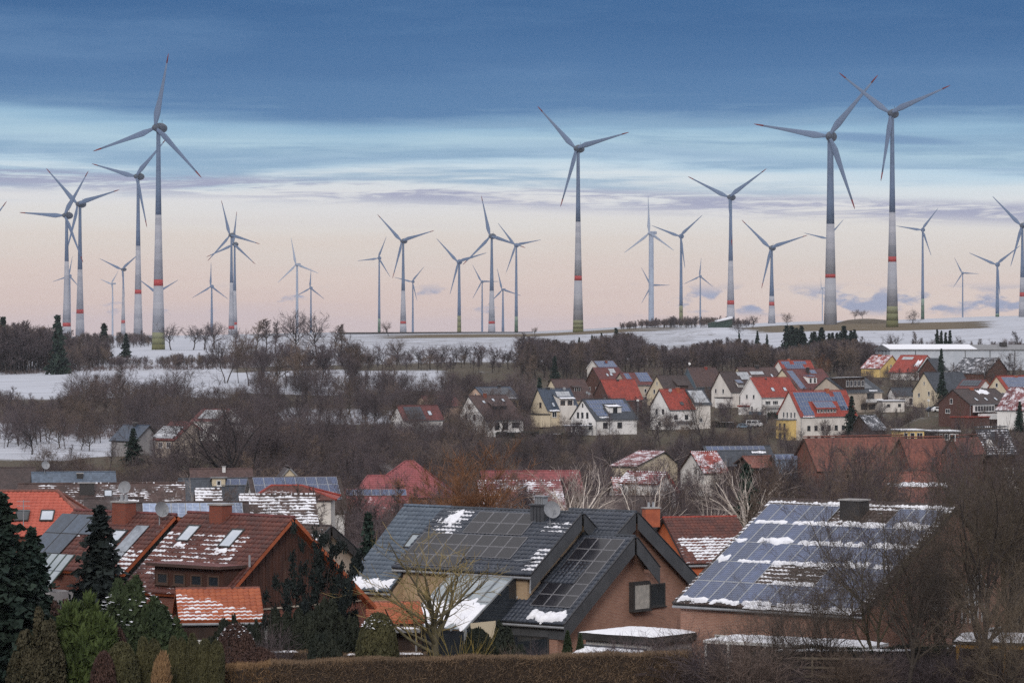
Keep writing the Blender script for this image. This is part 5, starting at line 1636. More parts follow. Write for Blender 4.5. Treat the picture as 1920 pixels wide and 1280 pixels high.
    X0, X1, n = .75, 5.4, 5
    P = lambda x, t, dz=0: V(x, h.fs * (y0 + (y1 - y0) * t), z0 + (z1 - z0) * t + dz)
    for k in range(n):
        xa, xb = X0 + (X1 - X0) * k / n, X0 + (X1 - X0) * (k + 1) / n
        for t0, t1 in ((0, .52), (.53, 1)):
            h.part(M().prism([P(xa + .05, t0), P(xb - .05, t0), P(xb - .05, t1), P(xa + .05, t1)], (0, 0, .03)), 'glass_roof_pane', None, None, GROOF)
    for k in range(n + 1):
        x = X0 + (X1 - X0) * k / n
        h.part(M().box(P(x - .035, -.01, .0), V(.07, 0, 0), P(0, 1.04) - P(0, -.01), V(0, 0, .12)), 'glazing_bar', None, None, ALU)
    h.part(M().box(P(X0 - .1, -.02, -.05), V(X1 - X0 + .2, 0, 0), V(0, h.fs * .25, 0), V(0, 0, .3)), 'glazing_bar', None, None, ALU)
    h.part(M().box(P(X0, .515, .0), V(X1 - X0, 0, 0), P(0, .535) - P(0, .515), V(0, 0, .10)), 'glazing_bar', None, None, ALU)
    sl = (P(0, 1) - P(0, 0)).length
    dn = (P(0, 1) - P(0, 0)).normalized()
    upv = V(1, 0, 0).cross(dn)
    if upv.z < 0:
        fr, ox = Matrix((V(-1, 0, 0), dn, -upv)).transposed().to_4x4(), X1
    else:
        fr, ox = Matrix((V(1, 0, 0), dn, upv)).transposed().to_4x4(), X0
    h.part(lump_mesh(X1 - X0 - .1, sl * .46, .12, 41, edge=.35), 'snow_patch', None, Matrix.Translation(P(ox + (-.05 if ox == X1 else .05), .53, .06)) @ fr)
    # its end wall and posts
    h.part(M().prism([P(X0 - .02, .05, -.06), P(X0 - .02, .98, -.06), V(X0 - .02, h.fs * y1, z1 - 1.4), V(X0 - .02, h.fs * y0, z1 - 1.4)], (-.04, 0, 0)), 'conservatory_side_pane', None, None, GLASS)
    h.part(M().box((X0 - .10, h.fs * (y0 + 2.1), z1 - 1.0), (.05, 0, 0), (0, h.fs * 2.2, 0), (0, 0, 1.35)), 'side_board', None, None, RENDER['cream'])
    for x in (X0, X1):
        h.part(M().box((x - .06, h.fs * y1 - .06, -1), (.12, 0, 0), (0, .12, 0), (0, 0, z1 + 1)), 'conservatory_post', None, None, ALU)
    h.part(M().box((X0 + .1, h.fs * (y1 - .1), -1), (X1 - X0 - .2, 0, 0), (0, h.fs * .05, 0), (0, 0, z1 + .9)), 'conservatory_front_pane', None, None, GLASS)
    h.part(M().tube([h.mw.inverted() @ at(996, 1078, 199.4), h.mw.inverted() @ at(994, 1112, 199.3)], .06, 6), 'downpipe', None, None, ZINCL)

    # ---- right house whose whole front slope is blue panels
    s = H('brick house whose front roof is all blue solar panels with snow drifts between rows', (1796, 956), (1622, 1152), (1900, 1090), 1456, 190, 39, hr=8.9, wall='brick', roof='dkbrown', verge='dark', va=True, gable='r', og=.3, oe=.3, tiles=TILE_K, tilek=dict(seed=17), pad=9,
          snowfn=lambda u, v: (.75 if v < .07 else .52 if .18 < v < .9 else .3) + .12 * math.sin(13 * u + 7 * v))
    ncol = 12
    pw = (s.L - .1) / ncol
    ph = (s.lbf - .75) / 5
    skip = [(i, 0) for i in (4, 5, 6)] + [(i, 3) for i in (4, 5, 6, 7)] + [(3, 0)]
    s.panels(.1, .62, ncol, 5, pw, ph, pm=PV, skip=skip, h=.09)
    rg = random.Random(5)
    for j in range(5):
        a = .1
        while a < s.L - .6:
            wd = rg.uniform(1.2, 3.0)
            wd = min(wd, s.L - a)
            if rg.random() < (.92 if j in (1, 2, 0) else .5):
                big = rg.uniform(.26, .62) if j < 3 else rg.uniform(.2, .38)
                s.snow(a, .62 + ph * (j + 1) - big + .05, wd, big, rg.uniform(.08, .17), seed=int(a * 10) + 100 * j, edge=.75, lift=.08)
            a += wd * rg.uniform(.9, 1.3)
    s.snow(.2, s.lbf - .1, s.L * .6, .25, .10, seed=77)
    gutter(s)
    s.chimney(5.6, 1.3, 1.3, 1.0, .4, VERGE['dark'])
    for x in (2.4, 5.2, 8.6):
        s.win('f', x, .8, 1.6, 1.4, 2, FRAMEW)
    for y in (-2.2, 1.6):
        s.win('g', y, 3.6, 1.5, 1.6, 2, FRAMEW)
    for k in range(7):
        s.part(M().box((-.06, s.fs * (-3.4 + .42 * k), 2.6), (.05, 0, 0), (0, .10, 0), (0, 0, 2.2)), 'gable_slat', None, None, FRAMEW)
    s.win('g', s.fs * -4.4, .7, 1.6, 1.5, 2, FRAMEW)

    # ---- left red-brown house with boarded gable
    r1 = H('weathered red-tiled house with brown boarded gable, brick chimney and shed dormer', (552, 978), (431, 1120), (700, 1138), 366, 185, 39, hr=8.6, wall='rbrick', roof='redbrown', verge='orange', va=True, gable='r', og=.55, oe=.25, tiles=TILE_R, tilek=dict(seed=21), pad=8,
           snowfn=lambda u, v: (.48 if v > .22 else .12) + .14 * math.sin(11 * u) * math.cos(9 * v) - (.34 if u < .22 else 0) - (.2 if v > .8 else 0))
    gable_boards(r1, 4.1, BOARD)
    r1.part(M().box((-.09, -r1.wb if r1.fs > 0 else -r1.wf, 4.0), (.09, 0, 0), (0, r1.wf + r1.wb, 0), (0, 0, .09)), 'ledge', None, None, RENDER['beige'])
    r1.chimney(4.55, .35, .95, .8, .75, CHIMB, cap=True)
    r1.part(M().box((4.0, r1.fs * .85, r1.hr - 1.0), (1.1, 0, 0), (0, r1.fs * .35, 0), (0, 0, .16)), 'chimney_flashing', r1.roof, None, ZINCL)
    r1.roofwin(2.0, 1.15, .95, 1.5); r1.roofwin(5.35, 1.0, .95, 1.35)
    r1.snow(2.0, 2.75, .9, .35, .1, seed=3); r1.snow(5.3, 2.45, .9, .35, .1, seed=4)
    r1.dormer(-.1, 4.9, 4.1, 6.3, 1.5, BOARD, 'redbrown', nwin=4, ww=.85, wh=.62, fm=FRAMEB, verge='brown', over=.45)
    r1.part(M().tube([r1.mw.inverted() @ at(468, 1062, 181.9), r1.mw.inverted() @ at(468, 1040, 181.9)], .06, 6), 'vent_pipe', r1.roof, None, ZINCL)
    r1.win('g', r1.fs * 1.3, 1.55, 1.7, 1.75, 2, FRAMEB, CURTAIN); r1.win('g', r1.fs * -1.2, 1.55, 1.5, 1.75, 2, FRAMEB, GLASS)
    r1.win('g', r1.fs * -.2, 5.4, .9, 1.1, 1, FRAMEB)
    p1 = H('', (336, 1112), (360, 1166), (328, 1119), 480, 181, 9, hr=3.9, wall='wood', roof='terracotta', verge='orange', root=r1, wfix=2.6, minp=.4, og=.2, oe=.2, tiles=TILE_O, tilek=dict(seed=23),
           snowfn=lambda u, v: .58 * min(1, max(0, (u * .7 + v - .55) * 3)))
    gutter(p1)
    p1.win('f', 1.0, .6, .9, 1.1, 1, FRAMEW, CURTAIN); p1.win('f', 2.6, .7, 1.2, 1.1, 1, FRAMEW, CURTAIN)
    # ---- second red house
    r2 = H('red-tiled house with grey collectors, big chimney and dark boarded gable with dish', (331, 973), (238, 1076), (405, 1056), 150, 194, 39, hr=8.6, wall='rbrick', roof='redbrown', verge='orange', va=True, gable='r', og=.45, oe=.25, tiles=TILE_R, tilek=dict(seed=25), pad=8,
           snowfn=lambda u, v: .16 + .34 * (v > .55) * (u < .3) + .12 * math.sin(15 * u + 9 * v))
    gable_boards(r2, 2.6, BOARDG)
    r2.chimney(3.15, .55, 1.05, .85, .85, CHIMB, cap=True, pots=2)
    r2.part(M().box((2.55, r2.fs * 1.05, r2.hr - 1.2), (1.2, 0, 0), (0, r2.fs * .35, 0), (0, 0, .16)), 'chimney_flashing', r2.roof, None, ZINCL)
    r2.panels(.62, 1.05, 1, 2, 1.05, 2.35, pm=mat_solar('collector_grey', (.16, .18, .21), (.20, .22, .25), 1, 1, .15), fm=PVFRAMED)
    r2.roofwin(1.95, 1.5, 1.0, 1.75)
    r2.snow(1.8, 3.45, 1.1, .4, .12, seed=9); r2.snow(.7, 3.3, 1.0, .22, .1, seed=10)
    r2.panels(4.2, .35, 3, 3, 1.35, 1.75, pm=mat_solar('collector_blue_dark', (.035, .052, .080), (.05, .065, .09), 1, 1, .2), fm=PVFRAMED, skip=((0, 1),))
    r2.dish(.0, .95, .44, face=V(.55, -.8, .25))
    # glazed veranda under it
    q = at(140, 1041, 189)
    o = r2.mw.inverted() @ q
    for i in range(3):
        for j in range(2):
            a = o + V(i * .62, r2.fs * (j * 1.0), -j * .85)
            r2.part(M().prism([a + V(.03, 0, 0), a + V(.59, 0, 0), a + V(.59, r2.fs * .95, -.80), a + V(.03, r2.fs * .95, -.80)], (0, 0, .03)), 'veranda_pane', None, None, GROOF)
    for i in range(4):
        a = o + V(i * .62 - .03, 0, .0)
        r2.part(M().box(a, V(.06, 0, 0), V(0, r2.fs * 2.1, -1.78), V(0, 0, .08)), 'glazing_bar', None, None, mat('glazing_bar_green', (.045, .065, .055), None, 1, .5))
    r2.part(M().box(o + V(-.1, 0, -4), V(2.1, 0, 0), V(0, r2.fs * 1.95, 0), V(0, 0, 2.1)), 'veranda_wall', None, None, RENDER['grey'])
    # ---- fresh red hipped roof far left
    rr, r_, fr, la, lb = hip('house with fresh red hipped roof and two rooflights at the left border', (-60, 922), (108, 919), 238, (-110, 1006), (188, 1004), 4.6, TILE_F, ROOF['terracotta'], 'rbrick', seed=9, hw=4.0)
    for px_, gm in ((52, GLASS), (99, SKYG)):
        f, g = rooflight_meshes(.95, 1.25, gm, FRAMED)
        # place by column on the slope
        a = fr.inverted() @ (at(px_, 962, 234.6) - rr.location)
        o = link('roof_window', f, rr)
        o.matrix_basis = fr @ Matrix.Translation((a.x, lb * .46, .05))
        link('pane', g, o)
    a = at(44, 990, 233.6) - rr.location
    am = M().tube([a, a + V(0, 0, 1.9)], .03, 5)
    for z_ in (1.2, 1.5, 1.8):
        am.box(a + V(-.45, -.02, z_), (.9, 0, 0), (0, .03, 0), (0, 0, .03))
    am.build('aerial', ZINCL, r_)
    # ---- small house behind, pale gable with wide dark barge board
    f4 = H('small dark-roofed house with pale brick gable and wide black barge boards', (621, 993), (566, 1052), (676, 1043), 560, 226, 39, hr=7.0, wall='paintbrick', roof='dkbrown', verge='dark', va=True, gable='r', og=.5, oe=.3, tiles=TILE_K, tilek=dict(seed=31), pad=7, snowfn=lambda u, v: .6 if v > .15 else .3)
    verge_panels(f4, 'b', .6, 20, VERGE['dark']); verge_panels(f4, 'f', .6, 20, VERGE['dark'])
    # ---- orange house behind right
    f6 = H('orange-walled house with red roof half under snow behind the anthracite house', (1247, 976), (1281, 1053), (1224, 1010), 1376, 250, 17, wfix=4.6, hr=7.6, wall='orange', roof='red', verge='dark', og=.2, oe=.35, tiles=TILE_R, tilek=dict(seed=33), pad=8,
           snowfn=lambda u, v: .68 if .42 < v < .93 and (u + v * .3 < 1.1) else (.30 if v > .36 else .02))
    f6.chimney(-1.0, -.2, 1.1, .8, .9, CHIMO, pots=2); gutter(f6)
    f6.win('f', 1.4, 2.4, .9, 1.1, 1); f6.win('f', 3.6, 2.4, .9, 1.1, 1)
    # ---- low orange garage roof with canopy between the houses
    g5 = H('low orange-tiled garage roof between the red and the anthracite house', (654, 1137), (664, 1168), (648, 1142), 782, 193, 8, hr=3.6, wall='wood', roof='terracotta', verge='orange', name='garage', cat='garage', wfix=2.4, minp=.3, og=.15, oe=.2, tiles=TILE_O, tilek=dict(seed=35), pad=4, snowfn=lambda u, v: .7 if v > .9 and u > .5 else .05)

def build_poles():
    pm = mat('pole_grey', (.30, .31, .32), None, 1, .6)
    for lab, px, py, Y, h_ in (('white box lamp on a thin pole left of the brown brick house', 1741, 752, 1000, 5.5), ('thin street lamp beside the yard with the minibus', 1438, 752, 1030, 6.0), ('street lamp behind the stepped-panel house', 1196, 752, 1010, 6.5)):
        a = at(px, py, Y)
        r = empty('street_lamp', (a.x, Y, a.z - h_))
        tag(r, lab, 'street lamp', 'street lamps of the village')
        M().tube([(0, 0, -.5), (0, 0, h_)], [.09, .06], 6).build('pole', pm, r)
        M().cbox((0, 0, h_ + .002), .75, .5, .55).build('lamp_head', FRAMEW, r)

def build_garden_buildings():
    # corrugated shed with flat snow roof
    A = at(1222, 1193, 187)
    hh = 2.9
    def shed(label, A, hh, ang, lx, ly, name, cat):
        root = empty(name, (A.x, A.y, A.z - hh), R(ang))
        tag(root, label, cat)
        PADS.append((A.x, A.y + 1, A.z - hh - .05, 4))
        return root
    root = shed('garden shed of white corrugated sheets with thick flat snow roof', A, hh, -39, 1, 1, 'garden_shed', 'shed')
    mb = M()
    n = 46
    L, W = 4.5, 4.0
    # corrugated front: trapezoid ribs
    for k in range(n):
        x = -L + L * k / n
        mb.box((x, -.04 if k % 2 else 0, -.5), (L / n, 0, 0), (0, .1, 0), (0, 0, hh + .1))
    o = mb.build('corrugated_wall', CORR, root)
    o['kind'] = 'stuff'
    M().box((-L + .05, .11, -.5), (L - .1, 0, 0), (0, W - .3, 0), (0, 0, hh + .1)).build('wall', RENDER['grey'], root)
    r = M().box((-L - .3, -.35, hh - .38), (L + .6, 0, 0), (0, W + .6, 0), (0, 0, .38)).build('roof', VERGE['dark'], root)
    s = link('snow_cover', lump_mesh(L + .55, W + .55, .14, 3, edge=.08), root)
    s.location = (-L - .28, -.32, hh + .01)
    # little gabled hut under snow
    h = House('low hut with shallow snow-covered roof behind the long clipped hedge', (1207, 1226), (1180, 1244), (1247, 1242), 1098, 180, 39, hr=1.5, wall='wood', roof='slate', verge='dark', gable='r', og=.15, oe=.15, name='garden_hut', cat='hut', pad=3)
    h.put(lump_mesh(h.L + .25, h.lbf - .05, .09, 5, edge=.05), 'snow_cover', 'f', -.12, 0, h.L + .25, .01)
    for k in range(9):
        h.put(M().box((0, 0, 0), (.03, 0, 0), (0, h.lbf * .7, 0), (0, 0, .02)).mesh('ridge_rib', VERGE['grey']), 'roof_rib', 'f', .2 + k * .22, h.lbf * .3, .03, .10)
    # white porch in front of the panel-roofed house
    A = at(1405, 1203, 178)
    hh = 2.75
    root = shed('white-framed veranda with snowy flat roof before the panel-roofed house', A, hh, -30, 1, 1, 'veranda', 'veranda')
    r = M().box((-2.6, -.1, hh - .16), (9.0, 0, 0), (0, 3.2, 0), (0, 0, .16)).build('roof', FRAMEW, root)
    s = link('snow_cover', lump_mesh(8.9, 3.1, .14, 7, edge=.12), r)
    s.location = (-2.55, -.05, hh + .01)
    for x in (-2.5, -1.2, .9, 2.6, 4.4, 6.1):
        M().cbox((x, .0, -.6), .10, .10, hh + .43).build('post', FRAMEW, root)
    for x, w in ((-2.45, 1.2), (.95, 1.6), (4.45, 1.6)):
        M().box((x, .03, .9), (w, 0, 0), (0, .03, 0), (0, 0, hh - 1.1)).build('pane', GLASS, root)
    M().box((-2.5, .02, -.4), (8.6, 0, 0), (0, .05, 0), (0, 0, 1.0)).build('parapet', RENDER['offwhite'], root)
    M().box((-2.4, 2.95, -.6), (8.6, 0, 0), (0, .1, 0), (0, 0, hh + .4)).build('wall', RENDER['brick'], root)
    # canopy left of the conservatory
    A = at(640, 1179, 190)
    root = shed('flat carport canopy with thin snow edge behind the topiary dome', A, 2.4, -2, 1, 1, 'carport', 'carport')
    r = M().box((0, 0, 2.22), (4.3, 0, 0), (0, 4.0, 0), (0, 0, .18)).build('roof', VERGE['grey'], root)
    M().box((.02, .02, 2.41), (4.26, 0, 0), (0, 3.9, 0), (0, 0, .05)).build('snow_cover', SNOW, r)
    for x in (.1, 2.2, 4.1):
        M().cbox((x, .1, -.6), .1, .1, 2.81).build('post', VERGE['grey'], root)
    M().box((0, 3.9, -.6), (4.3, 0, 0), (0, .1, 0), (0, 0, 2.8)).build('wall', VERGE['dark'], root)
    # yellow carport at right with a car
    A = at(1796, 1206, 172)
    hh = 2.6
    yel = mat('timber_yellow', (.46, .24, .035), (.36, .19, .035), 2, .7)
    root = shed('yellow timber carport with snow roof at lower right', A, hh, -12, 1, 1, 'carport', 'carport')
    M().box((-.1, -.1, hh - .22), (6.5, 0, 0), (0, .14, 0), (0, 0, .22)).build('beam', yel, root)
    M().box((-.1, .05, hh - .22), (.14, 0, 0), (0, 4.6, 0), (0, 0, .22)).build('beam', yel, root)
    for x, y in ((0, 0), (2.3, 0), (4.6, 0), (0, 4.4)):
        M().cbox((x, y, -.6), .16, .16, hh + .37).build('post', yel, root)
    r = M().box((-.25, -.25, hh + .005), (6.8, 0, 0), (0, 5.0, 0), (0, 0, .12)).build('roof', VERGE['dark'], root)
    s = link('snow_cover', lump_mesh(6.7, 4.9, .15, 17, edge=.06), r)
    s.location = (-.2, -.2, hh + .13)
    # garden fence: rails and posts
    A = at(1405, 1262, 171)
    root = empty('garden_fence', (A.x, A.y, A.z - .3), R(-8))
    tag(root, 'weathered three-rail wooden fence under the right-hand trees', 'fence')
    fw = mat('fence_wood', (.16, .13, .10), (.11, .09, .07), 4, .9)
    for k in range(5):
        M().cbox((k * 1.55, 0, -.8), .10, .10, 2.0).build('post', fw, root)
    for z in (.15, .6, 1.05):
        M().box((-.2, -.09, z), (6.8, 0, 0), (0, .04, 0), (0, 0, .10)).build('rail', fw, root)

# ------------------------------------------------------------------ vehicles
def car(label, p, Y, ang, paint, van=False, snow=False, L=4.4, W=1.75, hh=1.45):
    a = at(*p, Y)
    root = empty('parked_car' if not van else 'parked_van', (a.x, a.y, a.z), R(ang))
    tag(root, label, 'car' if not van else 'van')
    if van:
        prof = [(-2.4, .35), (2.3, .35), (2.4, .95), (1.75, 1.15), (1.2, 1.9), (-2.3, 1.95), (-2.42, 1.0)]
        L, W = 4.8, 1.9
    else:
        prof = [(-2.1, .3), (2.1, .3), (2.15, .7), (1.2, .88), (.55, hh), (-1.2, hh), (-1.9, .95), (-2.15, .85)]
    M().prism([(x, -W / 2, z) for x, z in prof], (0, W, 0)).build('body', paint, root)
    if van:
        sides = [[(.95, 1.2), (1.55, 1.2), (1.12, 1.75), (.95, 1.75)], [(-.5, 1.2), (.8, 1.2), (.8, 1.75), (-.5, 1.75)], [(-2.1, 1.2), (-.65, 1.2), (-.65, 1.75), (-2.1, 1.75)]]
        ws = [(1.70, 1.18), (1.25, 1.82)]
        rw = (-2.37, 1.15, 1.8)
    else:
        sides = [[(.0, .92), (1.0, .92), (.5, hh - .1), (.0, hh - .1)], [(-1.45, .95), (-.1, .92), (-.1, hh - .1), (-1.15, hh - .1)]]
        ws = [(1.12, .92), (.60, hh - .06)]
        rw = (-1.8, .95, hh - .1)
    for sd in sides:
        for y, e in ((-W / 2 - .012, .01), (W / 2 + .002, .01)):
            M().prism([(x, y, z) for x, z in sd], (0, e, 0)).build('side_window', GLASS, root)
    (xa, za), (xb, zb) = ws
    M().prism([(xa + .01, -W / 2 + .1, za), (xa + .01, W / 2 - .1, za), (xb + .02, W / 2 - .15, zb), (xb + .02, -W / 2 + .15, zb)], (.015, 0, .01)).build('windscreen', GLASS, root)
    wh = M().lathe([(.10, -.1), (.31, -.1), (.33, -.05), (.33, .08), (.30, .1), (.10, .1)], 14, axis='y')
    wm = wh.mesh('wheel', mat('tyre', (.02, .02, .02), None, 1, .8))
    for x in (-1.4, 1.4):
        for y in (-W / 2 + .08, W / 2 - .08):
            link('wheel', wm, root, (x, y, .33))
    for y in (-W / 2 + .25, W / 2 - .25):
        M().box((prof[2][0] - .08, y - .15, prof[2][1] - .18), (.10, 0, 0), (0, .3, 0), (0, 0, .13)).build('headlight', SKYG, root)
        M().box((prof[-1][0] - .02, y - .1, prof[-1][1] - .2), (.08, 0, 0), (0, .2, 0), (0, 0, .15)).build('tail_light', TRED, root)
    if snow:
        s = link('snow_cover', lump_mesh(1.7, W - .2, .08, 5, edge=.05), root, (-1.15, -W / 2 + .1, hh + .005))
    PADS.append((a.x, a.y, a.z - .02, 4))
    return root

def build_vehicles():
    pw = mat('car_white', (.72, .72, .72), (.66, .66, .66), .5, .3, .5)
    pd = mat('car_dark', (.05, .06, .075), (.04, .05, .06), .5, .25, .5)
    pb = mat('car_blue_grey', (.20, .26, .33), None, .5, .25, .5)
    car('white minibus parked in the yard below the tall white red-roofed house', (1415, 800), 1010, -28, pw, van=True)
    car('pale blue-grey car parked beside the white minibus', (1396, 803), 1005, -30, pb)
    car('white car parked beside the brown brick house', (1761, 772), 975, 10, pw)
    car('dark car parked left of the white car by the brown brick house', (1750, 772), 985, 10, pd)
    car('dark car with snow on its roof under the yellow carport', (1812, 1266), 174.5, 195, pd, snow=True)
# ------------------------------------------------------------------ vegetation
def mat_plant(name, c1, c2, c3=None, scale=1.0, rough=.8, tint=.32, spec=.2):
    """bark, twigs or foliage: clumped tone variation, small shift per plant"""
    m, t = new_mat(name)
    ob = t.n('ShaderNodeTexCoord').outputs['Object']
    nz = t.noise(ob, scale, 4, .65)
    col = t.mix(t.step(nz, .32, .68), c1, c2)
    if c3:
        col = t.mix(t.step(t.n('ShaderNodeObjectInfo').outputs['Random'], .45, 1.0), col, c3)
    oi = t.n('ShaderNodeObjectInfo').outputs['Random']
    k = t.math('ADD', t.math('MULTIPLY', t.math('FRACT', t.math('MULTIPLY', oi, 7.31)), 2 * tint), 1 - tint)
    col = t.mix(1.0, col, t.n('ShaderNodeCombineColor', {0: k, 1: k, 2: k}).outputs[0], 'MULTIPLY')
    finish(t, col, rough, spec)
    return m

BARK = mat_plant('bark', (.052, .042, .039), (.036, .030, .029), (.068, .056, .047), 2.0)
TWIG = mat_plant('twigs', (.108, .083, .086), (.078, .063, .071), (.140, .102, .080), .5)
TWIGD = mat_plant('twigs_dark', (.082, .063, .064), (.062, .051, .055), (.096, .069, .058), .5)
TWIGO = mat_plant('twigs_willow', (.210, .098, .045), (.150, .074, .042), None, .5, tint=.1)
TWIGG = mat_plant('twigs_lichen', (.27, .205, .085), (.18, .145, .07), None, 1.5, tint=.1)
TWIGY = mat_plant('twigs_yellow', (.27, .20, .06), (.19, .15, .05), None, 1.5, tint=.1)
BIRCH = mat_plant('bark_birch', (.66, .59, .52), (.46, .41, .37), None, 3.0, tint=.12)
BIRCHT = mat_plant('twigs_birch', (.44, .38, .34), (.30, .25, .23), None, 2.0, tint=.12)
BARKG = mat_plant('bark_mossy', (.115, .100, .055), (.080, .068, .050), None, 2.5, tint=.12)
NEEDLE = mat_plant('needles_spruce', (.016, .030, .025), (.026, .042, .030), None, .9, tint=.2)
NEEDLEK = mat_plant('needles_pine', (.012, .018, .019), (.020, .027, .024), None, .9, tint=.15)
THUJA = mat_plant('foliage_thuja', (.026, .040, .020), (.044, .060, .027), None, .8, tint=.15)
THUJAL = mat_plant('foliage_cypress', (.085, .115, .035), (.055, .080, .028), None, .8, tint=.1)
THUJAD = mat_plant('foliage_column', (.075, .070, .032), (.045, .045, .024), None, .7, tint=.15)
COPPER = mat_plant('foliage_copper', (.085, .048, .038), (.060, .036, .032), None, .9, tint=.15)
BEECHT = mat_plant('foliage_tan', (.30, .185, .095), (.20, .125, .070), None, .9, tint=.1)
HEDGEB = mat_plant('hedge_twigs', (.20, .135, .085), (.135, .095, .065), None, .45, tint=.08)
EVERG = mat_plant('foliage_evergreen', (.020, .026, .020), (.032, .036, .024), None, .9, tint=.15)
IVYB = mat_plant('foliage_ivy', (.052, .048, .028), (.075, .065, .038), None, .9, tint=.15)

def segs_to_arrays(P0, P1, R0, R1, n):
    P0, P1, R0, R1 = (np.asarray(a, dtype=np.float64) for a in (P0, P1, R0, R1))
    d = P1 - P0
    d /= np.linalg.norm(d, axis=1, keepdims=True) + 1e-9
    ref = np.where(np.abs(d[:, 2:3]) < .9, np.array([[0, 0, 1.0]]), np.array([[1.0, 0, 0]]))
    u = np.cross(d, ref)
    u /= np.linalg.norm(u, axis=1, keepdims=True) + 1e-9
    w = np.cross(u, d)
    ang = np.arange(n) * 2 * np.pi / n
    off = u[:, None] * np.cos(ang)[None, :, None] - w[:, None] * np.sin(ang)[None, :, None]
    A = P0[:, None] + off * R0[:, None, None]
    B = P1[:, None] + off * R1[:, None, None]
    verts = np.concatenate([A, B], 1).reshape(-1, 3)
    base = (np.arange(len(P0)) * 2 * n)[:, None]
    k = np.arange(n)
    f = np.stack([base + k, base + (k + 1) % n, base + n + (k + 1) % n, base + n + k], -1).reshape(-1, 4)
    return verts, f

def ribbons_to_arrays(P0, P1, W, rg):
    P0, P1, W = np.asarray(P0), np.asarray(P1), np.asarray(W)
    d = P1 - P0
    s = np.cross(d, rg.normal(size=d.shape))
    s /= np.linalg.norm(s, axis=1, keepdims=True) + 1e-9
    a = s * (W / 2)[:, None]
    verts = np.stack([P0 - a, P0 + a, P1 + a * .5, P1 - a * .5], 1).reshape(-1, 3)
    f = np.arange(len(P0) * 4).reshape(-1, 4)
    return verts, f

def join_arrays(parts):
    vs_, fs_, o = [], [], 0
    for v, f in parts:
        vs_.append(v)
        fs_.append(f + o)
        o += len(v)
    return np.concatenate(vs_), np.concatenate(fs_)

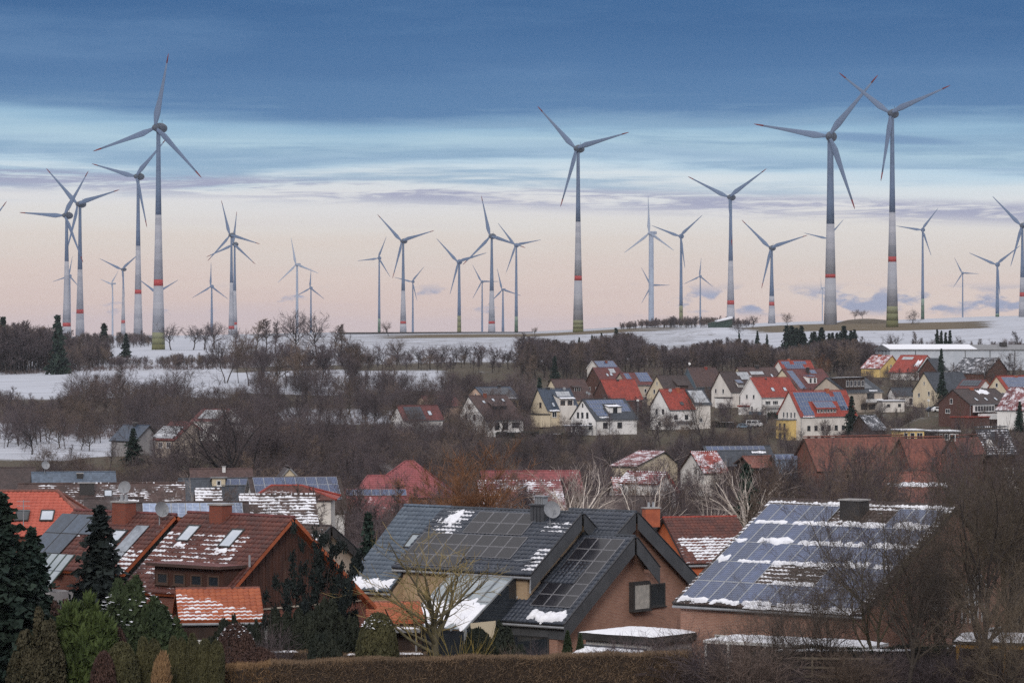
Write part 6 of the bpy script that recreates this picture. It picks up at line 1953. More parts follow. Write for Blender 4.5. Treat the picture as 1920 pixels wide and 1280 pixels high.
class Bare:
    """branching skeleton of a leafless tree of unit-metre size; makes a trunk mesh and a crown mesh"""
    def __init__(s, seed, h=12, trunk=.22, spread=.42, limbs=9, kids=(7, 6, 5), up=.35, rad=.020, tw=.018, stems=1, excurrent=False, droop=0.0, angle=(30, 60), curl=.22, mats=(BARK, TWIG), weep=False, tlen=(.35, .8), taper=.55):
        rg = random.Random(seed)
        s.rg, s.h = rg, h
        s.T, s.C, s.W = [], [], []
        s.tw, s.up, s.curl, s.droop, s.weep, s.tlen, s.taper = tw, up, curl, droop, weep, tlen, taper
        s.kids, s.angle = kids, angle
        for st in range(stems):
            lean = 0 if stems == 1 else rg.uniform(.05, .45)
            az = rg.uniform(0, 6.28)
            d = V(math.cos(az) * lean, math.sin(az) * lean, 1).normalized()
            p = V(math.cos(az), math.sin(az), 0) * (0 if stems == 1 else rg.uniform(0, .04 * h))
            hh = h * (rg.uniform(.72, 1.0) if stems > 1 else 1)
            L = hh * (.93 if excurrent else trunk + .28)
            r = rad * h * (1 if stems == 1 else .55)
            pts = s.path(p - V(0, 0, .5), d, L + .5, 7, .08 if excurrent else curl * .5, .5)
            rr = [r * (1.25 if i == 0 else 1) * (1 - (.93 if excurrent else .55) * i / 7) for i in range(8)]
            for i in range(7):
                s.T.append((pts[i], pts[i + 1], rr[i], rr[i + 1]))
            nl = max(3, limbs if stems == 1 else limbs // 2)
            for k in range(nl):
                t = (trunk + (1 - trunk) * (k + rg.random()) / nl) if excurrent else (trunk / (trunk + .28) + (1 - trunk / (trunk + .28)) * (k + .5) / nl)
                t = min(t, .98)
                q, dd, rq = s.along(pts, rr, t)
                if excurrent:
                    ll = hh * spread * (1.05 - t) * rg.uniform(.7, 1.1) + .06 * hh
                else:
                    ll = hh * (1 - trunk) * rg.uniform(.50, .72) * (1 if k < nl - 1 else 1.1) * (spread / .42) ** .5
                cd = s.side(dd, rg.uniform(*angle) * (1 if excurrent else (1.15 - .55 * k / nl)), k * 2.4 + rg.uniform(-.4, .4))
                s.grow(q, cd, ll, max(rq * .62, tw * 1.2), 1)
        s.mats = mats
    def path(s, p, d, L, n, curl, up):
        pts = [p.copy()]
        d = d.copy()
        for i in range(n):
            d = (d + V(s.rg.gauss(0, curl), s.rg.gauss(0, curl), s.rg.gauss(0, curl * .6) + up * .12)).normalized()
            p = p + d * (L / n)
            pts.append(p.copy())
        return pts
    def along(s, pts, rr, t):
        x = t * (len(pts) - 1)
        i = min(int(x), len(pts) - 2)
        f = x - i
        return pts[i].lerp(pts[i + 1], f), (pts[i + 1] - pts[i]).normalized(), rr[i] * (1 - f) + rr[i + 1] * f
    def side(s, d, deg, az):
        u = d.cross(V(0, 0, 1))
        if u.length < .05:
            u = V(1, 0, 0)
        u.normalize()
        w = d.cross(u)
        a = R(deg)
        return (d * math.cos(a) + (u * math.cos(az) + w * math.sin(az)) * math.sin(a)).normalized()
    def grow(s, p, d, L, r, lev):
        rg = s.rg
        if lev > len(s.kids):
            # terminal twig: one bent ribbon pair
            e = p + d * L
            if s.weep:
                m = p + d * L * .35
                s.W.append((p, m, max(r * 2, s.tw)))
                s.W.append((m, m + V(d.x * .15, d.y * .15, -1) * L * .9, s.tw))
            else:
                e.z += s.up * L * .25
                s.W.append((p, e, max(r * 1.6, s.tw)))
            return
        n = 5 if lev == 1 else 3
        up = s.up * (1.2 if lev == 1 else .8) - s.droop * (lev == 1)
        pts = s.path(p, d, L, n, s.curl, up)
        rr = [max(r * (1 - .75 * i / n), s.tw * .4) for i in range(n + 1)]
        tgt = s.T if lev == 1 else s.C
        for i in range(n):
            tgt.append((pts[i], pts[i + 1], rr[i], rr[i + 1]))
        nk = s.kids[lev - 1]
        for k in range(nk):
            t = .18 + .82 * (k + rg.random()) / nk
            q, dd, rq = s.along(pts, rr, min(t, .99))
            ll = L * rg.uniform(*s.tlen) * (1.05 - .45 * t)
            s.grow(q, s.side(dd, rg.uniform(s.angle[0], s.angle[1]), rg.uniform(0, 6.28)), ll, rq * s.taper, lev + 1)
    def meshes(s):
        rg = np.random.default_rng(3)
        a = lambda L, i: np.array([x[i] for x in L], dtype=np.float64)
        tv, tf = segs_to_arrays(a(s.T, 0), a(s.T, 1), a(s.T, 2), a(s.T, 3), 6)
        parts = []
        if s.C:
            parts.append(segs_to_arrays(a(s.C, 0), a(s.C, 1), a(s.C, 2), a(s.C, 3), 3))
        parts.append(ribbons_to_arrays(a(s.W, 0), a(s.W, 1), a(s.W, 2), rg))
        cv, cf = join_arrays(parts)
        top = max(cv[:, 2].max(), tv[:, 2].max())
        # scale so that the height is exactly h
        k = s.h / top
        return np_mesh('trunk', tv * k, tf, s.mats[0], smooth=True), np_mesh('crown', cv * k, cf, s.mats[1])

def leaf_quads(P, N, size, rg, stretch=1.6, align=.5, up=0.0):
    """one small leaf-spray quad at each point, roughly facing N"""
    n = len(P)
    nn = N * align + rg.normal(size=(n, 3)) * (1 - align)
    nn /= np.linalg.norm(nn, axis=1, keepdims=True) + 1e-9
    t = rg.normal(size=(n, 3))
    t[:, 2] += up * 3
    t -= nn * (t * nn).sum(1, keepdims=True)
    t /= np.linalg.norm(t, axis=1, keepdims=True) + 1e-9
    b = np.cross(nn, t)
    sz = size * rg.uniform(.6, 1.35, n)[:, None]
    t = t * sz * stretch
    b = b * sz * .5
    v = np.stack([P - b, P + t * .45 - b * .9, P + t, P + t * .45 + b * .9], 1).reshape(-1, 3) if stretch > 2.2 else np.stack([P - b - t * .4, P + b - t * .4, P + b * .7 + t * .6, P - b * .7 + t * .6], 1).reshape(-1, 3)
    return v, np.arange(n * 4).reshape(-1, 4)

def lump_dirs(n, rg):
    d = rg.normal(size=(n, 3))
    return d / np.linalg.norm(d, axis=1, keepdims=True)

def bumps(d, rg, k=9, amp=.18):
    """smooth uneven factor over directions"""
    f = np.ones(len(d))
    for _ in range(k):
        c = lump_dirs(1, rg)[0]
        f += amp * rg.uniform(-1, 1) * np.exp(-((1 - d @ c) / .22))
    return f

def bush(seed, rx, ry, h, n, size, m_, core, amp=.18, stretch=1.6, align=.35, depth=.16, flat=.0, shape='ellipsoid', up=.25, clumps=0):
    """leafy body standing on z=0: uneven shell of leaf sprays round a darker twig core"""
    rg = np.random.default_rng(seed)
    d = lump_dirs(n, rg)
    if shape == 'column':
        z = rg.uniform(-1, 1, n)
        a = rg.uniform(0, 2 * np.pi, n)
        pr = np.clip(1 - np.maximum(z, -0.0) ** 4, .02, 1) ** .5 * np.where(z < 0, .9 + .1 * (1 + z), 1)
        d = np.stack([np.cos(a) * pr, np.sin(a) * pr, z], 1)
    elif shape == 'dome':
        z = rg.uniform(-1, 1, n)
        a = rg.uniform(0, 2 * np.pi, n)
        pr = np.where(z > -.2, np.clip(1 - ((z + .2) / 1.2) ** 2, 0, 1) ** .5, 1)
        d = np.stack([np.cos(a) * pr, np.sin(a) * pr, z], 1)
    elif shape == 'cone':
        z = 1 - 2 * rg.random(n) ** .6
        z = -z
        a = rg.uniform(0, 2 * np.pi, n)
        pr = ((1 - z) / 2) ** .8
        d = np.stack([np.cos(a) * pr, np.sin(a) * pr, z], 1)
    un = d / (np.linalg.norm(d, axis=1, keepdims=True) + 1e-9)
    f = bumps(un, rg, 26 if amp > .1 else 9, amp)
    if clumps:
        cc = lump_dirs(clumps, rg)
        near = (un @ cc.T).max(1)
        f *= 1 + .16 * (np.clip((near - .85) / .15, 0, 1) - .4)
    rr = f * (1 - depth * rg.random(n) ** 1.5)
    S = np.array([rx, ry, h / 2])
    P = d * rr[:, None] * S + np.array([0, 0, h / 2])
    P[:, 2] = np.maximum(P[:, 2], .02)
    v, q = leaf_quads(P, un, size, rg, stretch, align, up)
    crown = np_mesh('crown', v, q, m_)
    # core
    k = M()
    prof = {'ellipsoid': [(.35, .06), (.78, .22), (.86, .5), (.70, .78), (.3, .95)], 'column': [(.80, .0), (.86, .3), (.86, .7), (.70, .90), (.3, .965)],
            'dome': [(.86, .0), (.88, .38), (.78, .62), (.50, .84), (.15, .94)], 'cone': [(.86, .02), (.66, .25), (.44, .5), (.24, .75), (.05, .96)]}[shape]
    k.lathe([(r_ * .97, z_) for r_, z_ in prof], 14)
    me = k.mesh('trunk', core, True)
    kc = .98 if amp < .1 else .84
    me.transform(Matrix.Diagonal((rx * kc, ry * kc, h * (1 if amp < .1 else .94), 1)))
    return me, crown

def lobed(seed, rx, ry, h, nl, n, size, m_, core, stretch=1.9, align=.3, up=.5, point=.6):
    """free-growing evergreen: many pointed plumes over a darker inner mass"""
    rg = np.random.default_rng(seed)
    vs_, fs_ = [], []
    for k in range(nl):
        a = rg.uniform(0, 6.283)
        q = rg.random() ** .5
        cx, cy = math.cos(a) * q * rx * .74, math.sin(a) * q * ry * .74
        top = h * (1 - .50 * q ** 2) * rg.uniform(.80, 1.04)
        lr = rx * rg.uniform(.28, .48)
        m = n // nl
        t = rg.random(m) ** .8
        ph = rg.uniform(0, 6.283, m)
        pr = lr * (np.clip(1 - t, 0, 1) ** point * .95 + .05) * (1 - .45 * rg.random(m) ** 2) * np.minimum(1, .55 + t * 2)
        P = np.stack([cx + np.cos(ph) * pr + cx * .25 * t, cy + np.sin(ph) * pr + cy * .25 * t, top * (.02 + .98 * t)], 1)
        N = np.stack([np.cos(ph), np.sin(ph), np.full(m, .5)], 1)
        vs_.append((P, N))
    P = np.concatenate([p for p, q in vs_])
    N = np.concatenate([q for p, q in vs_])
    v, q = leaf_quads(P, N, size, rg, stretch, align, up)
    kk = M().lathe([(.45, .0), (.50, .2), (.44, .4), (.24, .52), (.06, .60)], 14)
    me = kk.mesh('trunk', core, True)
    me.transform(Matrix.Diagonal((rx, ry, h, 1)))
    return me, np_mesh('crown', v, q, m_)

def spruce(seed, h, r, n_wh=26, br=8, m_=NEEDLE, size=.36, droop=.35, ragged=.25, sp=4):
    rg = np.random.default_rng(seed)
    P, N = [], []
    T0, T1 = [], []
    for i in range(n_wh):
        f = (i + .3) / n_wh
        z = h * (.05 + .95 * f)
        L = r * (1 - f) ** .85 * (.75 + .25 * math.sin(i * 2.1) * ragged + .2)
        nb = max(3, int(br * (1 - f * .5)))
        for b in range(nb):
            a = rg.uniform(0, 6.283)
            l = L * rg.uniform(1 - ragged * 1.6, 1.08) + .12
            dx, dy = math.cos(a), math.sin(a)
            ns = max(2, int(sp * (l / r) * 1.6 + 1))
            for k in range(ns):
                t = (k + rg.uniform(.2, 1)) / ns
                for sgn in (-1, 1):
                    off = rg.uniform(0, .20) * l * (1 - t * .6) * sgn
                    P.append((dx * l * t - dy * off, dy * l * t + dx * off, z - droop * l * t * t + .10 * l * max(0, t - .7) - rg.uniform(0, .12)))
                    N.append((dx * .25, dy * .25, .9))
            T0.append((0, 0, z)); T1.append((dx * l * .85, dy * l * .85, z - droop * l * .7))
    P, N = np.array(P), np.array(N)
    v1, f1 = leaf_quads(P, N, size, rg, 1.9, .45, -.15)
    v2, f2 = segs_to_arrays(T0, T1, np.full(len(T0), .03), np.full(len(T0), .01), 3)
    cv, cf = join_arrays([(v1, f1), (v2, f2)])
    t = M().lathe([(.022 * h, -.6), (.018 * h, .1 * h), (.003 * h, .98 * h)], 8).mesh('trunk', BARK, True)
    return t, np_mesh('crown', cv, cf, m_)

# ---- placing
ORD = 'first second third fourth fifth sixth seventh eighth ninth tenth eleventh twelfth thirteenth fourteenth fifteenth sixteenth seventeenth eighteenth nineteenth twentieth'.split()
ORD += ['twenty-' + w_ for w_ in ORD[:9]] + ['thirtieth'] + ['thirty-' + w_ for w_ in ORD[:9]] + ['fortieth']


PLANTS = {}
_HALF = {}
def half_width(me):
    c = me[1]
    if c.name not in _HALF:
        a = np.empty(len(c.vertices) * 3, dtype=np.float32)
        c.vertices.foreach_get('co', a)
        _HALF[c.name] = float(np.percentile(np.abs(a[0::3]), 97))
    return _HALF[c.name]

def plant(label, px, Y, me, name='bare_tree', cat='tree', group=None, top=None, h0=None, scale=None, rz=None, sxy=1.0, dz=0.0, x=None, base=None, wpx=None):
    """me: (trunk mesh, crown mesh) of height h0; top: photo row of the tip; base: photo row of the foot instead of the terrain"""
    X = (px - 960) / F * Y
    g = ground(X, Y) if base is None else -(base - HY) / F * Y
    if top is not None:
        hh = -(top - HY) / F * Y - g
        scale = max(hh, .5) / h0
    scale = scale or 1.0
    root = empty(name, (X, Y, g + dz), RNG.uniform(0, 6.28) if rz is None else rz)
    tag(root, label, cat, group)
    k = scale * sxy * RNG.uniform(.93, 1.07) if not wpx else wpx / 2 / F * Y / half_width(me)
    if wpx:
        root.rotation_euler.z = RNG.uniform(-.4, .4)
    for nm, m_ in zip(('trunk', 'crown'), me):
        o = link(nm, m_, root)
        o.scale = (k, k * RNG.uniform(.95, 1.05), scale)
    return root

def tree_sets():
    P = PLANTS
    P['round_near'] = [(Bare(100 + i, 10, .18, .50, 10, (7, 7, 6), .30, .020, .014).meshes(), 10) for i in range(2)]
    P['round'] = [(Bare(110 + i, 10, .14, .50, 11, (8, 6, 5), .32, .019, .036).meshes(), 10) for i in range(4)]
    P['tall'] = [(Bare(120 + i, 15, .28, .30, 28, (8, 6), .45, .014, .045, excurrent=True, angle=(28, 52)).meshes(), 15) for i in range(4)]
    P['vase'] = [(Bare(130 + i, 12, .14, .42, 8, (8, 6, 4), .6, .016, .034, angle=(18, 42)).meshes(), 12) for i in range(3)]
    P['far_round'] = [(Bare(140 + i, 11, .26, .52, 11, (9, 7), .34, .028, .080, curl=.26, taper=.62).meshes(), 11) for i in range(4)]
    P['far_tall'] = [(Bare(150 + i, 15, .30, .30, 28, (7, 6), .45, .016, .080, excurrent=True, angle=(28, 52)).meshes(), 15) for i in range(4)]
    P['far_vase'] = [(Bare(135 + i, 14, .24, .40, 9, (8, 6, 4), .6, .014, .060, angle=(18, 42), taper=.62).meshes(), 14) for i in range(3)]
    P['shrub'] = [(Bare(160 + i, 3.5, .05, .6, 7, (6, 5), .35, .012, .022, stems=6, angle=(20, 50), mats=(BARK, TWIG)).meshes(), 3.5) for i in range(3)]
    P['shrub_near'] = [(Bare(165 + i, 3.2, .05, .6, 12, (8, 7), .3, .010, .012, stems=11, angle=(20, 55), mats=(BARK, TWIG)).meshes(), 3.2) for i in range(3)]
    P['dark'] = [(Bare(170 + i, 12, .15, .50, 10, (8, 7, 5), .25, .020, .032, curl=.32, mats=(BARK, TWIGD)).meshes(), 12) for i in range(3)]
    P['willow'] = [(Bare(180, 10, .10, .62, 15, (9, 8, 7), .55, .020, .030, angle=(18, 50), mats=(BARK, TWIGO)).meshes(), 10)]
    P['rust'] = [(Bare(183 + i, 9, .10, .60, 10, (8, 7, 5), .45, .018, .024, angle=(16, 44), mats=(BARK, TWIGO)).meshes(), 9) for i in range(1)]
    P['birch'] = [(Bare(190 + i, 12, .26, .36, 13, (6, 4), .34, .022, .020, stems=st, angle=(18, 40), curl=.20, mats=(BIRCH, BIRCHT), taper=.5).meshes(), 12) for i, st in enumerate((2, 2, 1, 1))]
    NT_ = mat_plant('twigs_near', (.098, .078, .066), (.072, .059, .053), (.115, .090, .066), .5)
    P['big'] = [(Bare(200 + i, 14, tr, .60, 14, (8, 7, 6), .35, .021, .0185, stems=st, angle=(22, 55), curl=.26, mats=(bk, NT_), taper=.64).meshes(), 14)
                for i, (tr, st, bk) in enumerate(((.16, 1, BARK), (.12, 3, BARK), (.20, 2, BARKG), (.08, 4, BARK)))]
    P['bigm'] = [(Bare(240 + i, 12, .14, .60, 12, (8, 7, 6), .35, .016, .042, stems=st, angle=(22, 55), curl=.26, mats=(BARK, TWIG), taper=.6).meshes(), 12)
                for i, st in enumerate((1, 3, 2))]
    P['pollard'] = [(Bare(210, 7, .34, .62, 15, (7, 6), .55, .034, .026, angle=(25, 62), curl=.20, mats=(BARKG, TWIGG)).meshes(), 7)]
    P['old'] = [(Bare(215, 13, .14, .62, 13, (8, 7, 6), .42, .026, .034, curl=.30, mats=(mat_plant('bark_black', (.030, .026, .026), (.022, .020, .022)), TWIGD)).meshes(), 13)]
    P['osier'] = [(Bare(220, 2.6, .03, .7, 6, (6,), .6, .010, .018, stems=14, angle=(8, 26), mats=(TWIGY, TWIGY)).meshes(), 2.6)]
    P['weeping'] = [(Bare(225, 9, .4, .42, 10, (8, 7), .05, .02, .035, weep=True, mats=(BARK, TWIGD)).meshes(), 9)]
    P['spruce_far'] = [(spruce(300 + i, 14, 3.2, 30, 9, size=.55, sp=3, droop=.45, ragged=.4), 14) for i in range(3)]
    P['spruce'] = [(spruce(310 + i, 14, 3.2, 34, 10, size=.40, sp=4, ragged=.3), 14) for i in range(2)]

def pick(k):
    return RNG.choice(PLANTS[k])

def fill(label, group, n, pxr, Yr, hr, kinds, name='bare_tree', cat='tree', sxy=1.0, avoid=True, toprow=None, ordinal=False):
    c = 0
    made = []
    for i in range(n * 3):
        if c >= n:
            break
        px = pxr[0] + (pxr[1] - pxr[0]) * ((c + RNG.random()) / n)
        Y = RNG.uniform(*Yr)
        X = (px - 960) / F * Y
        if avoid and any((X - a) ** 2 + (Y - b) ** 2 < (sg * .75) ** 2 for a, b, z, sg in PADS):
            continue
        h = RNG.uniform(*hr)
        if toprow:
            g = ground(X, Y)
            h = min(h, -(toprow(px) + RNG.uniform(0, 8) - HY) / F * Y - g)
            if h < 2:
                c += 1
                continue
        me, h0 = pick(RNG.choice(kinds))
        made.append((px, plant(label, px, Y, me, name, cat, group, scale=h / h0, sxy=sxy)))
        c += 1
    if ordinal:
        for k, (px, o) in enumerate(sorted(made, key=lambda t: t[0])):
            o['label'] = label + ', ' + ORD[k] + ' from the left'

def woodland(parts):
    """the mass of lesser trees nobody could count: one object, tree shapes set on its points by geometry nodes"""
    pos = np.concatenate([p for p, h, k in parts])
    size = np.concatenate([h for p, h, k in parts])
    kind = np.concatenate([np.full(len(h), 0 if k == 'f' else 1) for p, h, k in parts])
    src = [PLANTS['far_round'][i] for i in range(4)] + [PLANTS['far_tall'][i] for i in range(4)] + [PLANTS['round'][i] for i in range(4)] + [PLANTS['tall'][0], PLANTS['tall'][1], PLANTS['dark'][0], PLANTS['vase'][1]]
    rg = np.random.default_rng(77)
    which = np.where(kind == 0, rg.integers(0, 8, len(pos)), rg.integers(8, 16, len(pos)))
    h0 = np.array([h for me, h in src])
    me = bpy.data.meshes.new('woodland')
    me.vertices.add(len(pos))
    me.vertices.foreach_set('co', pos.astype(np.float32).ravel())
    for nm, typ, val in (('size', 'FLOAT', (size / h0[which]).astype(np.float32)), ('which', 'INT', which.astype(np.int32)), ('turn', 'FLOAT', rg.uniform(0, 6.28, len(pos)).astype(np.float32))):
        at_ = me.attributes.new(nm, typ, 'POINT')
        at_.data.foreach_set('value', val)
    o = link('woodland', me)
    o['kind'] = 'stuff'
    ng = bpy.data.node_groups.new('woodland', 'GeometryNodeTree')
    ng.interface.new_socket('Geometry', in_out='INPUT', socket_type='NodeSocketGeometry')
    ng.interface.new_socket('Geometry', in_out='OUTPUT', socket_type='NodeSocketGeometry')
    N = ng.nodes.new
    gi, go = N('NodeGroupInput'), N('NodeGroupOutput')
    iop, g2i = N('GeometryNodeInstanceOnPoints'), N('GeometryNodeJoinGeometry')
    import bmesh
    nodes = []
    for k, (ms, h) in enumerate(src):
        bm = bmesh.new()
        bm.from_mesh(ms[0])
        nt = len(bm.faces)
        bm.from_mesh(ms[1])
        bm.faces.ensure_lookup_table()
        for f in bm.faces[nt:]:
            f.material_index = 1
        mm = bpy.data.meshes.new('woodland_tree')
        bm.to_mesh(mm)
        bm.free()
        mm.materials.append(ms[0].materials[0])
        mm.materials.append(ms[1].materials[0])
        so = bpy.data.objects.new('woodland_tree', mm)
        oi = N('GeometryNodeObjectInfo')
        oi.inputs['Object'].default_value = so
        oi.inputs['As Instance'].default_value = True
        nodes.append(oi)
    for oi in nodes[::-1]:
        ng.links.new(oi.outputs['Geometry'], g2i.inputs[0])
    def attr(nm, typ):
        a = N('GeometryNodeInputNamedAttribute')
        a.data_type = typ
        a.inputs['Name'].default_value = nm
        return a.outputs['Attribute']
    ng.links.new(gi.outputs[0], iop.inputs['Points'])
    ng.links.new(g2i.outputs[0], iop.inputs['Instance'])
    iop.inputs['Pick Instance'].default_value = True
    ng.links.new(attr('which', 'INT'), iop.inputs['Instance Index'])
    cx = N('ShaderNodeCombineXYZ')
    ng.links.new(attr('turn', 'FLOAT'), cx.inputs[2])
    ng.links.new(cx.outputs[0], iop.inputs['Rotation'])
    ng.links.new(attr('size', 'FLOAT'), iop.inputs['Scale'])
    ng.links.new(iop.outputs[0], go.inputs[0])
    md = o.modifiers.new('woodland', 'NODES')
    md.node_group = ng
    return o

def scatter_stuff(name, spots, hr, twigs, w, m_, seed=1, spread=.7):
    """undergrowth as one mass: a fan of thin shoots at every spot (x, y)"""
    rg = np.random.default_rng(seed)
    xy = np.asarray(spots)
    z = ground(xy[:, 0], xy[:, 1])
    n = len(xy)
    P0 = np.repeat(np.column_stack([xy, z - .1]), twigs, 0)
    h = np.repeat(rg.uniform(*hr, n), twigs) * rg.uniform(.5, 1, n * twigs)
    P0[:, :2] += rg.normal(0, .5, (n * twigs, 2)) * spread
    P1 = P0 + np.column_stack([rg.normal(0, .35, n * twigs) * h * spread, rg.normal(0, .35, n * twigs) * h * spread, h])
    v, f = ribbons_to_arrays(P0, P1, np.full(len(P0), w), rg)
    o = link(name, np_mesh(name, v, f, m_))
    o['kind'] = 'stuff'
    return o

def spots(n, pxr, Yr, rg, keep=None):
    px = rg.uniform(*pxr, n)
    Y = rg.uniform(*Yr, n)
    X = (px - 960) / F * Y
    ok = np.ones(n, bool)
    for a, b, z, sg in PADS:
        ok &= (X - a) ** 2 + (Y - b) ** 2 > (sg * .62) ** 2
    return np.column_stack([X, Y])[ok]

def build_woods():
    P = PLANTS
    rg = np.random.default_rng(5)
    # --- single trees on the skyline
    T = lambda lab, px, top, Y, k='far_round', i=0, sxy=1.0, base=None, name='bare_tree', group=None: plant(lab, px, Y, P[k][i % len(P[k])][0], name, 'tree' if 'bush' not in name else 'bush', group, top=top, h0=P[k][i % len(P[k])][1], sxy=sxy, base=base)
    T('round lone bare tree on the snowy skyline beside the slim green-footed turbine', 728, 599, 2300, 'far_round', 0, 1.1)
    T('round bare tree at the foot of the tallest turbine', 321, 601, 1870, 'far_round', 1)
    for k, (px, top) in enumerate(((362, 606), (383, 604), (402, 601))):
        T(('left', 'middle', 'right')[k] + ' tree of the three round bare ones below the small pale turbine', px, top, 1860, 'far_round', k + 1, 1.15)
    T('small round bare tree in front of the twin red-banded turbines', 442, 612, 1850, 'far_round', 3)
    for k, px in enumerate((480, 497, 516)):
        T(ORD[k] + ' bare tree in the short clump left of the tall pair', px, 596 + k * 3, 1760, 'far_tall', k, 1.5, group='clump of bare trees left of the tall pair')
    T('tall spreading bare tree under the bright white turbine', 556, 578, 1700, 'far_round', 2, 1.0)
    T('tallest spreading bare tree under the small ball-headed turbine', 594, 576, 1690, 'far_round', 0, .95)
    for k, px in enumerate((628, 642)):
        T(('left', 'right')[k] + ' slender bare tree right of the tallest spreading one', px, 606 + 4 * k, 1700, 'far_tall', k, 1.3, group='two slender bare trees')
    T('tiny crooked bare tree alone on the middle skyline', 1002, 612, 2200, 'far_round', 2, .9)
    T('round bush-like tree on the skyline right of the V-shaped turbine', 1411, 588, 2250, 'far_round', 1, 1.2)
    T('small round tree right of the medium red-banded turbine', 1476, 585, 2250, 'far_round', 3, 1.2)
    for k, px in enumerate((1603, 1618)):
        T(('left', 'right')[k] + ' one of the two flat-crowned trees on the skyline mound', px, 577 + 2 * k, 2350, 'far_round', k, 1.3, base=598)
    T('dense dark round tree at the right foot of the huge grey turbine', 1709, 576, 2200, 'dark', 1, 1.1)
    T('dark bush-like tree at the right foot of the snow-roofed shed', 1386, 592, 1960, 'dark', 0, 1.2)
    # skyline mound
    mx = at(1625, 600, 2300)
    mb = M().lathe([(26, -3), (21, .6), (13, 2.6), (5, 3.4), (.5, 3.5)], 24)
    o = mb.build('earth_mound', mat('mound_earth', (.075, .062, .045), (.12, .10, .08), .3, .95), None, True)
    o.location = (mx.x, 2300, ground(mx.x, 2300) - .2)
    o.scale = (1, .5, 1)
    tag(o, kind='structure')
    # pylon-like shrub strip along the skyline field edge
    # --- spruces
    S = lambda lab, px, top, Y, k='spruce_far', i=0, sxy=1.0, group=None, base=None: plant(lab, px, Y, P[k][i % len(P[k])][0], 'spruce_tree', 'tree', group, top=top, h0=14, sxy=sxy, base=base)
    S('tall dark lone spruce in front of the left overlapping turbines', 109, 590, 1505, sxy=1.15)
    S('broad dark spruce right of the tall lone spruce', 195, 606, 1720, i=1, sxy=1.5)
    S('smaller dark spruce between the knoll and the tallest turbine', 236, 626, 1720, i=2, sxy=1.5)
    S('spruce tip at the left border above the tree belt', 6, 594, 1600, i=1, sxy=1.2)
    for k, px in enumerate((1086, 1110, 1128, 1140, 1160, 1178)):
        S(ORD[k] + ' spruce from the left along the top of the middle wood', px, 632 - (k % 3) * 4, 1660, i=k, sxy=1.0, group='spruces along the top of the middle wood')
    S('broad dark pine-like spruce at the right end of the row above the middle wood', 1155, 615, 1640, i=2, sxy=1.3)
    for k in range(16):
        px = 1478 + k * 8.2 + RNG.uniform(-3, 3)
        S(ORD[k] + ' spruce from the left in the stand below the huge pale turbine', px, 609 + RNG.uniform(0, 16), 1690 + RNG.uniform(-40, 40), i=k, sxy=1.9, group='dark spruce stand below the huge pale turbine')
    for k, (px, top) in enumerate(((1386, 624), (1420, 620), (1438, 626))):
        S(ORD[k] + ' spruce in the loose group left of the dark spruce stand', px, top, 1690, i=k, group='loose spruces left of the stand')
    for k, px in enumerate((1757, 1765, 1773, 1781)):
        S(ORD[k] + ' spruce from the left in the clump behind the hall roof', px, 617 + 3 * k % 7, 1520, i=k, sxy=.8, group='spruce clump behind the hall')
    S('spruce in the brown wood above the red solar house', 1040, 668, 1350, i=1, sxy=1.2)
    S('dark spruce beside the cream house with the dark blue roof', 1012, 708, 1090, i=0, sxy=.9)
    S('tall garden spruce right of the big white solar house', 1597, 742, 965, 'spruce', 0, 1.2)
    S('upper garden spruce before the grey roofed house', 1765, 653, 1230, 'spruce', 1, .8)
    S('lower garden spruce before the grey roofed house', 1766, 690, 1075, 'spruce', 0, 1.0)
    S('small dark conifer by the rose roof at the right border', 1912, 752, 920, 'spruce', 1, 1.1)
    S('dark pine before the blue roofed house on the snowy slope', 250, 802, 690, 'spruce', 0, 1.7)
    S('dark conifer behind the right birch', 1400, 868, 300, 'spruce', 1, 1.1)
    S('ragged dark conifer left of the anthracite house', 690, 960, 232, 'spruce', 0, 1.0)
    # --- far masses
    wood = []
    def W(n, pxr, Yr, hr, kind, toprow=None, minh=2.0):
        q = spots(n, pxr, Yr, rg)
        z = ground(q[:, 0], q[:, 1])
        h = rg.uniform(*hr, len(q))
        if toprow is not None:
            px = 960 + F * q[:, 0] / q[:, 1]
            cap = -(toprow(px) + rg.uniform(0, 10, len(q)) - HY) / F * q[:, 1] - z
            h = np.minimum(h, cap)
        k = h > minh
        wood.append((np.column_stack([q, z - .1])[k], h[k], kind))
    W(260, (1165, 1415), (2320, 2440), (5, 9), 'f', lambda p: 588 + 14 * np.abs((p - 1300) / 130) ** 2)
    W(150, (125, 285), (1970, 2080), (4, 9), 'f', lambda p: 609 + 14 * np.abs((p - 205) / 75) ** 2)
    W(110, (-20, 90), (1530, 1680), (16, 25), 'f', lambda p: 602 + 5 * np.sin(p * .1))
    W(90, (70, 200), (1540, 1680), (8, 18), 'f', lambda p: 626 + 14 * np.sin(p * .09))
    W(190, (80, 480), (1525, 1600), (3, 8), 'f', lambda p: 662 + 0 * p)
    W(110, (300, 660), (1520, 1620), (4, 9), 'f', lambda p: 656 + 0 * p)
    W(620, (975, 1660), (1370, 1660), (10, 17), 'f', lambda p: 628 + 8 * np.sin(p * .031) + 10 * (p > 1200))
    W(70, (640, 1000), (1420, 1540), (5, 9), 'f', lambda p: 655 + 0 * p)
    W(90, (1590, 1930), (1470, 1600), (4, 9), 'f', lambda p: 630 + 0 * p)
    W(230, (480, 990), (970, 1300), (6, 14), 'm', lambda p: 682 + 12 * np.sin(p * .05))
    W(130, (-20, 480), (880, 1180), (6, 15), 'm', lambda p: 700 + 20 * np.sin(p * .02) + 20 * (p < 120))
    W(340, (420, 900), (590, 960), (6, 13), 'm', lambda p: 765 + 14 * np.sin(p * .04))
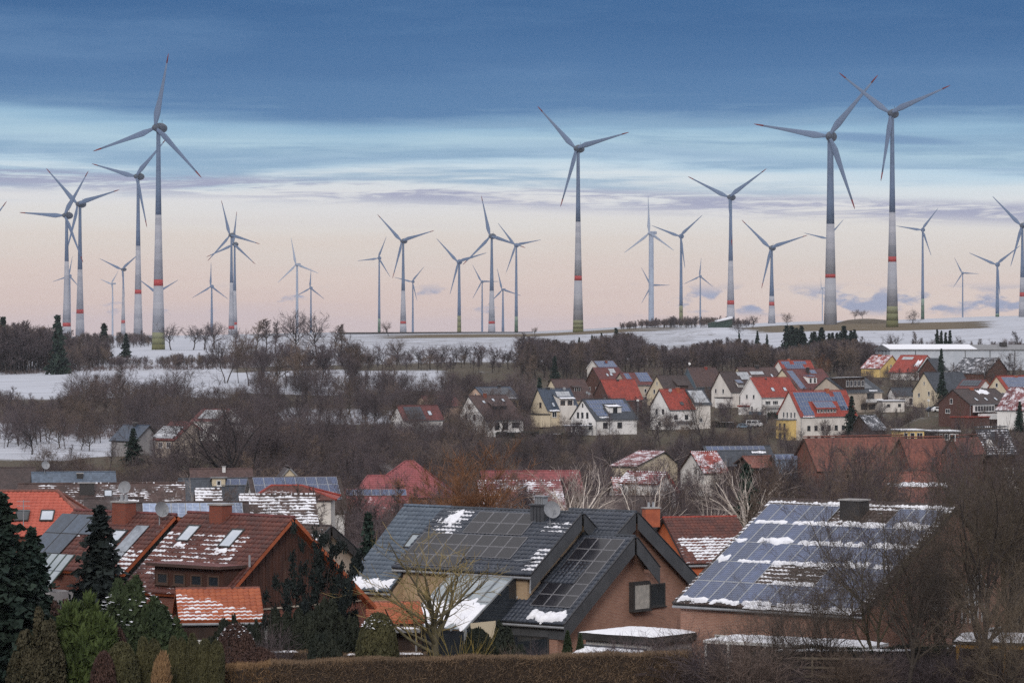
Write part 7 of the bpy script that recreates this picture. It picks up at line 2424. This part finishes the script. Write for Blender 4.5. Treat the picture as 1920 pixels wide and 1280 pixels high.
    W(260, (-20, 480), (455, 690), (4, 10), 'm', lambda p: 812 + 10 * np.sin(p * .06))
    W(520, (860, 1930), (955, 1330), (3, 7.5), 'm', None)
    W(700, (860, 1930), (590, 950), (4, 9), 'm', lambda p: 795 + 12 * np.sin(p * .03) + 10 * ((p > 1440) & (p < 1620)))
    W(500, (380, 1930), (285, 580), (4, 9), 'm', lambda p: 856 + 14 * np.sin(p * .05) + 22 * (p < 900))
    woodland(wood)
    # --- filled zones
    fill('bare tree in the middle row against snow', 'middle row against the snow', 16, (640, 990), (1460, 1540), (9, 13), ('far_round',), sxy=1.05, ordinal=True)
    fill('tall bare tree in the upper left avenue', 'avenue across the upper left snow field', 20, (410, 700), (1240, 1340), (15, 22), ('far_vase',), sxy=1.0, ordinal=True)
    fill('bare tree by the white hall', 'bare trees around the hall', 12, (1590, 1920), (1480, 1620), (8, 12), ('far_round', 'far_tall'), ordinal=True)
    fill('bare tree in the dark clump above the snowy slope', 'dark clump above the snowy slope', 16, (120, 345), (960, 1080), (12, 19), ('dark', 'vase', 'tall'), sxy=1.1, ordinal=True)
    fill('thin bare tree in the row at the left border', 'row at the left border', 16, (0, 170), (900, 980), (9, 13), ('tall', 'round'), ordinal=True)
    fill('bare tree clear of the thicket past the old tree', 'thicket right of the black old tree', 28, (470, 900), (640, 960), (8, 14), ('dark', 'round', 'vase'), sxy=1.1, toprow=lambda px: 770 + 12 * math.sin(px * .02) if px < 640 else 790, ordinal=True)
    fill('bare tree behind the steel-blue roof', 'valley strip trees', 22, (0, 480), (520, 680), (7, 11), ('dark', 'round'), toprow=lambda px: 825, ordinal=True)
    fill('garden tree among the houses of the village', 'garden trees of the village', 28, (880, 1900), (1050, 1300), (5, 9), ('round', 'vase', 'dark'), ordinal=True)
    fill('bare tree clear of the scrub below the village', 'scrub trees below the village', 36, (880, 1920), (700, 930), (5, 8.5), ('round', 'dark', 'vase'), toprow=lambda px: 772, ordinal=True)
    fill('brown bare tree among the valley floor roofs', 'trees among the valley roofs', 24, (480, 1920), (340, 560), (6, 10), ('round', 'vase'), toprow=lambda px: 850, ordinal=True)
    # --- named trees in the middle distance
    T('large old black-limbed tree spreading over the snowy slope houses', 440, 690, 640, 'old', 0, .8)
    T('second dark spreading tree left of the large old one', 365, 735, 660, 'dark', 1, 1.2)
    for lab, px, top, Y in (('dark forked tree rising first right of the large old one', 545, 752, 720), ('dark forked tree at the foot of the avenue', 612, 738, 800), ('dark forked tree above the rose hipped roof', 690, 770, 700), ('dark forked tree left of the white house with terrace', 832, 778, 760), ('dark forked tree below the cream house', 985, 790, 720), ('dark forked tree below the stepped-panel house', 1135, 786, 780), ('dark forked tree before the yard with the minibus', 1335, 775, 800), ('dark forked tree below the flat white annexe', 1660, 772, 820), ('dark forked tree in the clump above the dark blue house', 262, 706, 930), ('dark forked tree at the left border over the lower snow', 60, 742, 860)):
        T(lab, px, top, Y, 'old', 0, .62)
    T('bare tree with trunk fork before the white house with grey dish', 1240, 735, 950, 'dark', 2, .9)
    T('bare spreading tree in front of the collector roof', 1322, 722, 960, 'vase', 0, 1.0)
    T('broad dark rounded tree below the yellow gable', 1692, 690, 1150, 'dark', 0, 1.35)
    T('weeping bare tree before the snow-blotched dark roof', 1838, 664, 1220, 'weeping', 0, 1.2)
    T('spreading bare tree near the right border before the hall', 1895, 655, 1280, 'round', 1, 1.2)
    T('reddish bare beech above the panelled houses', 1545, 660, 1330, 'rust', 0, .9)
    plant('orange-brown bushy willow behind the anthracite roof', 872, 300, P['willow'][0][0], 'bare_tree', 'tree', None, top=815, h0=10, wpx=200)
    for lab, px, top, Y, i, w_ in (
        ('dense brown bare tree behind the left end of the panel-roofed house', 1490, 812, 268, 1, 210),
        ('dense brown bare tree behind the middle of the blue panel roof', 1565, 800, 262, 0, 240),
        ('dense brown bare tree behind the chimney of the panel-roofed house', 1650, 796, 275, 1, 240),
        ('dense bare tree before the terracotta gable window', 1735, 800, 270, 3, 220),
        ('dense bare tree before the dark roof with white dish', 1825, 770, 280, 0, 240),
        ('dense bare tree before the pale gable at the right border', 1900, 775, 265, 1, 220),
        ('twiggy bare tree in front of the large terracotta roof', 1600, 815, 330, 3, 190),
        ('twiggy bare tree left of the large terracotta roof', 1450, 836, 340, 0, 150),
        ('first twiggy tree from the left close before the large terracotta roof', 1538, 808, 400, 0, 120),
        ('second twiggy tree from the left close before the large terracotta roof', 1640, 806, 410, 1, 130),
        ('third twiggy tree from the left close before the large terracotta roof', 1710, 804, 400, 2, 130),
        ('twiggy tree close before the terracotta gable window', 1778, 800, 390, 0, 120),
        ('twiggy bare tree before the half-timbered cream gable', 1262, 838, 400, 1, 110),
        ('twiggy bare tree before the small rose gabled roof', 1205, 852, 390, 2, 110),
        ('twiggy bare tree before the faded red roof right of the birches', 1318, 846, 400, 0, 120),
        ('twiggy bare tree before the long rose roof', 985, 858, 370, 1, 120)):
        me, h0 = P['bigm'][i % 3]
        plant(lab, px, Y, me, 'bare_tree', 'tree', None, top=top, h0=h0, wpx=w_)
    T('bare garden tree with spreading limbs before the snow-striped roof', 507, 862, 262, 'big', 3, .85)
    T('slim bare tree beside the low brown roofs in the hollow', 318, 905, 300, 'birch', 2, .7)
    T('pale slim birch in the hollow between the low roofs', 352, 880, 330, 'birch', 0, .8)
    T('largest white birch with many pale limbs', 1150, 826, 265, 'birch', 1, 1.15)
    T('white birch at the left of the birch group', 1050, 862, 275, 'birch', 0, 1.0)
    T('thin white birch between the two larger ones', 1092, 846, 285, 'birch', 2, 1.1)
    T('slim white birch behind the orange chimney', 1312, 878, 285, 'birch', 0, .9)
    T('white birch with bold forked trunk behind the orange house', 1385, 838, 270, 'birch', 2, 1.1)
    T('leafless bush-like tree left of the anthracite ridge', 700, 905, 300, 'round', 0, 1.0)
    T('bare tree rising behind the orange house chimney', 1215, 880, 310, 'round', 2, .9)
    # --- undergrowth masses
    sp = np.concatenate([
        spots(700, (0, 500), (1520, 1570), rg), spots(1500, (960, 1650), (1380, 1520), rg), spots(400, (480, 900), (1000, 1180), rg),
        spots(700, (120, 345), (940, 1040), rg)])
    scatter_stuff('undergrowth', sp, (1.0, 2.6), 9, .09, TWIG, 7)
    sp = np.concatenate([spots(2600, (430, 900), (600, 950), rg), spots(1300, (0, 480), (480, 700), rg), spots(3400, (860, 1920), (640, 960), rg), spots(1500, (900, 1900), (1010, 1300), rg)])
    scatter_stuff('undergrowth', sp, (1.2, 3.2), 12, .05, TWIG, 8)
    sp = np.concatenate([spots(1500, (400, 1920), (300, 600), rg)])
    scatter_stuff('undergrowth', sp, (1.2, 3.5), 16, .025, TWIGD, 9)

def flecks(root, rx, ry, h, n, size, seed, lo=.55):
    """loose snow caught on the upper leaves"""
    fl = np.random.default_rng(seed)
    ds = lump_dirs(n * 6, fl)
    ds = ds[ds[:, 2] > lo][:n]
    v, q = leaf_quads(ds * np.array([rx, ry, h / 2]) * 1.0 + np.array([0, 0, h / 2]), np.tile([0, 0, 1.0], (len(ds), 1)), size, fl, 1.3, .9)
    o = link('snow_flecks', np_mesh('snow_flecks', v, q, SNOW), root)
    o.scale = root.children[0].scale
    o['kind'] = 'stuff'

def hedge(label, pts, h, w, m_, core, n_per, seed, snow=0.0, group=None, name='hedge', twig=.16, tw=.012, wob=.05):
    """clipped hedge along a ground polyline: dense twig shell over a dark core"""
    rg = np.random.default_rng(seed)
    pts = [V(*p) for p in pts]
    mid = pts[len(pts) // 2]
    root = empty(name, mid)
    tag(root, label, 'hedge', group)
    core_m = M()
    P, N = [], []
    tot = sum((b - a).length for a, b in zip(pts, pts[1:]))
    for a, b in zip(pts, pts[1:]):
        d = (b - a)
        L = d.length
        d.normalize()
        s_ = V(-d.y, d.x, 0)
        n = int(n_per * L)
        u = rg.uniform(0, L, n)
        f = rg.choice(3, n, p=[.56, .30, .14])
        v_ = rg.uniform(0, 1, n)
        hw = h * (1 + wob * np.sin(u * 1.1 + seed) + wob * .6 * np.sin(u * 2.7) + wob * .5 * np.sin(u * .37))
        for i in range(n):
            p = a + d * u[i]
            if f[i] == 0:
                q = p - s_ * (w / 2 + rg.normal(0, .03)) + V(0, 0, hw[i] * v_[i]); nn = -s_
            elif f[i] == 1:
                q = p + s_ * ((v_[i] - .5) * w) + V(0, 0, hw[i] + rg.normal(0, .03)); nn = V(0, 0, 1)
            else:
                q = p + s_ * (w / 2 + rg.normal(0, .03)) + V(0, 0, hw[i] * v_[i]); nn = s_
            P.append(tuple(q - mid)); N.append(tuple(nn))
        k = max(1, int(L / .8))
        for j in range(k):
            c0, c1 = a + d * (L * j / k), a + d * (L * (j + 1) / k)
            core_m.box(c0 - s_ * (w / 2 - .06) - mid - V(0, 0, .5), d * (L / k), s_ * (w - .12), V(0, 0, .5 + h * (1 + wob * math.sin(L * j / k * 1.1 + seed) - wob) - .05))
    P, N = np.array(P), np.array(N)
    ran = rg.normal(size=P.shape) * .5
    dirs = N * .8 + ran + np.array([0, 0, .5])
    dirs /= np.linalg.norm(dirs, axis=1, keepdims=True)
    ln = twig * rg.uniform(.4, 1.2, len(P))[:, None]
    v, q = ribbons_to_arrays(P - dirs * ln * .7, P + dirs * ln * .3, np.full(len(P), tw) * rg.uniform(.7, 1.8, len(P)), rg)
    link('crown', np_mesh('crown', v, q, m_), root)
    core_m.build('core', core, root)
    if snow:
        for a, b in zip(pts, pts[1:]):
            d = b - a
            L = d.length
            o = link('snow_cover', lump_mesh(L * snow, w * .55, .07, seed, edge=.8), root)
            ang = math.atan2(d.y, d.x)
            o.rotation_euler = (0, 0, ang)
            o.location = a + d * (.5 - snow / 2) - mid + V(0, 0, h * (1 - wob * .3)) + V(math.sin(ang), -math.cos(ang), 0) * w * .3
    return root

def build_garden_plants():
    P = PLANTS
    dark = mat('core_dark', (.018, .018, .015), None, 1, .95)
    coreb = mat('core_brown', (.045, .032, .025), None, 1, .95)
    def B(lab, px, wpx, top, Y, me, h0, name='shrub', cat='shrub', group=None):
        return plant(lab, px, Y, me, name, cat, group, top=top, h0=h0, wpx=wpx)
    # conifers
    me = spruce(401, 11, 3.0, 64, 17, NEEDLE, .20, .30, .35, 7)
    B('huge dark conifer cut by the left border', 2, 185, 922, 166, me, 11, 'conifer', 'tree')
    B('second dark conifer filling the left edge below the red hipped roof', 60, 135, 986, 172, me, 11, 'conifer', 'tree')
    me = spruce(402, 8, 1.9, 52, 15, NEEDLEK, .15, .34, .34, 6)
    B('pointed dark spruce before the red house with grey collectors', 186, 150, 944, 181, me, 8, 'conifer', 'tree')
    me = lobed(403, 3.4, 2.2, 5.2, 46, 46000, .15, THUJA, dark, 2.2, .3, .35)
    r = B('broad feathery green conifer with snow flecks beside the orange porch roof', 248, 196, 1080, 176, me, 5.2, 'conifer', 'shrub')
    flecks(r, 2.7, 1.8, 4.7, 150, .17, 8, .35)
    me = lobed(404, 1.55, 1.5, 4.6, 34, 28000, .17, THUJAL, dark, 3.0, .25, 1.0, .55)
    B('rounded light green cypress standing upright at lower left', 158, 106, 1117, 166, me, 4.6, 'cypress', 'shrub')
    me = lobed(405, 1.9, 1.5, 4.4, 28, 20000, .10, IVYB, coreb, 1.5, .3, .1, .45)
    B('brownish ivy-like shrub left of the light green cypress', 68, 98, 1138, 164, me, 4.4)
    B('dark brown evergreen shrub behind the light green cypress', 112, 96, 1122, 169, lobed(406, 1.9, 1.5, 4.8, 22, 16000, .11, COPPER, dark, 1.5, .3, .2, .45), 4.8)
    B('dark evergreen filler between the light cypress and the thuja dome', 205, 90, 1160, 171, lobed(407, 1.5, 1.2, 3.8, 20, 14000, .11, EVERG, dark, 1.6, .3, .3, .5), 3.8)
    # clipped shapes
    me = bush(410, 1.05, 1.05, 2.6, 9000, .075, THUJAD, dark, .08, 1.6, .45, .10, shape='dome')
    B('clipped dark thuja dome left of the twin columns', 228, 68, 1203, 160, me, 2.6, 'clipped_thuja')
    me = [bush(411 + i, .55, .55, 2.6, 6500, .075, THUJAD, dark, .10, 1.7, .42, .12, shape='column', up=.4) for i in range(3)]
    for k, (px, w_) in enumerate(((268, 25), (289, 31))):
        B(('left', 'right')[k] + ' one of the twin clipped thuja columns', px, w_, 1195 + k, 161 - .5 * k, me[k % 2], 2.6, 'clipped_thuja', 'shrub', 'clipped thuja columns')
    for k, (px, w_) in enumerate(((325, 20), (341, 23), (363, 26), (384, 26), (407, 29))):
        B(('first', 'second', 'third', 'fourth', 'fifth')[k] + ' thuja column from the left in the row of five', px, w_, (1194, 1193, 1198, 1199, 1198)[k], 161 - k * .35, me[k % 3], 2.6, 'clipped_thuja', 'shrub', 'clipped thuja columns')
    me = bush(420, 1.45, 1.2, 2.5, 12000, .06, COPPER, coreb, .07, 1.5, .4, .14, shape='dome')
    r = B('copper-brown clipped beech dome dusted with snow', 441, 86, 1169, 171, me, 2.5, 'clipped_beech')
    flecks(r, 1.45, 1.2, 2.5, 90, .10, 9, .6)
    B('low copper-brown beech mass right of the snow-dusted dome', 484, 92, 1213, 167, me, 2.5, 'clipped_beech')
    me2 = bush(421, .9, .8, 2.1, 6000, .07, COPPER, coreb, .15, 1.5, .3, .2)
    B('small copper bush left of the thuja dome', 194, 44, 1220, 159, me2, 2.1)
    B('copper bush behind the thuja dome', 220, 42, 1176, 167, me2, 2.1)
    me3 = bush(422, .6, .6, 1.9, 5000, .08, BEECHT, coreb, .12, 3.0, .2, .2, up=.8)
    B('tan upright bush between the thuja columns', 302, 33, 1225, 158, me3, 1.9)
    # pine and dark group in the middle
    pine = Bare(430, 6.5, .10, .60, 13, (7,), .35, .018, .05, angle=(35, 65), curl=.25, mats=(BARK, BARK))
    rg = np.random.default_rng(431)
    tips = np.array([w[1] for w in pine.W] + [tuple(Vector(w[0]).lerp(Vector(w[1]), .5)) for w in pine.W])
    tip = np.repeat(tips, 70, 0) + rg.normal(0, .15, (len(tips) * 70, 3))
    tv = pine.meshes()[0]
    kz = 6.5 / max(tips[:, 2].max(), 1)
    v, q = leaf_quads(tip * kz, rg.normal(size=tip.shape), .09, rg, 2.0, .3, .2)
    crown = np_mesh('crown', v, q, NEEDLEK)
    B('black-green pine with lumpy branches before the red boarded house', 598, 170, 990, 178, (tv, crown), 6.5, 'pine_tree', 'tree')
    me = lobed(432, 1.5, 1.2, 2.6, 22, 18000, .10, EVERG, dark, 1.6, .3, .3, .5)
    B('dark evergreen mass under the black-green pine', 606, 120, 1118, 175, me, 2.6)
    B('dark evergreen right below the pine beside the orange garage roof', 655, 80, 1152, 177, me, 2.6)
    colm = bush(433, .45, .45, 3.2, 6000, .07, EVERG, dark, .10, 1.6, .4, .14, shape='column')
    for k, px in enumerate((516, 538, 560, 582)):
        B(('first', 'second', 'third', 'fourth')[k] + ' dark evergreen column from the left in the screen below the pine', px, 27, 1140 + (k % 2) * 6, 174, colm, 3.2, 'evergreen_column', 'shrub', 'dark evergreen screen left of the pine')
    me = lobed(434, 1.9, 1.3, 1.9, 24, 14000, .09, EVERG, dark, 1.6, .3, .3, .45)
    B('dark evergreen bush below the orange porch eave', 428, 78, 1142, 176, me, 1.9)
    B('snow-specked dark bush right of the porch eave', 470, 66, 1152, 174, me, 1.9)
    me = bush(435, 1.25, 1.1, 2.4, 9500, .075, THUJAD, dark, .05, 1.5, .45, .1, shape='dome')
    r = B('clipped dark topiary dome with snow cap before the carport canopy', 707, 80, 1151, 173, me, 2.4, 'clipped_yew')
    flecks(r, 1.25, 1.1, 2.4, 120, .10, 10, .7)
    me = bush(436, .95, .9, 1.3, 8000, .06, EVERG, dark, .12, 1.5, .4, .15)
    B('round low evergreen bush at the edge of the long hedge', 608, 68, 1196, 168, me, 1.3)
    B('dark rounded yew beside the glass conservatory', 940, 92, 1168, 180, lobed(437, 1.6, 1.3, 2.0, 24, 14000, .09, EVERG, dark, 1.6, .3, .3, .45), 2.0)
    B('dark low yew left of the rounded one', 897, 62, 1184, 179, me, 1.3)
    cm = bush(438, .5, .5, 2.2, 4200, .07, THUJA, dark, .12, 1.6, .4, .15, shape='cone')
    B('small green cone conifer before the brick extension window', 1064, 26, 1184, 183, cm, 2.2, 'conifer', 'shrub')
    B('smaller green cone conifer left of the white shed', 1088, 24, 1190, 182, cm, 2.2, 'conifer', 'shrub')
    # bare garden shrubs
    N = lambda lab, px, Y, top, i=0, sxy=1.0, k='shrub_near', name='bare_shrub', group=None: plant(lab, px, Y, P[k][i % len(P[k])][0], name, 'shrub', group, top=top, h0=P[k][i % len(P[k])][1], sxy=sxy)
    N('brown bare shrub left of the pine screen', 500, 171, 1150, 0, .8)
    N('yellow-green upright shoots beside the pollarded tree', 862, 174, 1165, 0, 1.0, 'osier')
    N('bare brown shrub before the brick extension', 1000, 177, 1190, 1)
    N('low reddish bare shrub right of the yellow shoots', 960, 174, 1200, 2)
    N('bare shrub growing against the white corrugated shed', 1150, 180, 1180, 0)
    N('bare shrub right of the white corrugated shed', 1210, 176, 1172, 1, 1.2)
    N('large olive-brown bare shrub between shed and veranda', 1275, 172, 1150, 2, 1.4)
    N('bare shrub before the left veranda posts', 1335, 170, 1165, 0, 1.3)
    for k in range(9):
        N(ORD[k] + ' tangled bare shrub from the left under the right-hand trees', 1400 + k * 62, 168 + (k % 3) * 2, 1165 + (k * 37) % 40, k, 1.25, group='tangled bare shrubs under the right-hand trees')
    for k in range(5):
        N(ORD[k] + ' low twiggy bush from the left behind the long clipped hedge', 1090 + k * 34, 175, 1205 + (k % 2) * 8, k, 1.0, group='low twiggy bushes behind the long hedge')
    T = lambda lab, px, top, Y, k, i=0, sxy=1.0, name='bare_tree', group=None: plant(lab, px, Y, P[k][i % len(P[k])][0], name, 'tree', group, top=top, h0=P[k][i % len(P[k])][1], sxy=sxy)
    T('pollarded yellow-lichened tree before the glass conservatory', 817, 968, 176, 'pollard', 0, 1.15)
    for lab, px, top, Y, i, w_ in (
        ('big bare tree with several trunks before the panel-roofed house', 1650, 768, 175, 2, 350),
        ('big mossy-trunked bare tree right of the multi-trunked one', 1840, 735, 170, 0, 350),
        ('large bare tree at the right border', 1912, 745, 178, 1, 300),
        ('bare tree leaning over the blue panels, left of the big ones', 1540, 935, 172, 3, 260),
        ('bare tree between the two biggest right-hand trees', 1745, 805, 183, 3, 300),
        ('lower bare tree before the left veranda half', 1460, 1015, 170, 3, 200),
        ('bare tree whose twigs cross the right verge of the blue panels', 1700, 870, 168, 0, 260),
        ('bare tree behind the yellow carport', 1790, 845, 188, 2, 260),
        ('low spreading bare tree at the lower right corner', 1890, 990, 166, 3, 240)):
        me, h0 = P['big'][i]
        plant(lab, px, Y, me, 'bare_tree', 'tree', None, top=top, h0=h0, wpx=w_)
    # hedges
    a, b = at(505, 0, 166), at(1290, 0, 172)
    zz = lambda x, y: ground(x, y) - .05
    L1 = [(a.x, 166, 0), (b.x, 171, 0)]
    top1 = -(1236 - HY) / F * 167
    hh = 2.3
    hedge('long clipped brown hedge along the lower edge', [(x, y, top1 - hh) for x, y, _ in L1], hh, 1.1, HEDGEB, coreb, 1900, 3, name='clipped_hedge', twig=.26, tw=.018, wob=.018)
    c = at(418, 0, 162)
    hedge('short tan clipped hedge left of the long brown one', [(c.x, 162, -(1246 - HY) / F * 162 - 2), (c.x + 2.2, 162.3, -(1246 - HY) / F * 162 - 2)], 2.0, 1.1, BEECHT, coreb, 1500, 5, name='clipped_hedge', twig=.3, tw=.016)
    c = at(470, 0, 172)
    hedge('low brown hedge with snow line behind the long one, left part', [(c.x, 172, -(1222 - HY) / F * 172 - 1.3), (c.x + 2.9, 172.6, -(1222 - HY) / F * 172 - 1.3)], 1.3, .8, HEDGEB, coreb, 800, 7, .6, name='clipped_hedge', twig=.18)
    c = at(642, 0, 173)
    hedge('low brown hedge with snow line behind the long one, right part', [(c.x, 173, -(1226 - HY) / F * 173 - 1.2), (c.x + 4.2, 173.6, -(1226 - HY) / F * 173 - 1.2)], 1.2, .8, HEDGEB, coreb, 800, 9, .9, name='clipped_hedge', twig=.18)
    c = at(1405, 0, 176)
    hedge('dark evergreen hedge with thin snow line behind the fence', [(c.x, 174, -(1218 - HY) / F * 174 - 2), (c.x + 10.5, 174, -(1212 - HY) / F * 174 - 2)], 2.0, 1.0, EVERG, dark, 700, 11, .8, name='clipped_hedge', twig=.16, tw=.03)
    # hedges in the village gardens
    for lab, px0, px1, Y, h_ in (('dark hedge below the terrace of the brown-roofed white house', 930, 1010, 985, 1.6), ('long dark hedge below the cream house and the stepped-panel house', 1015, 1075, 970, 1.8),
                                 ('dark clipped hedge before the tall white red-roofed house', 1440, 1470, 1070, 2.2), ('dark hedge along the yard beside the minibus', 1335, 1392, 1030, 1.8), ('reddish-brown hedge before the flat white annexe', 1690, 1745, 1040, 2.2)):
        x0, x1 = (px0 - 960) / F * Y, (px1 - 960) / F * Y
        hedge(lab, [(x0, Y, ground(x0, Y) - .1), (x1, Y - 2, ground(x1, Y - 2) - .1)], h_, 1.4, HEDGEB if 'reddish' in lab else EVERG, dark, 55, 31, .5, name='garden_hedge', twig=.7, tw=.12)
    # rough grass and litter on the near ground
    rg = np.random.default_rng(21)
    sp = spots(5200, (-60, 1980), (150, 235), rg)
    scatter_stuff('garden_undergrowth', sp, (.25, .8), 9, .018, HEDGEB, 15, .6)
build_village()
build_village_flat()
build_valley_roofs()
build_near_houses()
build_garden_buildings()
build_poles()
build_vehicles()
build_terrain()
build_turbines()
tree_sets()
build_woods()
build_garden_plants()

def build_haze():
    """winter air between the eye and the ridge"""
    m = bpy.data.materials.new('haze')
    m.use_nodes = True
    t = NT(m.node_tree)
    m.node_tree.nodes.clear()
    pv = t.n('ShaderNodeVolumePrincipled', {'Color': (.80, .84, .92, 1), 'Density': .00003, 'Anisotropy': 0.0})
    o = t.n('ShaderNodeOutputMaterial')
    m.node_tree.links.new(pv.outputs[0], o.inputs['Volume'])
    b = M().box((-4200, -420, -175), (8400, 0, 0), (0, 9500, 0), (0, 0, 345)).build('haze', m)
    b['kind'] = 'stuff'
build_haze()

def build_smoke():
    """thin smoke leaving three chimneys: one soft-edged plume each"""
    m = bpy.data.materials.new('smoke')
    m.use_nodes = True
    t = NT(m.node_tree)
    m.node_tree.nodes.clear()
    tc = t.n('ShaderNodeTexCoord')
    d = t.n('ShaderNodeVectorMath', {0: tc.outputs['Generated'], 1: (.5, .5, .5)}, operation='SUBTRACT').outputs[0]
    ln = t.n('ShaderNodeVectorMath', {0: d}, operation='LENGTH').outputs['Value']
    nz = t.noise(tc.outputs['Object'], 1.6, 5, .65, .8)
    core = t.math('SUBTRACT', 1.0, t.math('MULTIPLY', ln, 2.0), clamp=True)
    k = t.math('MULTIPLY', t.math('MULTIPLY', core, t.step(nz, .44, .66)), .9)
    pv = t.n('ShaderNodeVolumePrincipled', {'Color': (.85, .86, .90, 1), 'Density': k})
    o = t.n('ShaderNodeOutputMaterial')
    m.node_tree.links.new(pv.outputs[0], o.inputs['Volume'])
    me = M().lathe([(.02, -1.6), (.35, -1.3), (.62, -.6), (.72, .2), (.60, 1.0), (.30, 1.5), (.02, 1.7)], 12).mesh('smoke', m)
    for px, py, Y, s_ in ((216, 936, 196, .9), (732, 880, 436, 1.0), (1188, 905, 300, .7)):
        o_ = link('smoke', me, None, at(px, py, Y), (0, R(-62), 0), (s_, s_, s_))
        o_['kind'] = 'stuff'
build_smoke()

def build_field_bank():
    a, b = at(636, 622, 2900), at(1000, 622, 2900)
    r = empty('field_hedge', (a.x, 2900, ground(a.x, 2900)))
    tag(r, 'thin dark low hedge running along the middle skyline field', 'hedge')
    zb = ground(b.x, 2900) - ground(a.x, 2900)
    M().prism([(0, 0, -.6), (b.x - a.x, 0, zb - .6), (b.x - a.x, 0, zb + .7), ((b.x - a.x) * .5, 0, zb * .5 + 1.3), (0, 0, 1.5)], (0, 2.0, 0)).build('crown', mat('hedge_far_dark', (.05, .045, .045), None, .3, .95), r)
build_field_bank()
